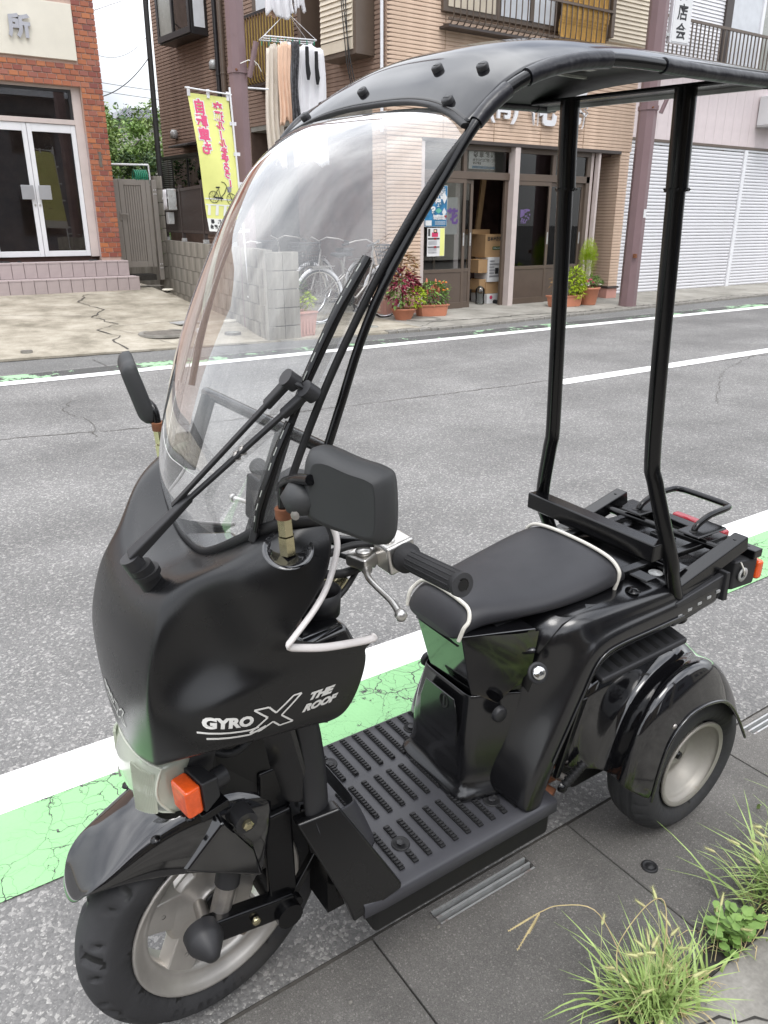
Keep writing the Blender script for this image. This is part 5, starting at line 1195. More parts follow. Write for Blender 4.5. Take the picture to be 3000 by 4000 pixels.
# ---------- wheels
def tyre(R, w_, rim, flat, grooves, n=220):
    prof = []   # (y, r) from inner bead to outer bead
    half = w_/2
    cs = [(-half*.72, rim), (-half*.93, rim + (R-rim)*.22), (-half, rim + (R-rim)*.42), (-half*.985, rim + (R-rim)*.58)]
    crown = [(half*t, R - (R-rim)*.34*abs(t/.95)**flat) for t in [(-.95+1.9*i/28) for i in range(29)]]
    prof = cs + crown + [(-a, b) for a, b in cs[::-1]]
    rows = []
    for i in range(n):
        a = 2*pi*i/n; row = []
        for y, r in prof:
            d = 0
            if abs(y) < half*.94: d = grooves(a, y/half)
            row.append(((r-d)*cos(a), y, (r-d)*sin(a)))
        rows.append(row)
    rows.append(rows[0]); m = MB(); m.grid(rows); k = len(prof)
    for i in range(n):                                   # groove floors coloured darker, standing in for shade in the recesses
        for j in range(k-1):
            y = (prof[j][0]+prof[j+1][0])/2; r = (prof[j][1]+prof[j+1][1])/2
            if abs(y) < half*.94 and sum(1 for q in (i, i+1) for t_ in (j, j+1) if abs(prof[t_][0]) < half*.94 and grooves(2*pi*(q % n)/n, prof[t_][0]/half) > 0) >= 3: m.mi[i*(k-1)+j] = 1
    return m
def gr_front(a, t):
    d = 0.; s_ = 1 if t > 0 else -1
    ph = (a*11/(2*pi) + .42*abs(t) + .10*sin(abs(t)*6) + (.5 if s_ > 0 else 0)) % 1
    if abs(t) > .16 and ph < .15 : d = .007
    ph = (a*22/(2*pi) - .5*abs(t) + .25) % 1
    if .50 < abs(t) < .86 and ph < .14: d = .007
    return d
def gr_rear(a, t):
    d = 0.
    if abs(abs(t)-.42) < .045 or abs(t) < .04: d = .004
    ph = (a*34/(2*pi) + .6*abs(t)) % 1
    if abs(t) > .5 and ph < .16: d = .003
    return d
FW = Vector((0,0,.2515))
fw = MB().lathe([(.118,-.03),(.166,-.046),(.171,-.044),(.171,-.038),(.160,-.034),(.150,-.02),(.146,0),(.150,.02),(.158,.030),(.165,.034),(.170,.040),(.174,.046),(.172,.050),(.168,.049),(.160,.040),(.150,.032),(.143,.028),(.138,.030),(.136,.0),(.138,-.03),(.150,-.04)][1:], axis='Y', n=64, c=FW).build('front_wheel', 'wheel', sc)
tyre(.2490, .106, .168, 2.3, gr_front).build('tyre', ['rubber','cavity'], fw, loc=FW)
fw.rotation_euler.z = radians(7)
def spoke_wheel():
    m = MB()
    m.lathe([(0,.024),(.030,.024),(.034,.030),(.040,.031),(.044,.026),(.052,.022),(.088,.018),(.096,.006),(.094,-.012),(.04,-.03),(0,-.03)], axis='Y', n=48)
    for k in range(5):
        a = 2*pi*k/5 + .35; c, s_ = cos(a), sin(a)
        def P(r, w_, y): return (c*r - s_*w_, y, s_*r + c*w_)
        m.hexa([P(.070,-.046,-.012), P(.070,.046,-.012), P(.144,.034,-.004), P(.144,-.034,-.004), P(.072,-.038,.018), P(.072,.038,.018), P(.147,.027,.027), P(.147,-.027,.027)])
    return m
spoke_wheel().build('hub_and_spokes', 'wheel', fw, loc=FW, bevel=.006, seg=3)
m = MB()
for k in range(5): a = 2*pi*k/5 + .35; m.lathe([(.0045,.0005),(.0030,-.003),(0,-.003)], c=(.108*cos(a), .0225, .108*sin(a)), axis='Y', n=10)
m.build('spoke_holes', 'cavity', fw, loc=FW)
MB().lathe([(0,.026),(.024,.027),(.028,.033),(.030,.026)], axis='Y', n=24).build('hub_bore', 'cavity', fw, loc=FW)
for ch, a in zip('110/90-12', [radians(262 + 5.2*k) for k in range(9)]):
    m = MB(); put_text(m, ch, (.205*cos(a), .0535, .205*sin(a)), (-sin(a)*1,0,cos(a)*1), (-cos(a),0,-sin(a)), .020, bold=.0003); o = m.build('size_marking', 'plastic', fw, loc=FW)
MB().tube([FW + Vector((.155*cos(2.1),.03,.155*sin(2.1))), FW + Vector((.135*cos(2.1),.045,.135*sin(2.1)))], .004, n=8).build('valve', 'seal', fw)

for sgn in (1, -1):
    c = Vector((-1.138, sgn*.245, .203 + sgn*.0085))
    rw = MB().lathe([(.104,.012),(.113,.016),(.1165,.014),(.1165,.010),(.108,.004),(.103,-.006),(.101,-.014),(.092,-.018),(.090,-.034),(.084,-.038),(.082,-.050),(.070,-.052),(.062,-.046),(.040,-.044),(.034,-.036),(.024,-.034),(.020,-.037),(0,-.037)], axis='Y', n=56)
    if sgn < 0: rw.v = [(x, -y, z) for x, y, z in rw.v]
    o = rw.build('rear_wheel', 'wheel_rear', sc, loc=c)
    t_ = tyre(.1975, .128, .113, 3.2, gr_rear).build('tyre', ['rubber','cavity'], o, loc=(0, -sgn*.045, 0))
    m = MB(); m.lathe([(0,.006*sgn),(.010,.006*sgn),(.011,-.01*sgn)], axis='Y', n=8); m.lathe([(.016,-.008*sgn),(.018,-.014*sgn)], axis='Y', n=16); m.build('axle_nut', 'frame_black', o, loc=(0,-.030*sgn,0))
    m = MB().lathe([(0,0),(.010,0)], axis='Y', n=12, c=(.030,-.0445*sgn,.045)); m.build('wheel_hole', 'cavity', o)
    MB().tube([(.02,-.065*sgn,.068),(.022,-.045*sgn,.078)], .004, n=6).build('valve', 'seal', o)

# ---------- front suspension
m = MB()
for s_ in (1, -1):
    m.beam((-.125, s_*.090, .245), (.050, s_*.090, .276), .030, .050); m.beam((-.112, s_*.084, .24), (-.108, s_*.080, .46), .016, .056, up=(1,0,0))
m.cbox((-.11,0,.50),(.06,.15,.10)); m.beam((-.11,0,.53),(-.19,0,.80),.07,.07,up=(1,0,0)); m.cyl((-.112,-.11,.232),(-.112,.115,.232),.026)
fk = m.build('front_fork', 'frame_black', sc, bevel=.006)
m = MB(); m.cyl((.028,.02,.272),(.040,.095,.274),.0125); m.build('axle', 'steel', fk)
m = MB(); ax = Vector((.018,.86,-.02)).normalized(); b0 = Vector((.050,.088,.276)); m.tube([b0, b0+ax*.022, b0+ax*.030, b0+ax*.058, b0+ax*.062], [.033,.033,.030,.012,.002], n=24); m.build('axle_cone', 'plastic', fk)
for s_ in (1, -1):
    m = MB(); m.cyl((.013,s_*.074,.266),(-.012,s_*.072,.348),.0190, n=10, smooth=False); sh_ = m.build('shock_absorber', 'steel', fk, bevel=.003)
    m = MB(); m.cyl((-.010,s_*.072,.342),(-.030,s_*.068,.43),.0225, n=20); m.build('shock_sleeve', 'plastic', sh_); m = MB(); m.cyl((.020,s_*.078,.242),(.014,s_*.075,.270),.012); m.build('shock_eye', 'steel', sh_)
m = MB()
for x, z in ((.018,.268),): m.lathe([(.0085,0),(.0085,.006),(.006,.008),(0,.008)], c=(-.045,.108,.262), axis='Y', n=6)
m.build('arm_bolt', 'zinc', fk)
m = MB(); m.beam((-.13,.085,.25),(-.19,.07,.31),.016,.018); m.beam((-.19,.07,.31),(-.175,.06,.42),.016,.018); m.cyl((-.13,.085,.245),(-.13,.105,.245),.014); m.build('brake_link', 'frame_black', sc, bevel=.003)
m = MB(); m.cyl((-.038,.078,.495),(-.038,.112,.495),.020); cb = m.build('fork_bush', 'plastic', sc); m = MB(); m.lathe([(.010,.113),(.010,.120),(.006,.122),(0,.122)], c=(-.038,0,.495), axis='Y', n=6, smooth=False); m.build('bolt', 'zinc', cb)
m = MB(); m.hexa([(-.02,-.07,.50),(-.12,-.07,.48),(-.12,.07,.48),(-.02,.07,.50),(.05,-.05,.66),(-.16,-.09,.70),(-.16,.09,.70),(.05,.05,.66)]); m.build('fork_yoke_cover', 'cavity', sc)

# ---------- front fender
top = [(.243,.398),(.231,.420),(.205,.448),(.165,.487),(.115,.523),(.060,.546),(.0,.552),(-.06,.540),(-.11,.510)]
sh = [(.226,.046,.428),(.212,.058,.446),(.190,.066,.462),(.150,.071,.480),(.100,.076,.502),(.050,.082,.515),(.0,.086,.514),(-.055,.088,.497),(-.10,.086,.470)]
bt = [(.215,.058,.438),(.196,.067,.442),(.160,.073,.440),(.118,.078,.431),(.078,.088,.424),(.032,.097,.410),(-.018,.103,.384),(-.062,.106,.362),(-.066,.104,.366)]
rows = []
for a, b, c in zip(top, sh, bt):
    n_ = Vector((a[0]-0, 0, a[1]-.25)).normalized()
    mid1 = (a[0]*.93+b[0]*.07, b[1]*.40, a[1]*.95+b[2]*.05); mid2 = (a[0]*.55+b[0]*.45, b[1]*.80, a[1]*.60+b[2]*.40)
    rows.append([(a[0],0,a[1]), mid1, mid2, b, tuple((Vector(b)+Vector(c))/2 + Vector((0,.003,0))), c])
m = MB(); m.grid(sym_rows(rows)); ff = m.build('front_fender', 'gloss', sc, solid=.0035, sub=2)
for s_ in (1, -1):
    m = MB()
    pp = [(.077,.080,.430),(-.066,.095,.362),(-.052,.095,.436),(.003,.080,.518)]; qq = [(.068,.098,.434),(-.060,.119,.368),(-.047,.117,.434),(.0,.103,.508)]
    m.add([(a,b*s_,c) for a,b,c in pp+qq], [(4,5,6,7),(0,1,5,4),(1,2,6,5),(2,3,7,6),(3,0,4,7)])
    m.build('fender_side_boss', 'gloss', ff, bevel=.006, seg=3)
    m = MB()
    for x_, z_ in ((.105,.505),(.045,.520)): m.lathe([(0,.006),(.007,.005),(.009,0)], c=(x_, .075*s_, z_), axis='Z', n=10)
    m.build('fender_bolt', 'frame_black', ff)

# ---------- front shell (windscreen cowl and leg shield)
V = [
 [(-.022,0,.972),(-.022,.050,.978),(-.026,.100,1.000),(-.036,.150,1.030),(-.055,.190,1.058),(-.088,.222,1.074),(-.130,.232,1.070)],
 [(.014,0,.962),(.014,.055,.968),(.008,.110,.988),(-.004,.164,1.016),(-.030,.206,1.044),(-.072,.236,1.058),(-.132,.246,1.052)],
 [(.066,0,.955),(.064,.058,.960),(.052,.118,.980),(.026,.172,1.006),(-.016,.220,1.028),(-.066,.248,1.036),(-.126,.256,1.032)],
 [(.098,0,.915),(.096,.074,.917),(.084,.134,.928),(.030,.164,.960),(-.004,.226,.986),(-.055,.258,.994),(-.108,.266,.994)],
 [(.115,0,.858),(.113,.080,.858),(.102,.140,.870),(.036,.158,.902),(-.002,.208,.928),(-.026,.250,.944),(-.060,.270,.948)],
 [(.122,0,.815),(.120,.082,.815),(.109,.144,.828),(.046,.168,.852),(.002,.212,.880),(-.024,.241,.905),(-.044,.268,.926)],
 [(.125,0,.785),(.123,.082,.785),(.111,.145,.797),(.066,.190,.814),(.014,.238,.846),(-.075,.257,.872),(-.194,.253,.873)],
 [(.124,0,.735),(.122,.078,.740),(.110,.143,.755),(.080,.194,.770),(.022,.238,.798),(-.070,.256,.812),(-.186,.250,.812)],
 [(.119,0,.668),(.117,.074,.678),(.108,.133,.702),(.083,.184,.735),(.022,.228,.758),(-.062,.244,.760),(-.160,.243,.748)],
 [(.113,0,.648),(.111,.064,.660),(.101,.124,.684),(.078,.172,.724),(.018,.214,.748),(-.062,.230,.752),(-.128,.232,.741)],
 [(.090,0,.654),(.088,.054,.666),(.082,.108,.688),(.064,.156,.730),(.012,.198,.756),(-.060,.214,.760),(-.120,.218,.750)],
]
m = MB(); m.grid(sym_rows(V)); me = m.mesh('front_shell', 'satin')
ca = me.attributes.new('crease_vert', 'FLOAT', 'POINT'); nW = 13
for r_ in (0, 5, 6, 9, 10):
    for c_ in (0, nW-1): ca.data[r_*nW + c_].value = 1.
ce = me.attributes.new('crease_edge', 'FLOAT', 'EDGE')
for e in me.edges:
    (ra, ca_), (rb, cb_) = divmod(min(e.vertices), nW), divmod(max(e.vertices), nW)
    if ca_ == cb_ and ca_ in (4, 8) and 2 <= ra <= 9: ce.data[e.index].value = .55
    if ra == rb == 6 and (min(ca_, cb_) >= 9 or max(ca_, cb_) <= 3): ce.data[e.index].value = .45
shell = link('front_shell', me, sc, solid=.004, sub=3)
bpy.context.view_layer.update()
def bvh_of(o):
    dg = bpy.context.evaluated_depsgraph_get(); e = o.evaluated_get(dg); me = e.to_mesh(); b = BVHTree.FromPolygons([v.co.copy() for v in me.vertices], [tuple(p.vertices) for p in me.polygons]); e.to_mesh_clear(); return b
sbv = bvh_of(shell)
def on_shell(p, d, off=.0009):
    h = sbv.ray_cast(Vector(p), Vector(d)); 
    return (h[0] - Vector(d)*off) if h[0] else None
# edge trims that follow the shell
def trim(name, mt, cols, r, side_, n=5, flat=None, par=shell, outw=.002):
    P = spline([(p[0], p[1]*side_ + outw*side_, p[2]) for p in cols], n); return MB().tube(P, r, n=8, flat=flat).build(name, mt, par)
for s_ in (1, -1):
    edge = [(-.134,.230,1.072),(-.135,.246,1.052),(-.128,.257,1.032),(-.109,.265,.994),(-.085,.270,.966),(-.052,.271,.934),(-.046,.269,.924),(-.060,.266,.915),(-.110,.262,.897),(-.188,.250,.877),(-.200,.246,.878)]
    trim('edge_trim', 'piping2', edge, .0055, s_, 6, flat=(.0060,.0036))
rim = [(p[0], p[1], p[2]+.002) for p in V[0]]; full = [(p[0],-p[1],p[2]) for p in rim[:0:-1]] + rim
MB().tube(spline(full, 5), .005, n=8, flat=(.009,.005)).build('windscreen_gasket', 'seal', shell)
rim2 = [(p[0]+.004, p[1]+.006 if p[1] else 0, p[2]+.0015) for p in V[1]]; full = [(p[0],-p[1],p[2]) for p in rim2[:0:-1]] + rim2
# lettering, laid onto the shell
def decal(body, x0, z0, x1, z1, size, sx=1., mt='decal', bold=.0005, shear=.25, up=1.):
    """Baseline centre line from (x0,z0) to (x1,z1) on the left flank."""
    vv, f = text_mesh(body, size, 0, bold, shear); w_ = max(p.x for p in vv) - min(p.x for p in vv)
    A, B = Vector((x0, z0)), Vector((x1, z1)); k = (B-A).length / w_; u = (B-A).normalized(); v = Vector((-u.y, u.x)) * (-1 if u.x < 0 else 1) * (1 if u.x > 0 else 1)
    if v.y < 0: v = -v
    C_ = (A+B)/2; out_ = []
    for p in vv:
        q = C_ + u*(p.x*k) + v*(p.y*up); h = on_shell((q.x, .5, q.y), (0,-1,0)); out_.append(h if h else Vector((q.x,.25,q.y)))
    return out_, f
m = MB()
for args in (('GYRO', .058,.7995,-.004,.8005,.022,1.,'decal',.0013,.12,1.), ('THE',-.082,.8155,-.124,.8145,.0165,1.,'decal',.0011,.45,1.), ('ROOF',-.072,.797,-.132,.797,.0165,1.,'decal',.0011,.45,1.)): MB().add(*decal(*args)).build('lettering', 'decal', shell)
def spoly(pts):
    """Filled outline on the flank (x, z)."""
    out_ = [];
    for x, z in pts:
        h = on_shell((x,.5,z), (0,-1,0), .0010); out_.append(h if h else Vector((x,.25,z)))
    m.add(out_, [tuple(range(len(out_)))])
def sline(pts, w_):
    for (x0,z0),(x1,z1) in zip(pts, pts[1:]):
        d = Vector((x1-x0, z1-z0)).normalized(); n_ = Vector((-d.y, d.x))*w_/2; k = max(1, int(Vector((x1-x0,z1-z0)).length/.012))
        for i in range(k):
            a = Vector((x0,z0)).lerp(Vector((x1,z1)), i/k); b = Vector((x0,z0)).lerp(Vector((x1,z1)), (i+1)/k); spoly([(a.x+n_.x,a.y+n_.y),(b.x+n_.x,b.y+n_.y),(b.x-n_.x,b.y-n_.y),(a.x-n_.x,a.y-n_.y)])
# outlined X with its long tail lines
X_ = [(-.006,.818),(-.026,.8185),(-.036,.806),(-.062,.828),(-.074,.828),(-.044,.799),(-.062,.781),(-.042,.780),(-.032,.791),(-.014,.779),(.0,.779),(-.024,.801)]
sline(X_ + [X_[0]], .0028)
sline([(.064,.7845),(.0,.7845),(-.012,.787)], .0030); sline([(.054,.775),(.0,.7755),(-.022,.7865)], .0034)
m.build('lettering', 'decal', shell)
m = MB()
vv, f = text_mesh('GYRO', .022, 0, .0013, .12); w_ = max(p.x for p in vv) - min(p.x for p in vv); out_ = []
for p in vv:
    y = -.026 + p.x*(.046/w_); z = .742 + p.y - (y+.026)*.25; h = on_shell((.5, y, z), (-1,0,0)); out_.append(h if h else Vector((.12,y,z)))
m.add(out_, f); m.build('lettering', 'decal', shell); m = MB()
def fline(pts, w_):
    for (y0,z0),(y1,z1) in zip(pts, pts[1:]):
        d = Vector((y1-y0, z1-z0)).normalized(); n_ = Vector((-d.y, d.x))*w_/2; k = max(1, int(Vector((y1-y0,z1-z0)).length/.012))
        for i in range(k):
            a = Vector((y0,z0)).lerp(Vector((y1,z1)), i/k); b = Vector((y0,z0)).lerp(Vector((y1,z1)), (i+1)/k); q = [on_shell((.5,s[0],s[1]),(-1,0,0)) for s in ((a.x+n_.x,a.y+n_.y),(b.x+n_.x,b.y+n_.y),(b.x-n_.x,b.y-n_.y),(a.x-n_.x,a.y-n_.y))]
            if all(q): m.add(q, [(0,1,2,3)])
XX = [(y_+.048, z_+.036) for y_, z_ in [(-.044,.709),(-.030,.709),(-.024,.700),(-.008,.712),(.002,.712),(-.014,.694),(-.004,.680),(-.018,.679),(-.024,.687),(-.036,.679),(-.046,.679),(-.032,.695)]]
fline(XX + [XX[0]], .0026); fline([(-.048,.728),(.004,.720)], .003)
m.build('lettering', 'decal', shell)
# mirror well, nut, stalk
m = MB().lathe([(.0,-.004),(.022,-.003),(.032,.0015),(.034,.0)], n=28)
wl = m.build('mirror_well', 'gloss', sc, loc=(-.098,.196,1.0)); 
h = on_shell((-.068,.236,1.3),(0,0,-1)); wl.location = h if h else (-.068,.232,1.03); wl.rotation_euler = (-.45,.2,0)
base = Vector(wl.location)
for s_ in (1, -1):
    B = Vector((base.x, base.y*s_, base.z)); K = Vector((0,0,1))
    m = MB(); m.tube([B+Vector((0,0,-.006)), B+Vector((.002,0,.020))], .0115, n=6, smooth=False); m.tube([B+Vector((.002,0,.022)), B+Vector((.004,0,.048))], .0105, n=6, smooth=False); nn = m.build('mirror_nut', 'zinc', sc)
    m = MB(); m.tube([B+Vector((.004,0,.046)), B+Vector((.005,0,.060))], .0115, n=14); m.build('rusty_collar', 'rust', nn)
    if s_ > 0: P = [B+Vector((.005,0,.056)), B+Vector((.006,.002,.082)), B+Vector((.008,.012,.098)), B+Vector((.012,.052,.116)), B+Vector((.012,.085,.125))]
    else: P = [B+Vector((.005,0,.056)), B+Vector((.008,-.008,.085)), B+Vector((.020,-.040,.100)), B+Vector((.030,-.060,.125))]
    m = MB(); m.tube(spline(P, 4), .0068, n=10); m.build('mirror_stalk', 'frame_black', sc)
def mirror(C_, W_, H_, D_, fr, name='mirror'):
    """Shell: rounded trapezium, widest outboard; faces rearward (-x)."""
    outline = [(-.46,-.30),(-.30,-.47),(.10,-.55),(.40,-.60),(.52,-.44),(.46,.30),(.34,.46),(.05,.52),(-.34,.62),(-.50,.44)]
    O = spline([(a*W_, b*H_, 0) for a, b in outline], 4, closed=True); m = MB(); rows = []
    for d, k in ((-.5,.90),(-.42,1.0),(-.05,1.02),(.22,.96),(.40,.84),(.46,.76)): rows.append([(d*D_, p.x*k, p.y*k) for p in O])
    m.grid(rows, closed_u=True); m.add(rows[0], [tuple(range(len(O)))]); m.add(rows[-1], [tuple(range(len(O)))[::-1]])
    o = m.build(name, 'mirror_plastic', sc, loc=C_); o.rotation_euler = fr
    m = MB(); m.add([(.475*D_, p.x*.735, p.y*.735) for p in O] + [(.44*D_, p.x*.76, p.y*.76) for p in O], [tuple(range(len(O)))[::-1]]); m.build('back_panel', 'mirror_panel', o)
    m = MB(); m.add([(-.505*D_, p.x*.86, p.y*.86) for p in O], [tuple(range(len(O)))]); m.build('mirror_glass', 'chrome', o)
    return o
mL = mirror((-.098,.338,1.148), .112, .085, .046, (radians(-3), radians(-4), radians(36)), 'mirror')
m = MB(); m.lathe([(0,.02),(.018,.016),(.026,0),(.018,-.016),(0,-.02)], n=16, c=(.006,-.058,-.012)); m.build('ball_joint', 'mirror_plastic', mL); m = MB(); m.lathe([(.006,.0),(0,.001)], axis='X', c=(.026,-.056,-.028), n=10); m.build('screw', 'steel', mL)
mR = mirror((-.046,-.285,1.158), .080, .100, .030, (radians(4), radians(16), radians(-14)), 'mirror')

# ---------- headlamp and indicators
m = MB(); rows = []
for i in range(9):
    t = -1 + 2*i/8; row = []
    for j in range(13):
        s_ = -1 + 2*j/12; y = s_*.086; zc = .603 + t*.061*(1-.25*s_*s_) ; x = .128 - .020*s_*s_ - .012*t*t - .010*abs(s_)**6 - (.012 if t < 0 else .0)*t*t; row.append((x, y, zc))
    rows.append(row)
m.grid(rows); back = [[(p[0]-.045, p[1]*.94, .613+(p[2]-.613)*.92) for p in (r)] for r in rows]
ring_f = rows[0] + [r[-1] for r in rows[1:]] + rows[-1][-2::-1] + [r[0] for r in rows[-2:0:-1]]; ring_b = [(p[0]-.050, p[1]*.97, p[2]) for p in ring_f]
m.grid([ring_f, [(p[0]-.012,p[1]*1.015,.613+(p[2]-.613)*1.03) for p in ring_f], ring_b], closed_u=True)
hl = m.build('headlight', 'lens', sc)
m = MB(); R_ = []
for i in range(7):
    t = i/6; R_.append([(.050 + .050*t*t, .081*t*cos(a)*1.0, .613 + .050*t*sin(a)) for a in [2*pi*k/28 for k in range(28)]])
m.grid(R_, closed_u=True); m.build('reflector', 'reflector', hl)
m = MB(); m.lathe([(0,.025),(.010,.022),(.012,0)], axis='X', c=(.055,0,.613), n=14); m.build('bulb', 'window', hl)
fl = MB()
for k in range(16):
    y = .044 + .038*k/15; s_ = y/.086; xx = .128 - .020*s_*s_ - .010*abs(s_)**6; h_ = .050*(1-.25*s_*s_)
    for sg in (1, -1): fl.cbox((xx-.0022, y*sg, .603), (.0044, .0012, 2*h_))
m = MB(); m.tube(spline(ring_f, 1, closed=True), .0022, n=6, closed=True); m.build('lens_rim', 'reflector', hl)
fl.build('lens_flutes', 'lens', hl)
m = MB(); m.grid([[(p[0]-.045,p[1]*1.03,.611+(p[2]-.611)*1.05) for p in ring_f], [(p[0]-.095,p[1]*.95,.611+(p[2]-.611)*.95) for p in ring_f]], closed_u=True); m.add([(p[0]-.095,p[1]*.95,.611+(p[2]-.611)*.95) for p in ring_f], [tuple(range(len(ring_f)))]); m.build('headlight_housing', 'plastic', sc)
for s_ in (1, -1):
    ic = Vector((.048, .120*s_, .612)); q = Matrix.Rotation(s_*radians(8), 4, 'Z')
    m = MB(); m.box((-.002,-.028,-.030),(.026,.020,.024)); ind = m.build('indicator', 'amber', sc, bevel=.006, seg=3, loc=ic); ind.rotation_euler = (0,radians(4),s_*radians(10))
    m = MB(); m.hexa([(-.030,-.024,-.022),(-.002,-.034,-.033),(-.002,.023,-.033),(-.034,.018,-.022),(-.030,-.024,.018),(-.002,-.034,.027),(-.002,.023,.027),(-.034,.018,.018)]); m.cyl((-.03,0,0),(-.055,0,.0),.016); m.build('indicator_body', 'plastic', ind, bevel=.004)
    m = MB(); m.box((-.045,-.04,-.05),(.005,.02,-.036)); m.cyl((-.02,-.01,-.06),(-.02,-.01,-.035),.006); m.build('bracket', 'frame_black', ind, bevel=.002)
m = MB(); m.tube(spline([(.04,.03,.66),(.0,.06,.64),(-.05,.05,.66),(-.10,.03,.68)], 5), .010, n=8); m.tube(spline([(.02,.05,.645),(-.03,.09,.63),(-.09,.07,.66),(-.12,.02,.72)], 5), .007, n=8); m.build('wiring_loom', 'seal', sc)

# ---------- central column, leg shield, floor
m = MB()
col_ = [(-.112,.086,.82),(-.122,.092,.72),(-.148,.104,.60),(-.150,.112,.50),(-.148,.122,.445)]
rows = []
for x, y, z in col_: rows.append([(x-.02,0,z),(x-.02,y*.55,z),(x-.02,y*.70,z),(x+.002,y*.88,z),(x-.003,y,z),(x-.040,y*1.02,z),(x-.058,y*.9,z),(x-.062,0,z)])
m.grid(sym_rows(rows)); m.build('steering_column_cover', 'plastic', sc, solid=.003, sub=1)
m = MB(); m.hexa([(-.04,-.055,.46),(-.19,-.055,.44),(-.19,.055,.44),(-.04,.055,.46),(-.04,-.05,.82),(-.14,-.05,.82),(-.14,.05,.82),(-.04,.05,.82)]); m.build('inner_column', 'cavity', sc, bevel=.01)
for s_ in (1, -1):
    m = MB(); m.hexa([(-.075,.035*s_,.46),(-.165,.105*s_,.47),(-.175,.105*s_,.47),(-.085,.035*s_,.46),(-.045,.035*s_,.76),(-.105,.105*s_,.76),(-.115,.105*s_,.76),(-.055,.035*s_,.76)]); m.build('cavity_plate', 'semi', sc, bevel=.003)
    m = MB(); m.tube([(-.115,.075*s_,.70),(-.135,.08*s_,.60)], .006, n=8); m.build('column_bolt', 'frame_black', sc)
# floor tray: front lip, sloping toe board, flat deck, skirt
D = .287
m = MB()
prof = [(-.150,.455,.128),(-.172,.430,.142),(-.190,.360,.172),(-.202,.312,.203),(-.206,.296,.213)]     # front lip going down and outward
outer = [(-.206,.213),(-.30,.216),(-.42,.217),(-.54,.217),(-.64,.215),(-.700,.212)]
rows = [[(-.262,0,.430),(-.262,.090,.430),(-.258,.108,.430),(-.232,.120,.440),(-.190,.128,.452),(-.150,.128,.455)]]
for (x, z, y) in ((-.276,.400,.120),(-.290,.360,.130),(-.302,.320,.14)): rows.append([(x,0,z),(x,y*.75,z),(x+.004,y*.9,z),(x+.03,y,z),(x+.07,y+.012,z+.006),(-.16-(.43-z)*.28,y+.030+(.40-z)*.2,z+.012)])
m.grid(sym_rows(rows)); toe = m.build('toe_board', 'deck', sc, solid=.004, sub=1)
m = MB(); dk = []
xs = [-.212,-.26,-.30,-.36,-.44,-.52,-.60,-.66,-.705]
for x in xs:
    yw = .2145; zz = D + (.004 if x > -.25 else 0)
    dk.append([(x,0,zz),(x,.06,zz),(x,.12,zz),(x,.18,zz),(x,yw-.006,zz),(x,yw,zz-.004),(x,yw+.001,zz-.030),(x,yw-.004,zz-.036)])
m.grid(sym_rows(dk)); deck = m.build('floor_deck', 'deck', sc, solid=.003)
for s_ in (1, -1):
    m = MB(); q = [(-.190,.213,.262),(-.292,.2165,.288),(-.292,.2165,.300),(-.205,.138,.462),(-.128,.118,.448),(-.182,.204,.300)]
    i_ = [(x-.004, y-.030, z-.004) for x, y, z in q]
    vs_ = [(x, y*s_, z) for x, y, z in q + i_]
    m.add(vs_, [(0,1,2,5),(5,2,3,4),(6,11,8,7),(11,10,9,8),(0,5,11,6),(5,4,10,11),(4,3,9,10),(3,2,8,9),(2,1,7,8),(1,0,6,7)])
    m.build('front_lip', 'satin', deck, bevel=.005, seg=3)
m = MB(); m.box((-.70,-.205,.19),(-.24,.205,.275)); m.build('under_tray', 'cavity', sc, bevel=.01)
m = MB(); m.tube(spline([(-.22,.12,.24),(-.40,.12,.17),(-.62,.12,.18)], 4), .018, n=8); m.tube(spline([(-.22,-.12,.24),(-.40,-.12,.17),(-.62,-.12,.18)], 4), .018, n=8); m.box((-.24,-.10,.17),(-.20,.10,.38)); m.build('frame_tubes', 'frame_black', sc)
def rib(L_):
    m = MB(); m.box((-.0055,0,0),(.0055,L_,.0035)); n = int(L_/.0085)
    for k in range(n): y = .004 + k*.0085; m.box((-.0048,y,.0035),(.0048,y+.0048,.0065))
    return m.mesh('grip_rib', 'rib')
rl = {}
def addrib(x, y0, y1):
    L_ = round(y1-y0, 3)
    if L_ not in rl: rl[L_] = rib(L_)
    link('grip_rib', rl[L_], deck, loc=(x, y0, D+.0005))
for i in range(13):
    x = -.252 - i*.0332
    if i >= 0 and x > -.65:
        if i == 3: addrib(x,.075,.108); addrib(x,.150,.182)
        elif i == 10: addrib(x,.075,.118); addrib(x,.158,.182)
        else: addrib(x, .075 + (.02 if i == 0 else 0), .182)
    if 2 <= i <= 9: addrib(x, -.060, .046)
    if 3 <= i <= 11 or i == 12:
        if i == 10: addrib(x,-.205,-.172); addrib(x,-.135,-.090)
        elif i == 11: addrib(x,-.205,-.130)
        elif i < 10: addrib(x, -.205, -.085)
for x, y in ((-.352,.128),(-.584,.138),(-.584,-.153),(-.352,-.15)):
    b = MB().lathe([(.0,.001),(.014,.001),(.016,.003),(.018,.003),(.019,0)], n=20).build('bolt_recess', 'rib', deck, loc=(x,y,D)); MB().lathe([(.0,.007),(.004,.007),(.0085,.006),(.0085,.001)], n=6, smooth=False).build('deck_bolt', 'plastic', b)

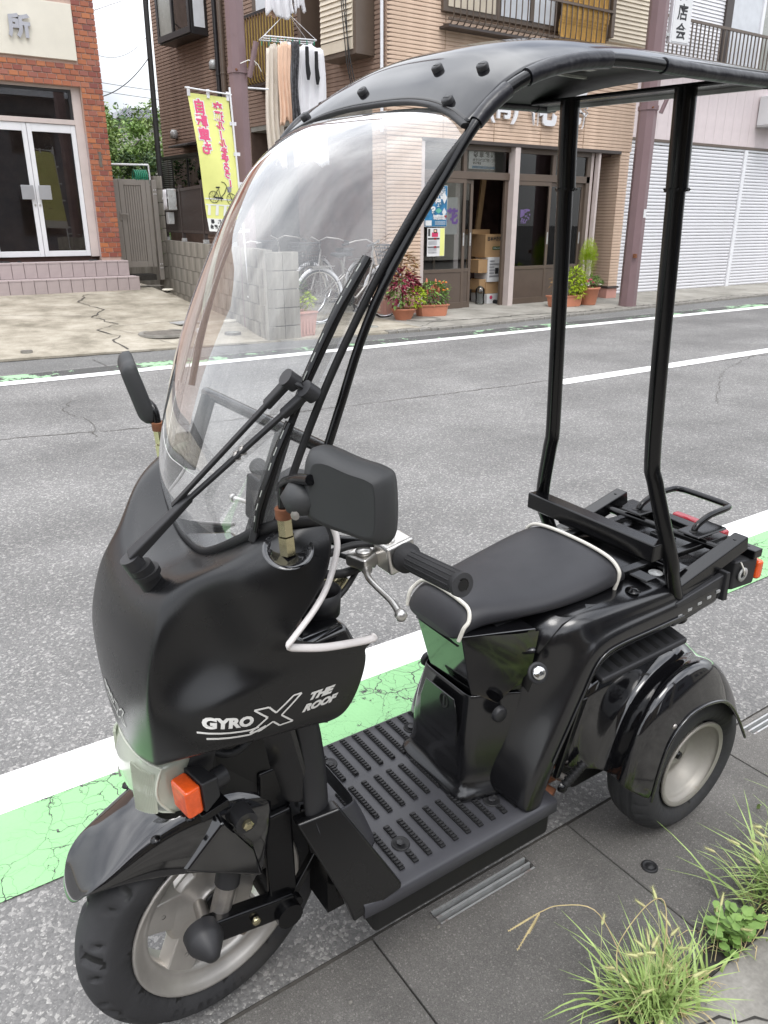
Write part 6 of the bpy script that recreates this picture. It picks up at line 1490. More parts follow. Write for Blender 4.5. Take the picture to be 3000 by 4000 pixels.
# ---------- seat pedestal
m = MB()
K = [ # z, x front, half width, x/width at the rear corner
 (.287,-.528,.100,.120),(.300,-.532,.104,.120),(.312,-.536,.098,.118),(.345,-.540,.094,.118),(.40,-.537,.092,.12),(.455,-.545,.090,.12),(.510,-.556,.082,.12),(.528,-.557,.080,.12)]
rows = []
for z, x, w_, wb_ in K:
    sx = .012 if z < .308 else 0
    rows.append([(x+sx,0,z),(x+sx,w_*.6,z),(x+sx,w_*.9,z),(x-.008+sx,w_+sx,z),(x-.05,w_+.010+sx,z),(x-.14,wb_+.02+sx*.5,z)])
m.grid(sym_rows(rows)); kb = m.build('seat_pedestal', 'semi', sc, solid=.003, sub=1)
m = MB(); m.prism([(-.050,.305),(.062,.305),(.066,.345),(.066,.46),(.050,.512),(-.046,.512),(-.062,.46),(-.062,.345)], 0, .004, plane='YZ'); bx = m.build('access_cover', 'semi', kb, bevel=.003, loc=(-.5395,0,0)); bx.rotation_euler = (0, 0, 0)
bx.location = (-.540,0,0)
m = MB().lathe([(.0,.0045),(.011,.0045),(.0125,.006),(.0145,.006),(.016,.001)], axis='X', n=24); o = m.build('cover_latch', 'cavity', kb, loc=(-.5405,.020,.492)); o.scale = (1,1,1.2)
MB().box((-.001,-.003,-.010),(.006,.003,.010)).build('latch_slot', 'plastic', o, bevel=.001)
# wedge below the seat nose
m = MB()
m.hexa([(-.560,-.060,.525),(-.565,.070,.525),(-.66,.12,.53),(-.66,-.12,.53),(-.522,-.085,.685),(-.512,.090,.690),(-.66,.145,.69),(-.66,-.145,.69)])
m.add([(-.512,.0905,.690),(-.6,.150,.700),(-.645,.165,.70),(-.650,.150,.60),(-.610,.10,.50),(-.562,.075,.527)], [(0,1,2,3,4,5)])
m.build('seat_front_cover', 'gloss', kb, bevel=.003)
for s_ in (1, -1): m = MB(); m.lathe([(.0,.012),(.014,.012),(.017,.009),(.018,0)], axis='Y', n=20, c=(-.600,.118 if s_ > 0 else -.125,.495)); o = m.build('plug', 'plastic', kb)

# ---------- rear body: side cowls sweeping up from the floor, top deck
St = [ # x,z of the outer upper edge, then direction inwards for the flange
 (-.612,.292),(-.622,.335),(-.648,.400),(-.685,.480),(-.722,.560),(-.748,.620),(-.775,.648),(-.83,.660),(-.93,.662),(-1.05,.664),(-1.185,.676)]
Lo = [(-.662,.262),(-.676,.330),(-.698,.390),(-.732,.462),(-.764,.530),(-.784,.572),(-.812,.600),(-.86,.608),(-.95,.608),(-1.06,.610),(-1.190,.622)]
In = [(-.585,.300,.10),(-.592,.345,.10),(-.612,.41,.102),(-.640,.49,.11),(-.662,.575,.125),(-.680,.645,.140),(-.715,.690,.150),(-.78,.706,.160),(-.90,.706,.165),(-1.05,.702,.168),(-1.185,.700,.168)]
for s_ in (1, -1):
    rows = []
    for i, (a, l, n_) in enumerate(zip(St, Lo, In)):
        yo = .206
        rows.append([(n_[0], (n_[2]-.07)*s_, n_[1]+.0), (n_[0], n_[2]*s_, n_[1]), (n_[0]*.5+a[0]*.5, (n_[2]+.028)*s_, n_[1]*.5+a[1]*.5+.006), (a[0], (yo-.012)*s_, a[1]+.002), (a[0]-.004, yo*s_, a[1]-.004), (a[0]*.5+l[0]*.5, (yo+.003)*s_, a[1]*.5+l[1]*.5), (l[0], (yo+.002)*s_, l[1]), (l[0]-.006, (yo-.016)*s_, l[1]-.010)])
    m = MB(); m.grid(rows if s_ < 0 else [r for r in rows]); cw = m.build('side_cowl', 'semi', sc, solid=.003, sub=2)
    m = MB(); P = spline([((a[0]*.35+l[0]*.65), .2105*s_, (a[1]*.35+l[1]*.65)) for a, l in list(zip(St, Lo))[2:10]], 3); m.tube(P, .0028, n=6); m.build('pressed_bead', 'gloss', cw)
    m = MB()
    for k in range(4): x = -1.085 - k*.034; m.box((x-.008,.2075*s_ if s_>0 else -.2115,.655-.002*k),(x+.008,.2115*s_ if s_>0 else -.2075,.660)); 
    if s_ > 0:
        rr_ = [(-1.03,.664),(-1.11,.676),(-1.20,.690),(-1.20,.632),(-1.11,.614),(-1.03,.604)]
        m2 = MB(); m2.prism([(p[0],p[1]) for p in rr_], .188, .206); for_ = m2.build('rear_skirt', 'plastic', cw, bevel=.004)
        for k in range(5): x = -1.045 - k*.034; MB().box((x-.007,.206,.628+.16*(-x-1.045)),(x+.007,.2095,.634+.16*(-x-1.045))).build('skirt_slot', 'galv', for_); MB().beam((x+.016,.2075,.610+.16*(-x-1.045)),(x+.016,.2075,.664+.16*(-x-1.045)),.006,.006).build('skirt_rib', 'plastic', for_)
        MB().hexa([(-1.198,.15,.625),(-1.210,.15,.625),(-1.212,.216,.625),(-1.198,.214,.625),(-1.198,.15,.700),(-1.208,.15,.700),(-1.208,.214,.697),(-1.198,.212,.697)]).build('skirt_end', 'plastic', for_, bevel=.002)
m = MB(); m.grid(sym_rows([[(x,0,z),(x,.09,z),(x,.155,z-.002)] for x, z in ((-.66,.640),(-.72,.688),(-.80,.704),(-.95,.704),(-1.10,.702),(-1.20,.700))]), smooth=True); m.build('top_cowl', 'semi', sc, solid=.003)
m = MB().lathe([(.0,.009),(.0075,.009),(.010,.007),(.013,.007),(.014,.002)], n=24); lk = m.build('seat_lock', 'chrome', sc, loc=(-.640,.178,.612)); lk.rotation_euler = (radians(-55), radians(25), 0); MB().lathe([(.0145,.0),(.021,.002),(.022,-.002)], n=24).build('lock_surround', 'plastic', lk); MB().box((-.004,-.0008,.0085),(.004,.0008,.0096)).build('keyhole', 'cavity', lk)
m = MB(); 
for x, y in ((-.93,.160),(-.905,-.15)): MB().lathe([(0,.006),(.008,.006),(.010,.003),(.016,.002),(.017,0)], c=(x,y,.705), n=16).build('cowl_screw', 'frame_black', sc)
# under the seat, behind the pedestal
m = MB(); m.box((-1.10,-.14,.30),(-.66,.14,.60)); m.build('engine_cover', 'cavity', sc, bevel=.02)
m = MB(); m.cyl((-1.138,-.20,.205),(-1.138,.20,.205),.035); m.cbox((-1.02,0,.24),(.30,.24,.16)); m.cbox((-.88,.06,.27),(.16,.12,.10)); m.build('rear_axle_unit', 'cavity', sc, bevel=.01)
m = MB(); m.tube([(-.66,.10,.27),(-.74,.12,.25),(-.80,.13,.26)], .016, n=8); m.cyl((-.735,.14,.24),(-.745,.165,.235),.022); m.build('stand_pivot', 'rust', sc)
m = MB(); m.tube([(-.755,.13,.285),(-.765,.185,.29)], .010, n=8); kk = m.build('kick_lever', 'steel', sc); m = MB(); m.tube([(-.752,.188,.282),(-.800,.198,.330)], .0095, n=12); 
for k in range(6): m.tube([(-.756-.007*k,.189+.0015*k,.287+.0075*k),(-.758-.007*k,.1893+.0015*k,.290+.0075*k)], .0115, n=12)
m.build('rubber_pedal', 'seal', kk); MB().lathe([(0,.012),(.010,.010),(.013,0)], axis='Y', c=(-.748,.185,.280), n=12).build('pivot_cap', 'frame_black', kk)
m = MB(); m.hexa([(-.735,.165,.30),(-.750,.165,.30),(-.750,.178,.30),(-.735,.178,.30),(-.775,.175,.50),(-.795,.175,.50),(-.795,.188,.50),(-.775,.188,.50)]); m.build('body_stay', 'semi', sc, bevel=.003)

# ---------- rear fenders
for s_ in (1, -1):
    F_ = [
     [(-0.780,0.150,0.295),(-0.790,0.172,0.295),(-0.855,0.198,0.288),(-0.852,0.238,0.296),(-0.842,0.272,0.290),(-0.895,0.300,0.255),(-0.908,0.306,0.250)],
     [(-0.788,0.150,0.360),(-0.800,0.172,0.360),(-0.885,0.198,0.347),(-0.872,0.238,0.370),(-0.850,0.272,0.378),(-0.905,0.300,0.335),(-0.918,0.306,0.330)],
     [(-0.797,0.150,0.430),(-0.812,0.172,0.430),(-0.905,0.198,0.405),(-0.890,0.238,0.435),(-0.868,0.272,0.447),(-0.925,0.300,0.400),(-0.938,0.306,0.395)],
     [(-0.812,0.150,0.492),(-0.830,0.172,0.490),(-0.940,0.198,0.447),(-0.927,0.238,0.483),(-0.902,0.272,0.500),(-0.965,0.300,0.442),(-0.975,0.306,0.435)],
     [(-0.872,0.150,0.532),(-0.890,0.172,0.522),(-0.988,0.198,0.478),(-0.978,0.238,0.515),(-0.962,0.272,0.536),(-1.020,0.300,0.458),(-1.026,0.306,0.450)],
     [(-0.975,0.150,0.550),(-0.985,0.172,0.536),(-1.050,0.198,0.498),(-1.047,0.238,0.530),(-1.043,0.272,0.546),(-1.085,0.300,0.452),(-1.087,0.306,0.444)],
     [(-1.080,0.150,0.552),(-1.085,0.172,0.538),(-1.120,0.198,0.505),(-1.120,0.238,0.524),(-1.118,0.272,0.520),(-1.142,0.300,0.430),(-1.142,0.306,0.422)],
     [(-1.170,0.150,0.510),(-1.175,0.172,0.500),(-1.182,0.198,0.478),(-1.183,0.238,0.480),(-1.184,0.272,0.466),(-1.195,0.300,0.376),(-1.193,0.306,0.369)],
     [(-1.235,0.150,0.420),(-1.237,0.172,0.412),(-1.240,0.198,0.398),(-1.240,0.238,0.395),(-1.240,0.272,0.384),(-1.237,0.300,0.318),(-1.234,0.306,0.312)],
     [(-1.268,0.150,0.335),(-1.269,0.172,0.330),(-1.270,0.198,0.322),(-1.270,0.238,0.316),(-1.270,0.272,0.308),(-1.262,0.300,0.278),(-1.259,0.306,0.274)],
    ]
    rows = [[(p[0], p[1]*s_, p[2]) for p in r] for r in F_]; m = MB(); m.grid(rows); fd = m.build('rear_fender', 'gloss', sc, solid=.004, sub=3)
    P = spline([(r[-1][0], r[-1][1]*s_, r[-1][2]) for r in F_], 4); m = MB(); m.tube(P, .0035, n=8); m.build('rolled_edge', 'gloss', fd)
    def vp(x, y): return .5500 - .20*(y-.135) + .008*((-x-.80)/.3)
    def vbox(x0, x1, y0, y1, h0, h1): return [(x0,y0*s_,vp(x0,y0)+h0),(x1,y0*s_,vp(x1,y0)+h0),(x1,y1*s_,vp(x1,y1)+h0),(x0,y1*s_,vp(x0,y1)+h0),(x0,y0*s_,vp(x0,y0)+h1),(x1,y0*s_,vp(x1,y0)+h1),(x1,y1*s_,vp(x1,y1)+h1),(x0,y1*s_,vp(x0,y1)+h1)]
    m = MB(); m.hexa(vbox(-.82,-1.11,.13,.200,-.012,.003)); vt = m.build('vent_panel', 'plastic', fd, bevel=.006)
    for k in range(8): x = -.850 - k*.032; MB().hexa(vbox(x, x-.013, .142, .190, .002, .0036)).build('vent_slot', 'cavity', vt)
    m = MB(); m.lathe([(0,.004),(.006,.003),(.007,0)], axis='Y', c=(-.955,.299*s_,.428), n=12); m.build('fender_screw', 'steel', fd)

# ---------- seat
S = [ # x, top z centre, side z, half width, bottom z
 (-.503,.688,.685,.066,.678),(-.507,.702,.695,.080,.676),(-.519,.724,.710,.087,.680),(-.543,.744,.724,.091,.690),(-.58,.748,.728,.098,.694),(-.64,.744,.727,.116,.696),(-.71,.745,.730,.132,.698),(-.78,.752,.737,.142,.700),(-.85,.766,.748,.146,.703),(-.900,.776,.754,.142,.705),(-.925,.772,.750,.136,.707),(-.938,.750,.735,.132,.708),(-.942,.722,.718,.126,.708)]
rows = []
for x, zt, zs, w_, zb in S: rows.append([(x,0,zt),(x,w_*.45,zt-.002),(x,w_*.80,zt*.55+zs*.45),(x,w_*.97,zs-.004),(x,w_,(zs+zb)/2),(x,w_*.94,zb),(x,w_*.5,zb-.004)])
m = MB(); fr_ = sym_rows(rows); m.grid(fr_); m.add(fr_[0], [tuple(range(len(fr_[0])))]); m.add(fr_[-1], [tuple(range(len(fr_[-1])))[::-1]]); seat = m.build('seat', 'seat', sc, sub=2)
def hoop(i, dx=0, r=.0042, tilt=0):
    x, zt, zs, w_, zb = S[i]; half = [(x+dx,0,zt+.002),(x+dx,w_*.45,zt),(x+dx,w_*.80,zt*.55+zs*.45+.002),(x+dx+tilt*.35,w_*.97,zs-.004),(x+dx+tilt*.8,w_*.975,(zs+zb)/2),(x+dx+.002+tilt,w_*.93,zb-.010)]
    full = [(p[0],-p[1],p[2]) for p in half[:0:-1]] + half; return MB().tube(spline(full, 4), r, n=8).build('seat_piping', 'piping', seat)
hoop(3, .004, tilt=.028); hoop(9, -.002)
m = MB(); m.grid(sym_rows([[(-.52,0,.655),(-.52,.07,.655)],[(-.60,0,.69),(-.60,.095,.69)],[(-.93,0,.700),(-.93,.12,.700)]])); m.build('seat_base', 'plastic', seat)

# ---------- posts, frame, carrier
def mir(P, s_): return [(p[0], p[1]*s_, p[2]) for p in P]
post = [(-1.085,.185,.600),(-1.025,.186,.720),(-1.005,.190,.765),(-.985,.178,.830),(-.962,.148,.945),(-.955,.139,.99),(-.935,.135,1.2),(-.905,.132,1.56),(-.898,.131,1.66)]
for s_ in (1, -1):
    P = mir(spline(post, 3), s_); pt = MB().tube(P, .0165, n=20).build('roof_post', 'frame_black', sc)
    MB().tube([(-.912,.132*s_,1.50),(-.905,.132*s_,1.57),(-.898,.131*s_,1.66)], .0190, n=20).build('upper_sleeve', 'frame_black', pt)
    m = MB(); m.tube([(-.912,.132*s_,1.497),(-.9115,.132*s_,1.503)], .0215, n=20); m.build('clamp_ring', 'frame_black', pt)
    m = MB()
    for k in range(9): a = 2*pi*k/9; m.lathe([(0,.0025),(.003,.001),(0,-.0025)], c=(-.912+.0215*cos(a), .132*s_+.0215*sin(a), 1.50), n=5)
    m.build('weld_beads', 'frame_black', pt)
fr = MB().beam((-.962,-.186,.797),(-.962,.186,.797),.040,.040)
fr = fr.build('cross_beam', 'frame_black', sc, bevel=.004)
def rail(name, a, b, w_, h_, par=fr, mt='frame_black', bv=.003): return MB().beam(a, b, w_, h_).build(name, mt, par, bevel=bv)
for s_ in (1, -1):
    o = rail('side_rail', (-1.035,.176*s_,.672),(-1.295,.176*s_,.742),.036,.036)
    m = MB()
    for x, z in ((-1.06,.6975),(-1.265,.7535)): m.lathe([(.0045,.0),(0,.0)], c=(x,.176*s_,z-.0008), n=12)
    m.build('bolt_hole', 'cavity', o)
    rail('inner_rail', (-.95,.105*s_,.718),(-1.34,.105*s_,.716),.022,.014)
    rail('carrier_plate', (-1.215,.085*s_,.742),(-1.330,.085*s_,.742),.060,.006)
    m = MB(); m.lathe([(.009,0),(0,0)], c=(-1.235,.085*s_,.7457), n=16); m.build('bolt_hole', 'cavity', fr)
    m = MB(); m.lathe([(.0,.003),(.006,.003),(.006,.002),(.015,.002),(.016,0)], c=(-1.03,.14*s_,.712), n=16); m.build('lug', 'galv', fr)
    rail('outer_arm', (-1.300,.180*s_,.712),(-1.300,.10*s_,.712),.045,.010)
rail('front_plate', (-.985,-.165,.716),(-.985,.165,.716),.036,.006); rail('middle_plate', (-1.085,-.165,.716),(-1.085,.165,.716),.055,.004, mt='semi')
rail('front_tube', (-1.050,-.170,.726),(-1.050,.170,.726),.014,.014)
MB().tube([(-1.225,-.175,.722),(-1.25,.165,.722)], .0095, n=12).build('carrier_tube', 'steel' if False else 'frame_black', fr); MB().tube([(-1.045,-.16,.735),(-1.055,.165,.735)], .0080, n=12).build('carrier_tube', 'frame_black', fr)
rail('rear_beam', (-1.350,-.195,.700),(-1.350,.195,.700),.034,.022)
m = MB(); m.lathe([(.005,0),(0,0)], c=(-1.350,.165,.7115), n=12); m.build('bolt_hole', 'cavity', fr)
hp = [(-1.245,.082,.745),(-1.255,.082,.757),(-1.300,.082,.772),(-1.375,.080,.775),(-1.392,.066,.775),(-1.396,.04,.775)]; full = mir(hp, 1) + mir(hp[::-1], -1)
MB().tube(spline(full, 3), .0078, n=12).build('rear_hoop', 'frame_black', fr)
# pressed floor under the carrier
m = MB(); m.box((-1.32,-.15,.690),(-1.0,.15,.696)); m.box((-1.20,-.03,.696),(-1.17,.03,.704)); m.box((-1.26,-.03,.696),(-1.23,.03,.704)); m.build('carrier_floor', 'semi', fr, bevel=.004)
m = MB(); m.box((-1.35,-.09,.650),(-1.39,.09,.690)); tl = m.build('tail_light_base', 'plastic', sc, bevel=.004); MB().box((-1.412,-.080,.650),(-1.385,.080,.708)).build('tail_light', 'red_lens', tl, bevel=.008)
for s_ in (1, -1):
    m = MB(); m.hexa([(-1.285,.10*s_,.605),(-1.36,.10*s_,.607),(-1.36,.192*s_,.618),(-1.285,.180*s_,.612),(-1.285,.10*s_,.688),(-1.36,.10*s_,.688),(-1.36,.192*s_,.688),(-1.285,.180*s_,.688)]); ho_ = m.build('rear_light_bracket', 'plastic', sc, bevel=.006)
    m = MB(); m.lathe([(.010,0),(.018,.0),(.018,-.003),(.010,-.003)], axis='Y', c=(-1.312,.189*s_,.652), n=18); m.build('wire_grommet', 'galv', ho_)
    m = MB(); m.tube(spline([(-1.300,.183*s_,.686),(-1.305,.192*s_,.668),(-1.314,.190*s_,.652)], 4), .002, n=5); m.build('wire', 'piping', ho_)
    m = MB(); m.cbox((-1.372,.168*s_,.652),(.022,.060,.050)); ri = m.build('rear_indicator', 'amber', ho_, bevel=.008, seg=3)

# ---------- handlebar, lever, dash
m = MB(); m.tube(spline([(-.240,0,.945),(-.255,.06,.945),(-.290,.125,.957),(-.285,.20,.966),(-.276,.35,.985)], 4), .0105, n=12); m.tube(spline([(-.240,0,.945),(-.262,-.06,.935),(-.305,-.125,.930),(-.306,-.20,.930),(-.304,-.35,.935)], 4), .0105, n=12); m.tube([(-.240,0,.93),(-.19,0,.75)], .020, n=12)
hb = m.build('handlebar', 'frame_black', sc)
for s_ in (1, -1):
    g0, g1 = Vector((-.2845,.205*s_,.9665)), Vector((-.276,.350*s_,.985)); n_first = len(bpy.data.objects)
    before = set(hb.children); d = (g1-g0)
    g = MB(); g.tube([g0, g0+d*.04, g0+d*.05, g0+d*.94, g0+d*.95, g1], [.024,.024,.0165,.0165,.0185,.0180], n=28); gp_ = g.build('grip', 'rubber', hb)
    g = MB()
    for k in range(14):
        a = 2*pi*k/14; nrm = Vector((cos(a),0,sin(a))); g.tube([g0+d*.14+nrm*.0163, g0+d*.90+nrm*.0163], .0014, n=5)
    g.build('grip_ribs', 'rubber', gp_); g = MB(); e = d.normalized(); g.tube([g1+e*.0005, g1+e*.001], .008, n=12); g.build('grip_end_hole', 'cavity', gp_)
    g = MB(); g.cbox(((-.282,.180*s_,.966)), (.052,.042,.050), rot=(0,.2,0)); g.cyl((-.283,.155*s_,.962),(-.284,.198*s_,.966),.026, n=20); sw_ = g.build('switch_housing', 'alu', hb, bevel=.006, seg=3)
    g = MB(); g.lathe([(0,.029),(.005,.029),(.006,.027),(.010,.027),(.011,.020)], c=(-.270,.178*s_,.966), n=14); g.build('housing_screw', 'alu', sw_)
    g = MB(); g.cbox((-.246,.150*s_,.955), (.050,.042,.022), rot=(0,.1,.3*s_)); g.cyl((-.256,.165*s_,.950),(-.230,.130*s_,.952),.010); br = g.build('lever_bracket', 'alu', hb, bevel=.005)
    g = MB(); g.lathe([(0,.016),(.012,.015),(.0135,.012),(.012,.009),(.008,.006),(.008,-.012)], c=(-.238,.158*s_,.958), n=18); g.build('lever_pivot_cap', 'alu', br)
    g = MB(); L_ = spline([(-.243,.160*s_,.944),(-.222,.195*s_,.946),(-.212,.235*s_,.948),(-.210,.275*s_,.944),(-.203,.305*s_,.941)], 5); n_ = len(L_); g.tube(L_, [.0085 if i < 3 else .0062-.0016*sin(pi*i/n_) for i in range(n_)], n=12); g.build('brake_lever', 'alu', br)
    g = MB(); g.lathe([(0,.0095),(.006,.0075),(.0095,0),(.006,-.0075),(0,-.0095)], c=(-.202,.309*s_,.941), n=16); g.build('lever_ball', 'alu', br)
    g = MB(); g.tube(spline([(-.225,.135*s_,.953),(-.20,.115*s_,.960),(-.175,.10*s_,.955),(-.15,.06*s_,.92)], 5), .0042, n=8); g.build('brake_cable', 'seal', hb)
    if s_ < 0:
        for o in set(hb.children) - before: o.location = Vector(o.location) + Vector((-.024,.0,-.034))
m = MB()
for k, P in enumerate(([(-.27,.15,.945),(-.22,.13,.925),(-.17,.12,.93),(-.12,.08,.90)],[(-.275,.16,.975),(-.23,.14,.975),(-.19,.13,.965),(-.14,.10,.93)],[(-.26,.12,.93),(-.20,.15,.90),(-.15,.14,.88),(-.10,.10,.86)])): m.tube(spline(P, 5), .0075 - .0015*k, n=8)
m.build('cable_bundle', 'seal', hb)
m = MB(); m.tube([(-.225,.115,.905),(-.205,.125,.900)], .014, n=10); m.cbox((-.20,.10,.895),(.03,.05,.02)); m.build('ignition_bracket', 'zinc', hb, bevel=.003)
# instrument box behind the screen
m = MB(); m.hexa([(-.150,-.09,.960),(-.235,-.08,.955),(-.235,.085,.955),(-.150,.095,.960),(-.155,-.085,1.045),(-.225,-.075,1.015),(-.225,.075,1.015),(-.155,.09,1.045)]); da = m.build('instrument_box', 'plastic', sc, bevel=.008)
m = MB(); m.cbox((-.185,.03,1.055),(.05,.055,.022), rot=(.1,.2,.3)); m.tube(spline([(-.17,.08,1.04),(-.19,.10,1.06),(-.22,.09,1.045),(-.24,.05,1.0)], 4), .004, n=6); m.build('dash_switch', 'plastic', da, bevel=.003)
# glove pockets inside the leg shield
for s_ in (1, -1):
    m = MB(); m.hexa([(-.060,.060*s_,.80),(-.205,.06*s_,.80),(-.200,.225*s_,.83),(-.075,.245*s_,.84),(-.070,.060*s_,.868),(-.190,.06*s_,.868),(-.178,.205*s_,.886),(-.085,.232*s_,.896)]); m.build('glove_box', 'gloss', sc, bevel=.014, seg=3)
    m = MB(); m.tube([(0,0,0),(0,0,.040)], [.030,.032], n=24, cap=False); m.lathe([(0,.004),(.03,.004)], n=24); o = m.build('cup_holder', 'plastic', sc, loc=(-.165,.150*s_,.880), solid=.002) if s_ > 0 else None
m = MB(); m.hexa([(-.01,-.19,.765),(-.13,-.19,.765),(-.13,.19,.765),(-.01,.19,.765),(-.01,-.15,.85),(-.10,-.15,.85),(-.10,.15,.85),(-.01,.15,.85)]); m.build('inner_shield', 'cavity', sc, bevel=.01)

# ---------- windscreen
C = [(-.022,.966),(-.004,1.055),(-.018,1.145),(-.050,1.250),(-.098,1.358),(-.148,1.448),(-.210,1.528),(-.285,1.578),(-.356,1.594)]
Eg = [(-.060,.196,1.050),(-.076,.204,1.096),(-.100,.212,1.167),(-.134,.222,1.253),(-.176,.232,1.340),(-.218,.241,1.416),(-.273,.248,1.497),(-.328,.251,1.558),(-.350,.251,1.572)]
def glass_pt(i, u):
    t = i*(len(C)-1); k = min(int(t), len(C)-2); f = t-k; c = Vector((C[k][0],0,C[k][1])).lerp(Vector((C[k+1][0],0,C[k+1][1])), f); e = Vector(Eg[k]).lerp(Vector(Eg[k+1]), f)
    a = abs(u)**2.7; return Vector((c.x+(e.x-c.x)*a, e.y*u, c.z+(e.z-c.z)*a))
Cs = spline([(c[0],0,c[1]) for c in C], 5); Es = spline(Eg, 5); rows = []
for c, e in zip(Cs, Es):
    rows.append([(c.x+(e.x-c.x)*abs(u)**2.7, e.y*u, c.z+(e.z-c.z)*abs(u)**2.7) for u in [-1+2*k/28 for k in range(29)]])
m = MB(); m.grid(rows); scr = m.build('windscreen', 'acrylic', sc)
for s_ in (1, -1):
    m = MB(); m.tube([(e.x-.002, (e.y+.001)*s_, e.z) for e in Es[1:]], .006, n=8, flat=(.006,.004)); m.build('screen_edge_seal', 'seal' if s_ > 0 else 'acrylic', scr)

# ---------- roof
Rf = [ # x edge, z edge, z centre
 (-.322,1.564,1.606),(-.348,1.586,1.628),(-.384,1.614,1.651),(-.43,1.636,1.674),(-.49,1.651,1.690),(-.56,1.661,1.701),(-.66,1.666,1.706),(-.78,1.670,1.706),(-.90,1.673,1.703),(-.965,1.675,1.698)]
def roof_pt(k, u):
    bk = (.030,.028,.022,.010)[k]*(1-abs(u)**2.2) if k < 4 else 0
    x, ze, zc = Rf[k]; yy = .250*u; fx = (.0 if k else .0) + (.018*(1-abs(u)**2) if k < 3 else 0); return (x - bk, yy, zc + (ze-zc)*abs(u)**2.7)
def dense(rows, a, b):
    R1 = [spline(r, b) for r in rows]; C1 = [spline([r[j] for r in R1], a) for j in range(len(R1[0]))]
    return [[tuple(C1[j][i]) for j in range(len(C1))] for i in range(len(C1[0]))]
rows = [[roof_pt(k, -1+2*j/14) for j in range(15)] for k in range(len(Rf))]
m = MB(); m.grid(dense(rows, 5, 4)); me = m.mesh('roof', 'roof_paint')
roof = link('roof', me, sc, solid=.005)
P = [(r[0], r[1], r[2]-.004) for r in rows[0]]; MB().tube(spline(P, 2), .005, n=8, flat=(.004,.008)).build('front_seal', 'seal', roof)
for s_ in (1, -1):
    tub = [(-.128,.232,1.165),(-.150,.238,1.235),(-.176,.240,1.308),(-.206,.245,1.375),(-.248,.249,1.443),(-.290,.252,1.503),(-.325,.253,1.552),(-.356,.254,1.585),(-.396,.255,1.612),(-.45,.256,1.634),(-.53,.257,1.650),(-.62,.257,1.656),(-.78,.257,1.657),(-.93,.257,1.660),(-.985,.257,1.662)]
    rs = [.0060]*5 + [.0062,.0070,.0078,.0084,.0088,.0088,.0086,.0084,.0082,.0080]; S_ = spline(mir(tub, s_), 3); RR = []
    for i in range(len(S_)): k = i/3; a = int(k); b = min(a+1, len(rs)-1); RR.append(rs[a]+(rs[b]-rs[a])*(k-a))
    rt = MB().tube(S_, RR, n=16).build('roof_side_tube', 'frame_black', sc)
    n_ = len(S_); MB().tube(S_[19:24], [RR[i]+.0022 for i in range(19,24)], n=16).build('tape_wrap', 'tape', rt); MB().tube(S_[25:32], [RR[i]+.0022 for i in range(25,32)], n=16).build('tape_wrap', 'tape', rt); MB().tube(S_[34:], [RR[i]+.002 for i in range(34,n_)], n=16).build('tape_wrap', 'tape', rt); MB().tube(S_[-4:-1], [RR[i]+.0035 for i in range(n_-4,n_-1)], n=16).build('tape_wrap', 'tape', rt)
MB().beam((-.925,-.240,1.662),(-.925,.240,1.662),.055,.008).build('rear_roof_brace', 'frame_black', roof, bevel=.003); MB().beam((-.955,-.245,1.658),(-.955,.245,1.658),.006,.012).build('roof_rear_trim', 'galv', roof)
m = MB(); rows2 = [[(p[0], p[1]*.985, p[2]-.012) for p in r] for r in rows[4:]]; m.grid(rows2); m.build('roof_lining', 'cavity', roof)
m = MB(); m.box((-.78,.02,1.683),(-.60,.035,1.686)); m.box((-.84,-.05,1.683),(-.76,-.04,1.686)); m.build('lining_gap', 'frost', roof)
m = MB(); m.lathe([(.0,.0),(.012,.0)], c=(-.56,.06,1.687), n=12); m.build('lining_hole', 'frost', roof)
rbv = bvh_of(roof)
for x, y in ((-.335,-.178),(-.352,-.205),(-.340,-.040),(-.372,-.06),(-.395,.095),(-.395,.190),(-.342,.188)):
    h = rbv.ray_cast(Vector((x,y,2)), Vector((0,0,-1)))
    if not h[0]: continue
    m = MB(); m.lathe([(0,.007),(.0068,.007),(.0082,.005),(.0082,-.001)], n=20); b = m.build('roof_bolt', 'plastic', roof, loc=h[0]); b.rotation_mode = 'QUATERNION'; b.rotation_quaternion = h[1].to_track_quat('Z','Y')
    MB().box((-.005,-.0008,.0068),(.005,.0008,.0075)).build('bolt_slot', 'cavity', b)
# hoop behind the screen
m = MB(); m.tube([(-.150,-.222,1.152),(-.150,.232,1.160)], .0095, n=12); ch = m.build('screen_hoop', 'frame_black', sc)
for y, lo in ((-.205,(-.092,-.185,1.03)),(.075,(-.085,.085,1.0))): MB().beam((-.148,y,1.150), lo, .028, .006, up=(0,1,0)).build('hoop_strap', 'frame_black' if y < 0 else 'mirror_plastic', ch, bevel=.002)

# ---------- wiper
def gp(t, u, off=.014):
    p = glass_pt(t, u); q = glass_pt(min(1,t+.02), u); r_ = glass_pt(t, min(1,u+.02)); n_ = (r_-p).cross(q-p).normalized(); 
    if n_.x < 0: n_ = -n_
    return p + n_*off
pv = Vector((.072,.055,.985))
m = MB(); m.cyl(pv+Vector((-.012,.0,-.035)), pv+Vector((.004,0,.0)), .017, n=20); m.cyl(pv+Vector((-.006,0,-.018)), pv+Vector((-.003,0,-.010)), .0205, n=20); wp = m.build('wiper_motor_cap', 'seal', sc)
J1, J2 = gp(.38,.88,.030), gp(.365,.97,.030)
A0 = pv + Vector((.012,-.008,.012)); A1 = Vector((.004,.085,1.085)); 
m = MB(); m.beam(A0, A1, .022, .016, up=(1,0,.6), taper=.62); m.cyl(pv+Vector((.004,-.004,-.012)), pv+Vector((.016,-.004,.014)), .015, n=16); wa = m.build('wiper_arm', 'plastic', sc, bevel=.003)
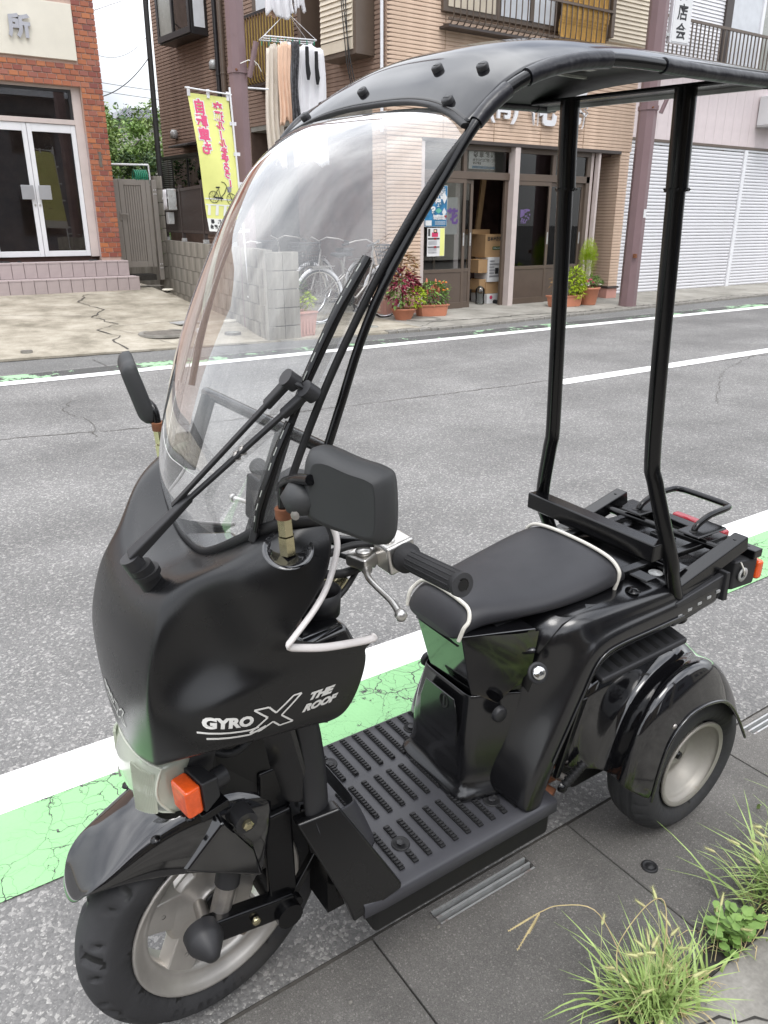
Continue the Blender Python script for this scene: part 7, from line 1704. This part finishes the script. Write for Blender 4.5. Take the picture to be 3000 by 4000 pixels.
for a, b in ((A1.lerp(A0,.12), J2), (A1.lerp(A0,.25)+Vector((0,-.010,.006)), J1)): 
    MB().beam(a, b, .008, .006, up=(1,0,.6)).build('wiper_rod', 'plastic', wa, bevel=.0015); d = (b-a).normalized(); MB().beam(b-d*.05, b, .014, .011, up=(1,0,.6)).build('rod_end', 'plastic', wa, bevel=.003); m = MB(); up_ = Vector((.8,0,.6)); m.tube([b-up_*.010, b+up_*.008], .0115, n=18); m.build('rod_cap', 'plastic', wa)
m = MB(); 
for f_ in (.42,.47): q = A1.lerp(J2, f_); m.lathe([(0,.007),(.005,.005),(.006,-.005)], c=q, n=8)
m.build('rod_screws', 'steel', wa)
# blade: bridge frames and the rubber
ts = [.045 + (.60-.045)*k/30 for k in range(31)]
def up_at(t): return .80 + .16*t
bl_pts = [gp(t, .90+.07*min(1,t), .006) for t in ts]
wbld = MB().tube(bl_pts, .004, n=6, flat=(.006,.004)).build('wiper_blade', 'seal', sc)
def bridge(t0, t1, off, w_):
    P = [gp(t0+(t1-t0)*k/8, .90+.07*(t0+(t1-t0)*k/8), off + .006*sin(pi*k/8)) for k in range(9)]; return P
for t0, t1 in ((.07,.31),(.35,.60)):
    P = bridge(t0, t1, .015, .01); m = MB(); m.tube(P, .004, n=6, flat=(.0028,.0085)); bf_ = m.build('blade_bridge', 'frame_black', wbld)
    for k in range(1, 8): a = P[k]; b = P[k].lerp(P[k+1 if k < 8 else k], .5); MB().tube([a, b], .003, n=4, flat=(.0034,.004)).build('bridge_slot', 'frost', bf_) if k in (1,2,3,5,6,7) else None
m = MB(); m.tube([gp(.33,.925,.018), J2, J1], .006, n=8); m.build('blade_yoke', 'frame_black', wbld)
m = MB(); m.beam(gp(.03,.90,.010), gp(.075,.905,.010), .014, .011); m.build('blade_end_clip', 'plastic', wbld, bevel=.002)
# ================================================================ GRASS by the kerb
def grass_clump(label, cx, cy, n, spread, h, seed, heads, lean=(0,0), broad=0):
    R = random.Random(seed); t = thing('grass_clump', label, 'grass', (cx, cy, 0))
    def blade(m, bx, by, hh, a, bend, w_):
        P = []; d = Vector((cos(a), sin(a), 0)); 
        for k in range(6):
            s_ = k/5; P.append(Vector((bx, by, 0)) + d*(bend*hh*s_**1.8) + Vector((lean[0]*s_*hh, lean[1]*s_*hh, hh*(s_ - .30*bend*s_**2.4))))
        sd_ = Vector((-d.y, d.x, 0)); o = len(m.v)
        for k, p in enumerate(P): ww = w_*(1-(k/5)**1.6)*.5 + .0002; m.v += [tuple(p - sd_*ww), tuple(p + sd_*ww)]
        for k in range(5): m.f.append([o+2*k, o+2*k+1, o+2*k+3, o+2*k+2]); m.sm.append(True); m.mi.append(0)
    for nm, mt, cnt, hm, wm in (('blades','grass',n,1.,.0072),('dry_blades','straw',n//3,.70,.0040)):
        m = MB()
        for i in range(cnt):
            r = abs(R.gauss(0,.5))*spread; a0 = R.uniform(0,2*pi); bx, by = r*cos(a0), r*sin(a0)*.55; a = atan2(by, bx) + R.gauss(0,1.4)
            blade(m, bx, by, h*hm*R.uniform(.35,1.0), a, R.uniform(.25,1.35), wm*R.uniform(.25,1.3))
        m.build(nm, mt, t, kind='stuff')
    if broad:
        m = MB()
        for i in range(broad):
            a = R.uniform(0,2*pi); r = R.uniform(0,1)*spread*.9; p = Vector((r*cos(a), r*sin(a)*.6, R.uniform(.01,.06))); d = Vector((cos(a+R.gauss(0,.5)), sin(a+R.gauss(0,.5)), .25)); s_ = R.uniform(.014,.026); sd_ = Vector((-d.y,d.x,0)).normalized(); o = len(m.v)
            m.v += [tuple(p), tuple(p+d*s_*.5+sd_*s_*.42), tuple(p+d*s_+sd_*s_*.3), tuple(p+d*s_*1.15), tuple(p+d*s_-sd_*s_*.3), tuple(p+d*s_*.5-sd_*s_*.42)]; m.f.append([o,o+1,o+2,o+3,o+4,o+5]); m.sm.append(False); m.mi.append(0)
        m.build('broad_leaves', 'leaf_green', t, kind='stuff')
    for i in range(heads):
        a = R.uniform(0,2*pi); hh = h*R.uniform(.75,1.25); b = Vector((R.gauss(0,.4)*spread, R.gauss(0,.25)*spread, 0)); e = b + Vector((cos(a)*hh*R.uniform(.15,.55)+lean[0]*hh, sin(a)*hh*R.uniform(.15,.45)+lean[1]*hh, hh)); c1 = b.lerp(e,.6) + Vector((0,0,.10*hh))
        P = spline([b, c1, e], 4); d = (P[-1]-P[-2]).normalized(); d = (d + Vector((cos(a)*.5, sin(a)*.5, -.25))).normalized(); L_ = R.uniform(.020,.034); rr = R.uniform(.0026,.0036)
        m = MB(); m.tube(P, .0006, n=4); m.tube([e, e+d*L_*.15, e+d*L_*.6, e+d*L_], [rr*.5, rr, rr*.8, rr*.2], n=7)
        for k in range(130):
            s_ = R.uniform(.02,.95); q = e+d*L_*s_; u = Vector((R.gauss(0,1),R.gauss(0,1),R.gauss(0,1))); u = (u - d*u.dot(d)).normalized(); tip = q + u*rr*2.6 + d*.007; sdd = u.cross(d)*.00022; m.add([q-sdd, q+sdd, tip], [(0,1,2)])
        m.build('seed_head', 'seed', t)
    return t
grass_clump('lush foxtail grass clump in the kerb joint, nearest and lowest in the picture', 1.045, .590, 300, .135, .140, 5, 20, lean=(-.12,.12))
grass_clump('foxtail grass clump with round leafed weed under it, upper right', 1.52, .590, 300, .16, .150, 8, 20, lean=(-.15,.15), broad=0)
grass_clump('low round leafed weed between the two grass clumps on the kerb', 1.30, .595, 60, .06, .06, 11, 2, broad=90)
grass_clump('sparse yellowing grass at the bottom right corner by the kerb edge', 1.06, .42, 60, .05, .08, 15, 5)
grass_clump('foxtail clump right at the picture edge beyond the leafy weed', 1.88, .60, 300, .17, .155, 18, 12, lean=(-.15,.1))
# finger grass arching out over the slab
t = thing('arching_grass_stem', 'long straw coloured stem with splayed fingers arching over the gutter slab', 'grass', (1.02,.62,0))
P = spline([(0,0,0),(-.01,.05,.10),(-.03,.10,.165),(-.07,.155,.150),(-.095,.180,.125)], 5); MB().tube(P, .0011, n=5).build('stem', 'straw', t)
e = P[-1]
for dx, dy, dz, l in ((-.9,.25,-.35,.075),(-.8,-.1,-.65,.085),(-.35,.1,-.9,.055)):
    d = Vector((dx,dy,dz)).normalized(); m = MB(); m.tube([e, e+d*l*.5, e+d*l], [.0010,.0022,.0010], n=5)
    for k in range(24): q = e+d*l*(k+1)/25; s_ = 1 if k % 2 else -1; u = d.cross(Vector((0,0,1))).normalized(); m.add([q-d*.0012, q+d*.0012, q+u*s_*.0042+d*.003], [(0,1,2)])
    m.build('finger', 'straw', t)
t = thing('arching_grass_stem', 'second arching stem with a sharp bend standing above the lower clump', 'grass', (1.06,.60,0))
P = spline([(0,0,0),(.03,.02,.12),(.045,.045,.185),(.02,.065,.170),(-.045,.07,.110),(-.07,.05,.07)], 5); MB().tube(P, .0011, n=5).build('stem', 'straw', t)
m = MB(); R = random.Random(4)
for k in range(70):
    x = random.choice((R.gauss(1.06,.10), R.gauss(1.5,.12), R.gauss(1.28,.05))); y = .60 + R.gauss(0,.025); a = R.uniform(0,6.28); l = R.uniform(.02,.06); m.tube([(x,y,.012),(x+cos(a)*l*.5,y+sin(a)*l*.3,.02+R.uniform(0,.015)),(x+cos(a)*l,y+sin(a)*l*.6,.012)], .0009, n=4)
o = m.build('dry_litter', 'straw'); tag(o, 'dry brown grass litter lying in the kerb joint around the clumps', 'litter', kind='stuff')
m = MB(); m.box((.78,.565,-.03),(2.1,.61,.006)); structure('kerb_soil', m, 'dirt')

# ================================================================ THE STREET BEHIND THE CAMERA (unseen houses added to darken reflections in paint and glass)
rowm = [mat('dull_wall_%s' % n_, c_, rough=.9, var=.1) for n_, c_ in (('ochre',(.20,.17,.13)),('grey',(.15,.15,.15)),('brown',(.10,.075,.06)),('cream',(.33,.31,.27)),('slate',(.12,.125,.14)))]
for k, (x0, x1, y0, h_, lab) in enumerate(((-26,-14.5,-6.0,6.2,'grey'),(-13.8,-6.5,-5.2,6.8,'brown'),(-5.8,1.6,-6.2,5.0,'ochre'),(2.6,9.5,-5.4,7.2,'slate'),(10.4,24,-6.0,6.0,'cream'))):
    y0 -= 1.6; h_ *= .78
    bb = thing('added_house', lab + ' house added unseen behind the viewpoint to darken reflections', 'house', (x0, y0, 0)); L_ = x1 - x0
    MB().box((0,-6,0),(L_,0,h_)).build('wall', bpy.data.materials['dull_wall_' + lab], bb); MB().hexa([(-.4,-6.4,h_),(L_+.4,-6.4,h_),(L_+.4,.5,h_),(-.4,.5,h_),(.4,-3.4,h_+1.5),(L_-.4,-3.4,h_+1.5),(L_-.4,-2.8,h_+1.5),(.4,-2.8,h_+1.5)]).build('roof', 'roof_tile', bb)
    for z_ in (1.0, 3.8):
        if z_ + 1.3 > h_: continue
        x = .8
        while x + 1.6 < L_: f_ = MB().box((x,.0,z_),(x+1.5,.05,z_+1.3)).build('window', 'dark_frame', bb); MB().box((x+.06,.05,z_+.06),(x+1.44,.06,z_+1.24)).build('pane', 'window', f_); x += 2.6
up = thing('utility_pole', 'grey concrete utility pole behind the viewpoint, mirrored in the windscreen', 'pole', (2.9, -2.6, 0)); MB().tube([(0,0,0),(0,0,9)], [.15,.10], n=14).build('shaft', 'kerb', up)
for z_ in (7.6,8.3,8.8): MB().cbox((0,0,z_),(1.5,.08,.09)).build('cross_arm', 'galv', up)
MB().cyl((.32,0,6.6),(.32,0,7.4),.24).build('transformer', 'galv', up)
for k, (z_, y_) in enumerate(((8.85,.0),(8.35,.1),(7.65,-.1),(6.3,.05),(5.9,.12))): cable(('highest','second','third','fourth','lowest')[k] + ' of the overhead wires along the near side, mirrored in the windscreen', (-14,-2.6+y_,z_), (20,-2.6+y_,z_), .25, .02, 'wire')
# foliage of the pot plants a little fuller than their pots
for o in list(bpy.data.objects):
    if o.parent and o.parent.get('category') == 'plant pot' and 'foliage' in o.name:
        o.scale = (1.14, 1.14, 1.08)
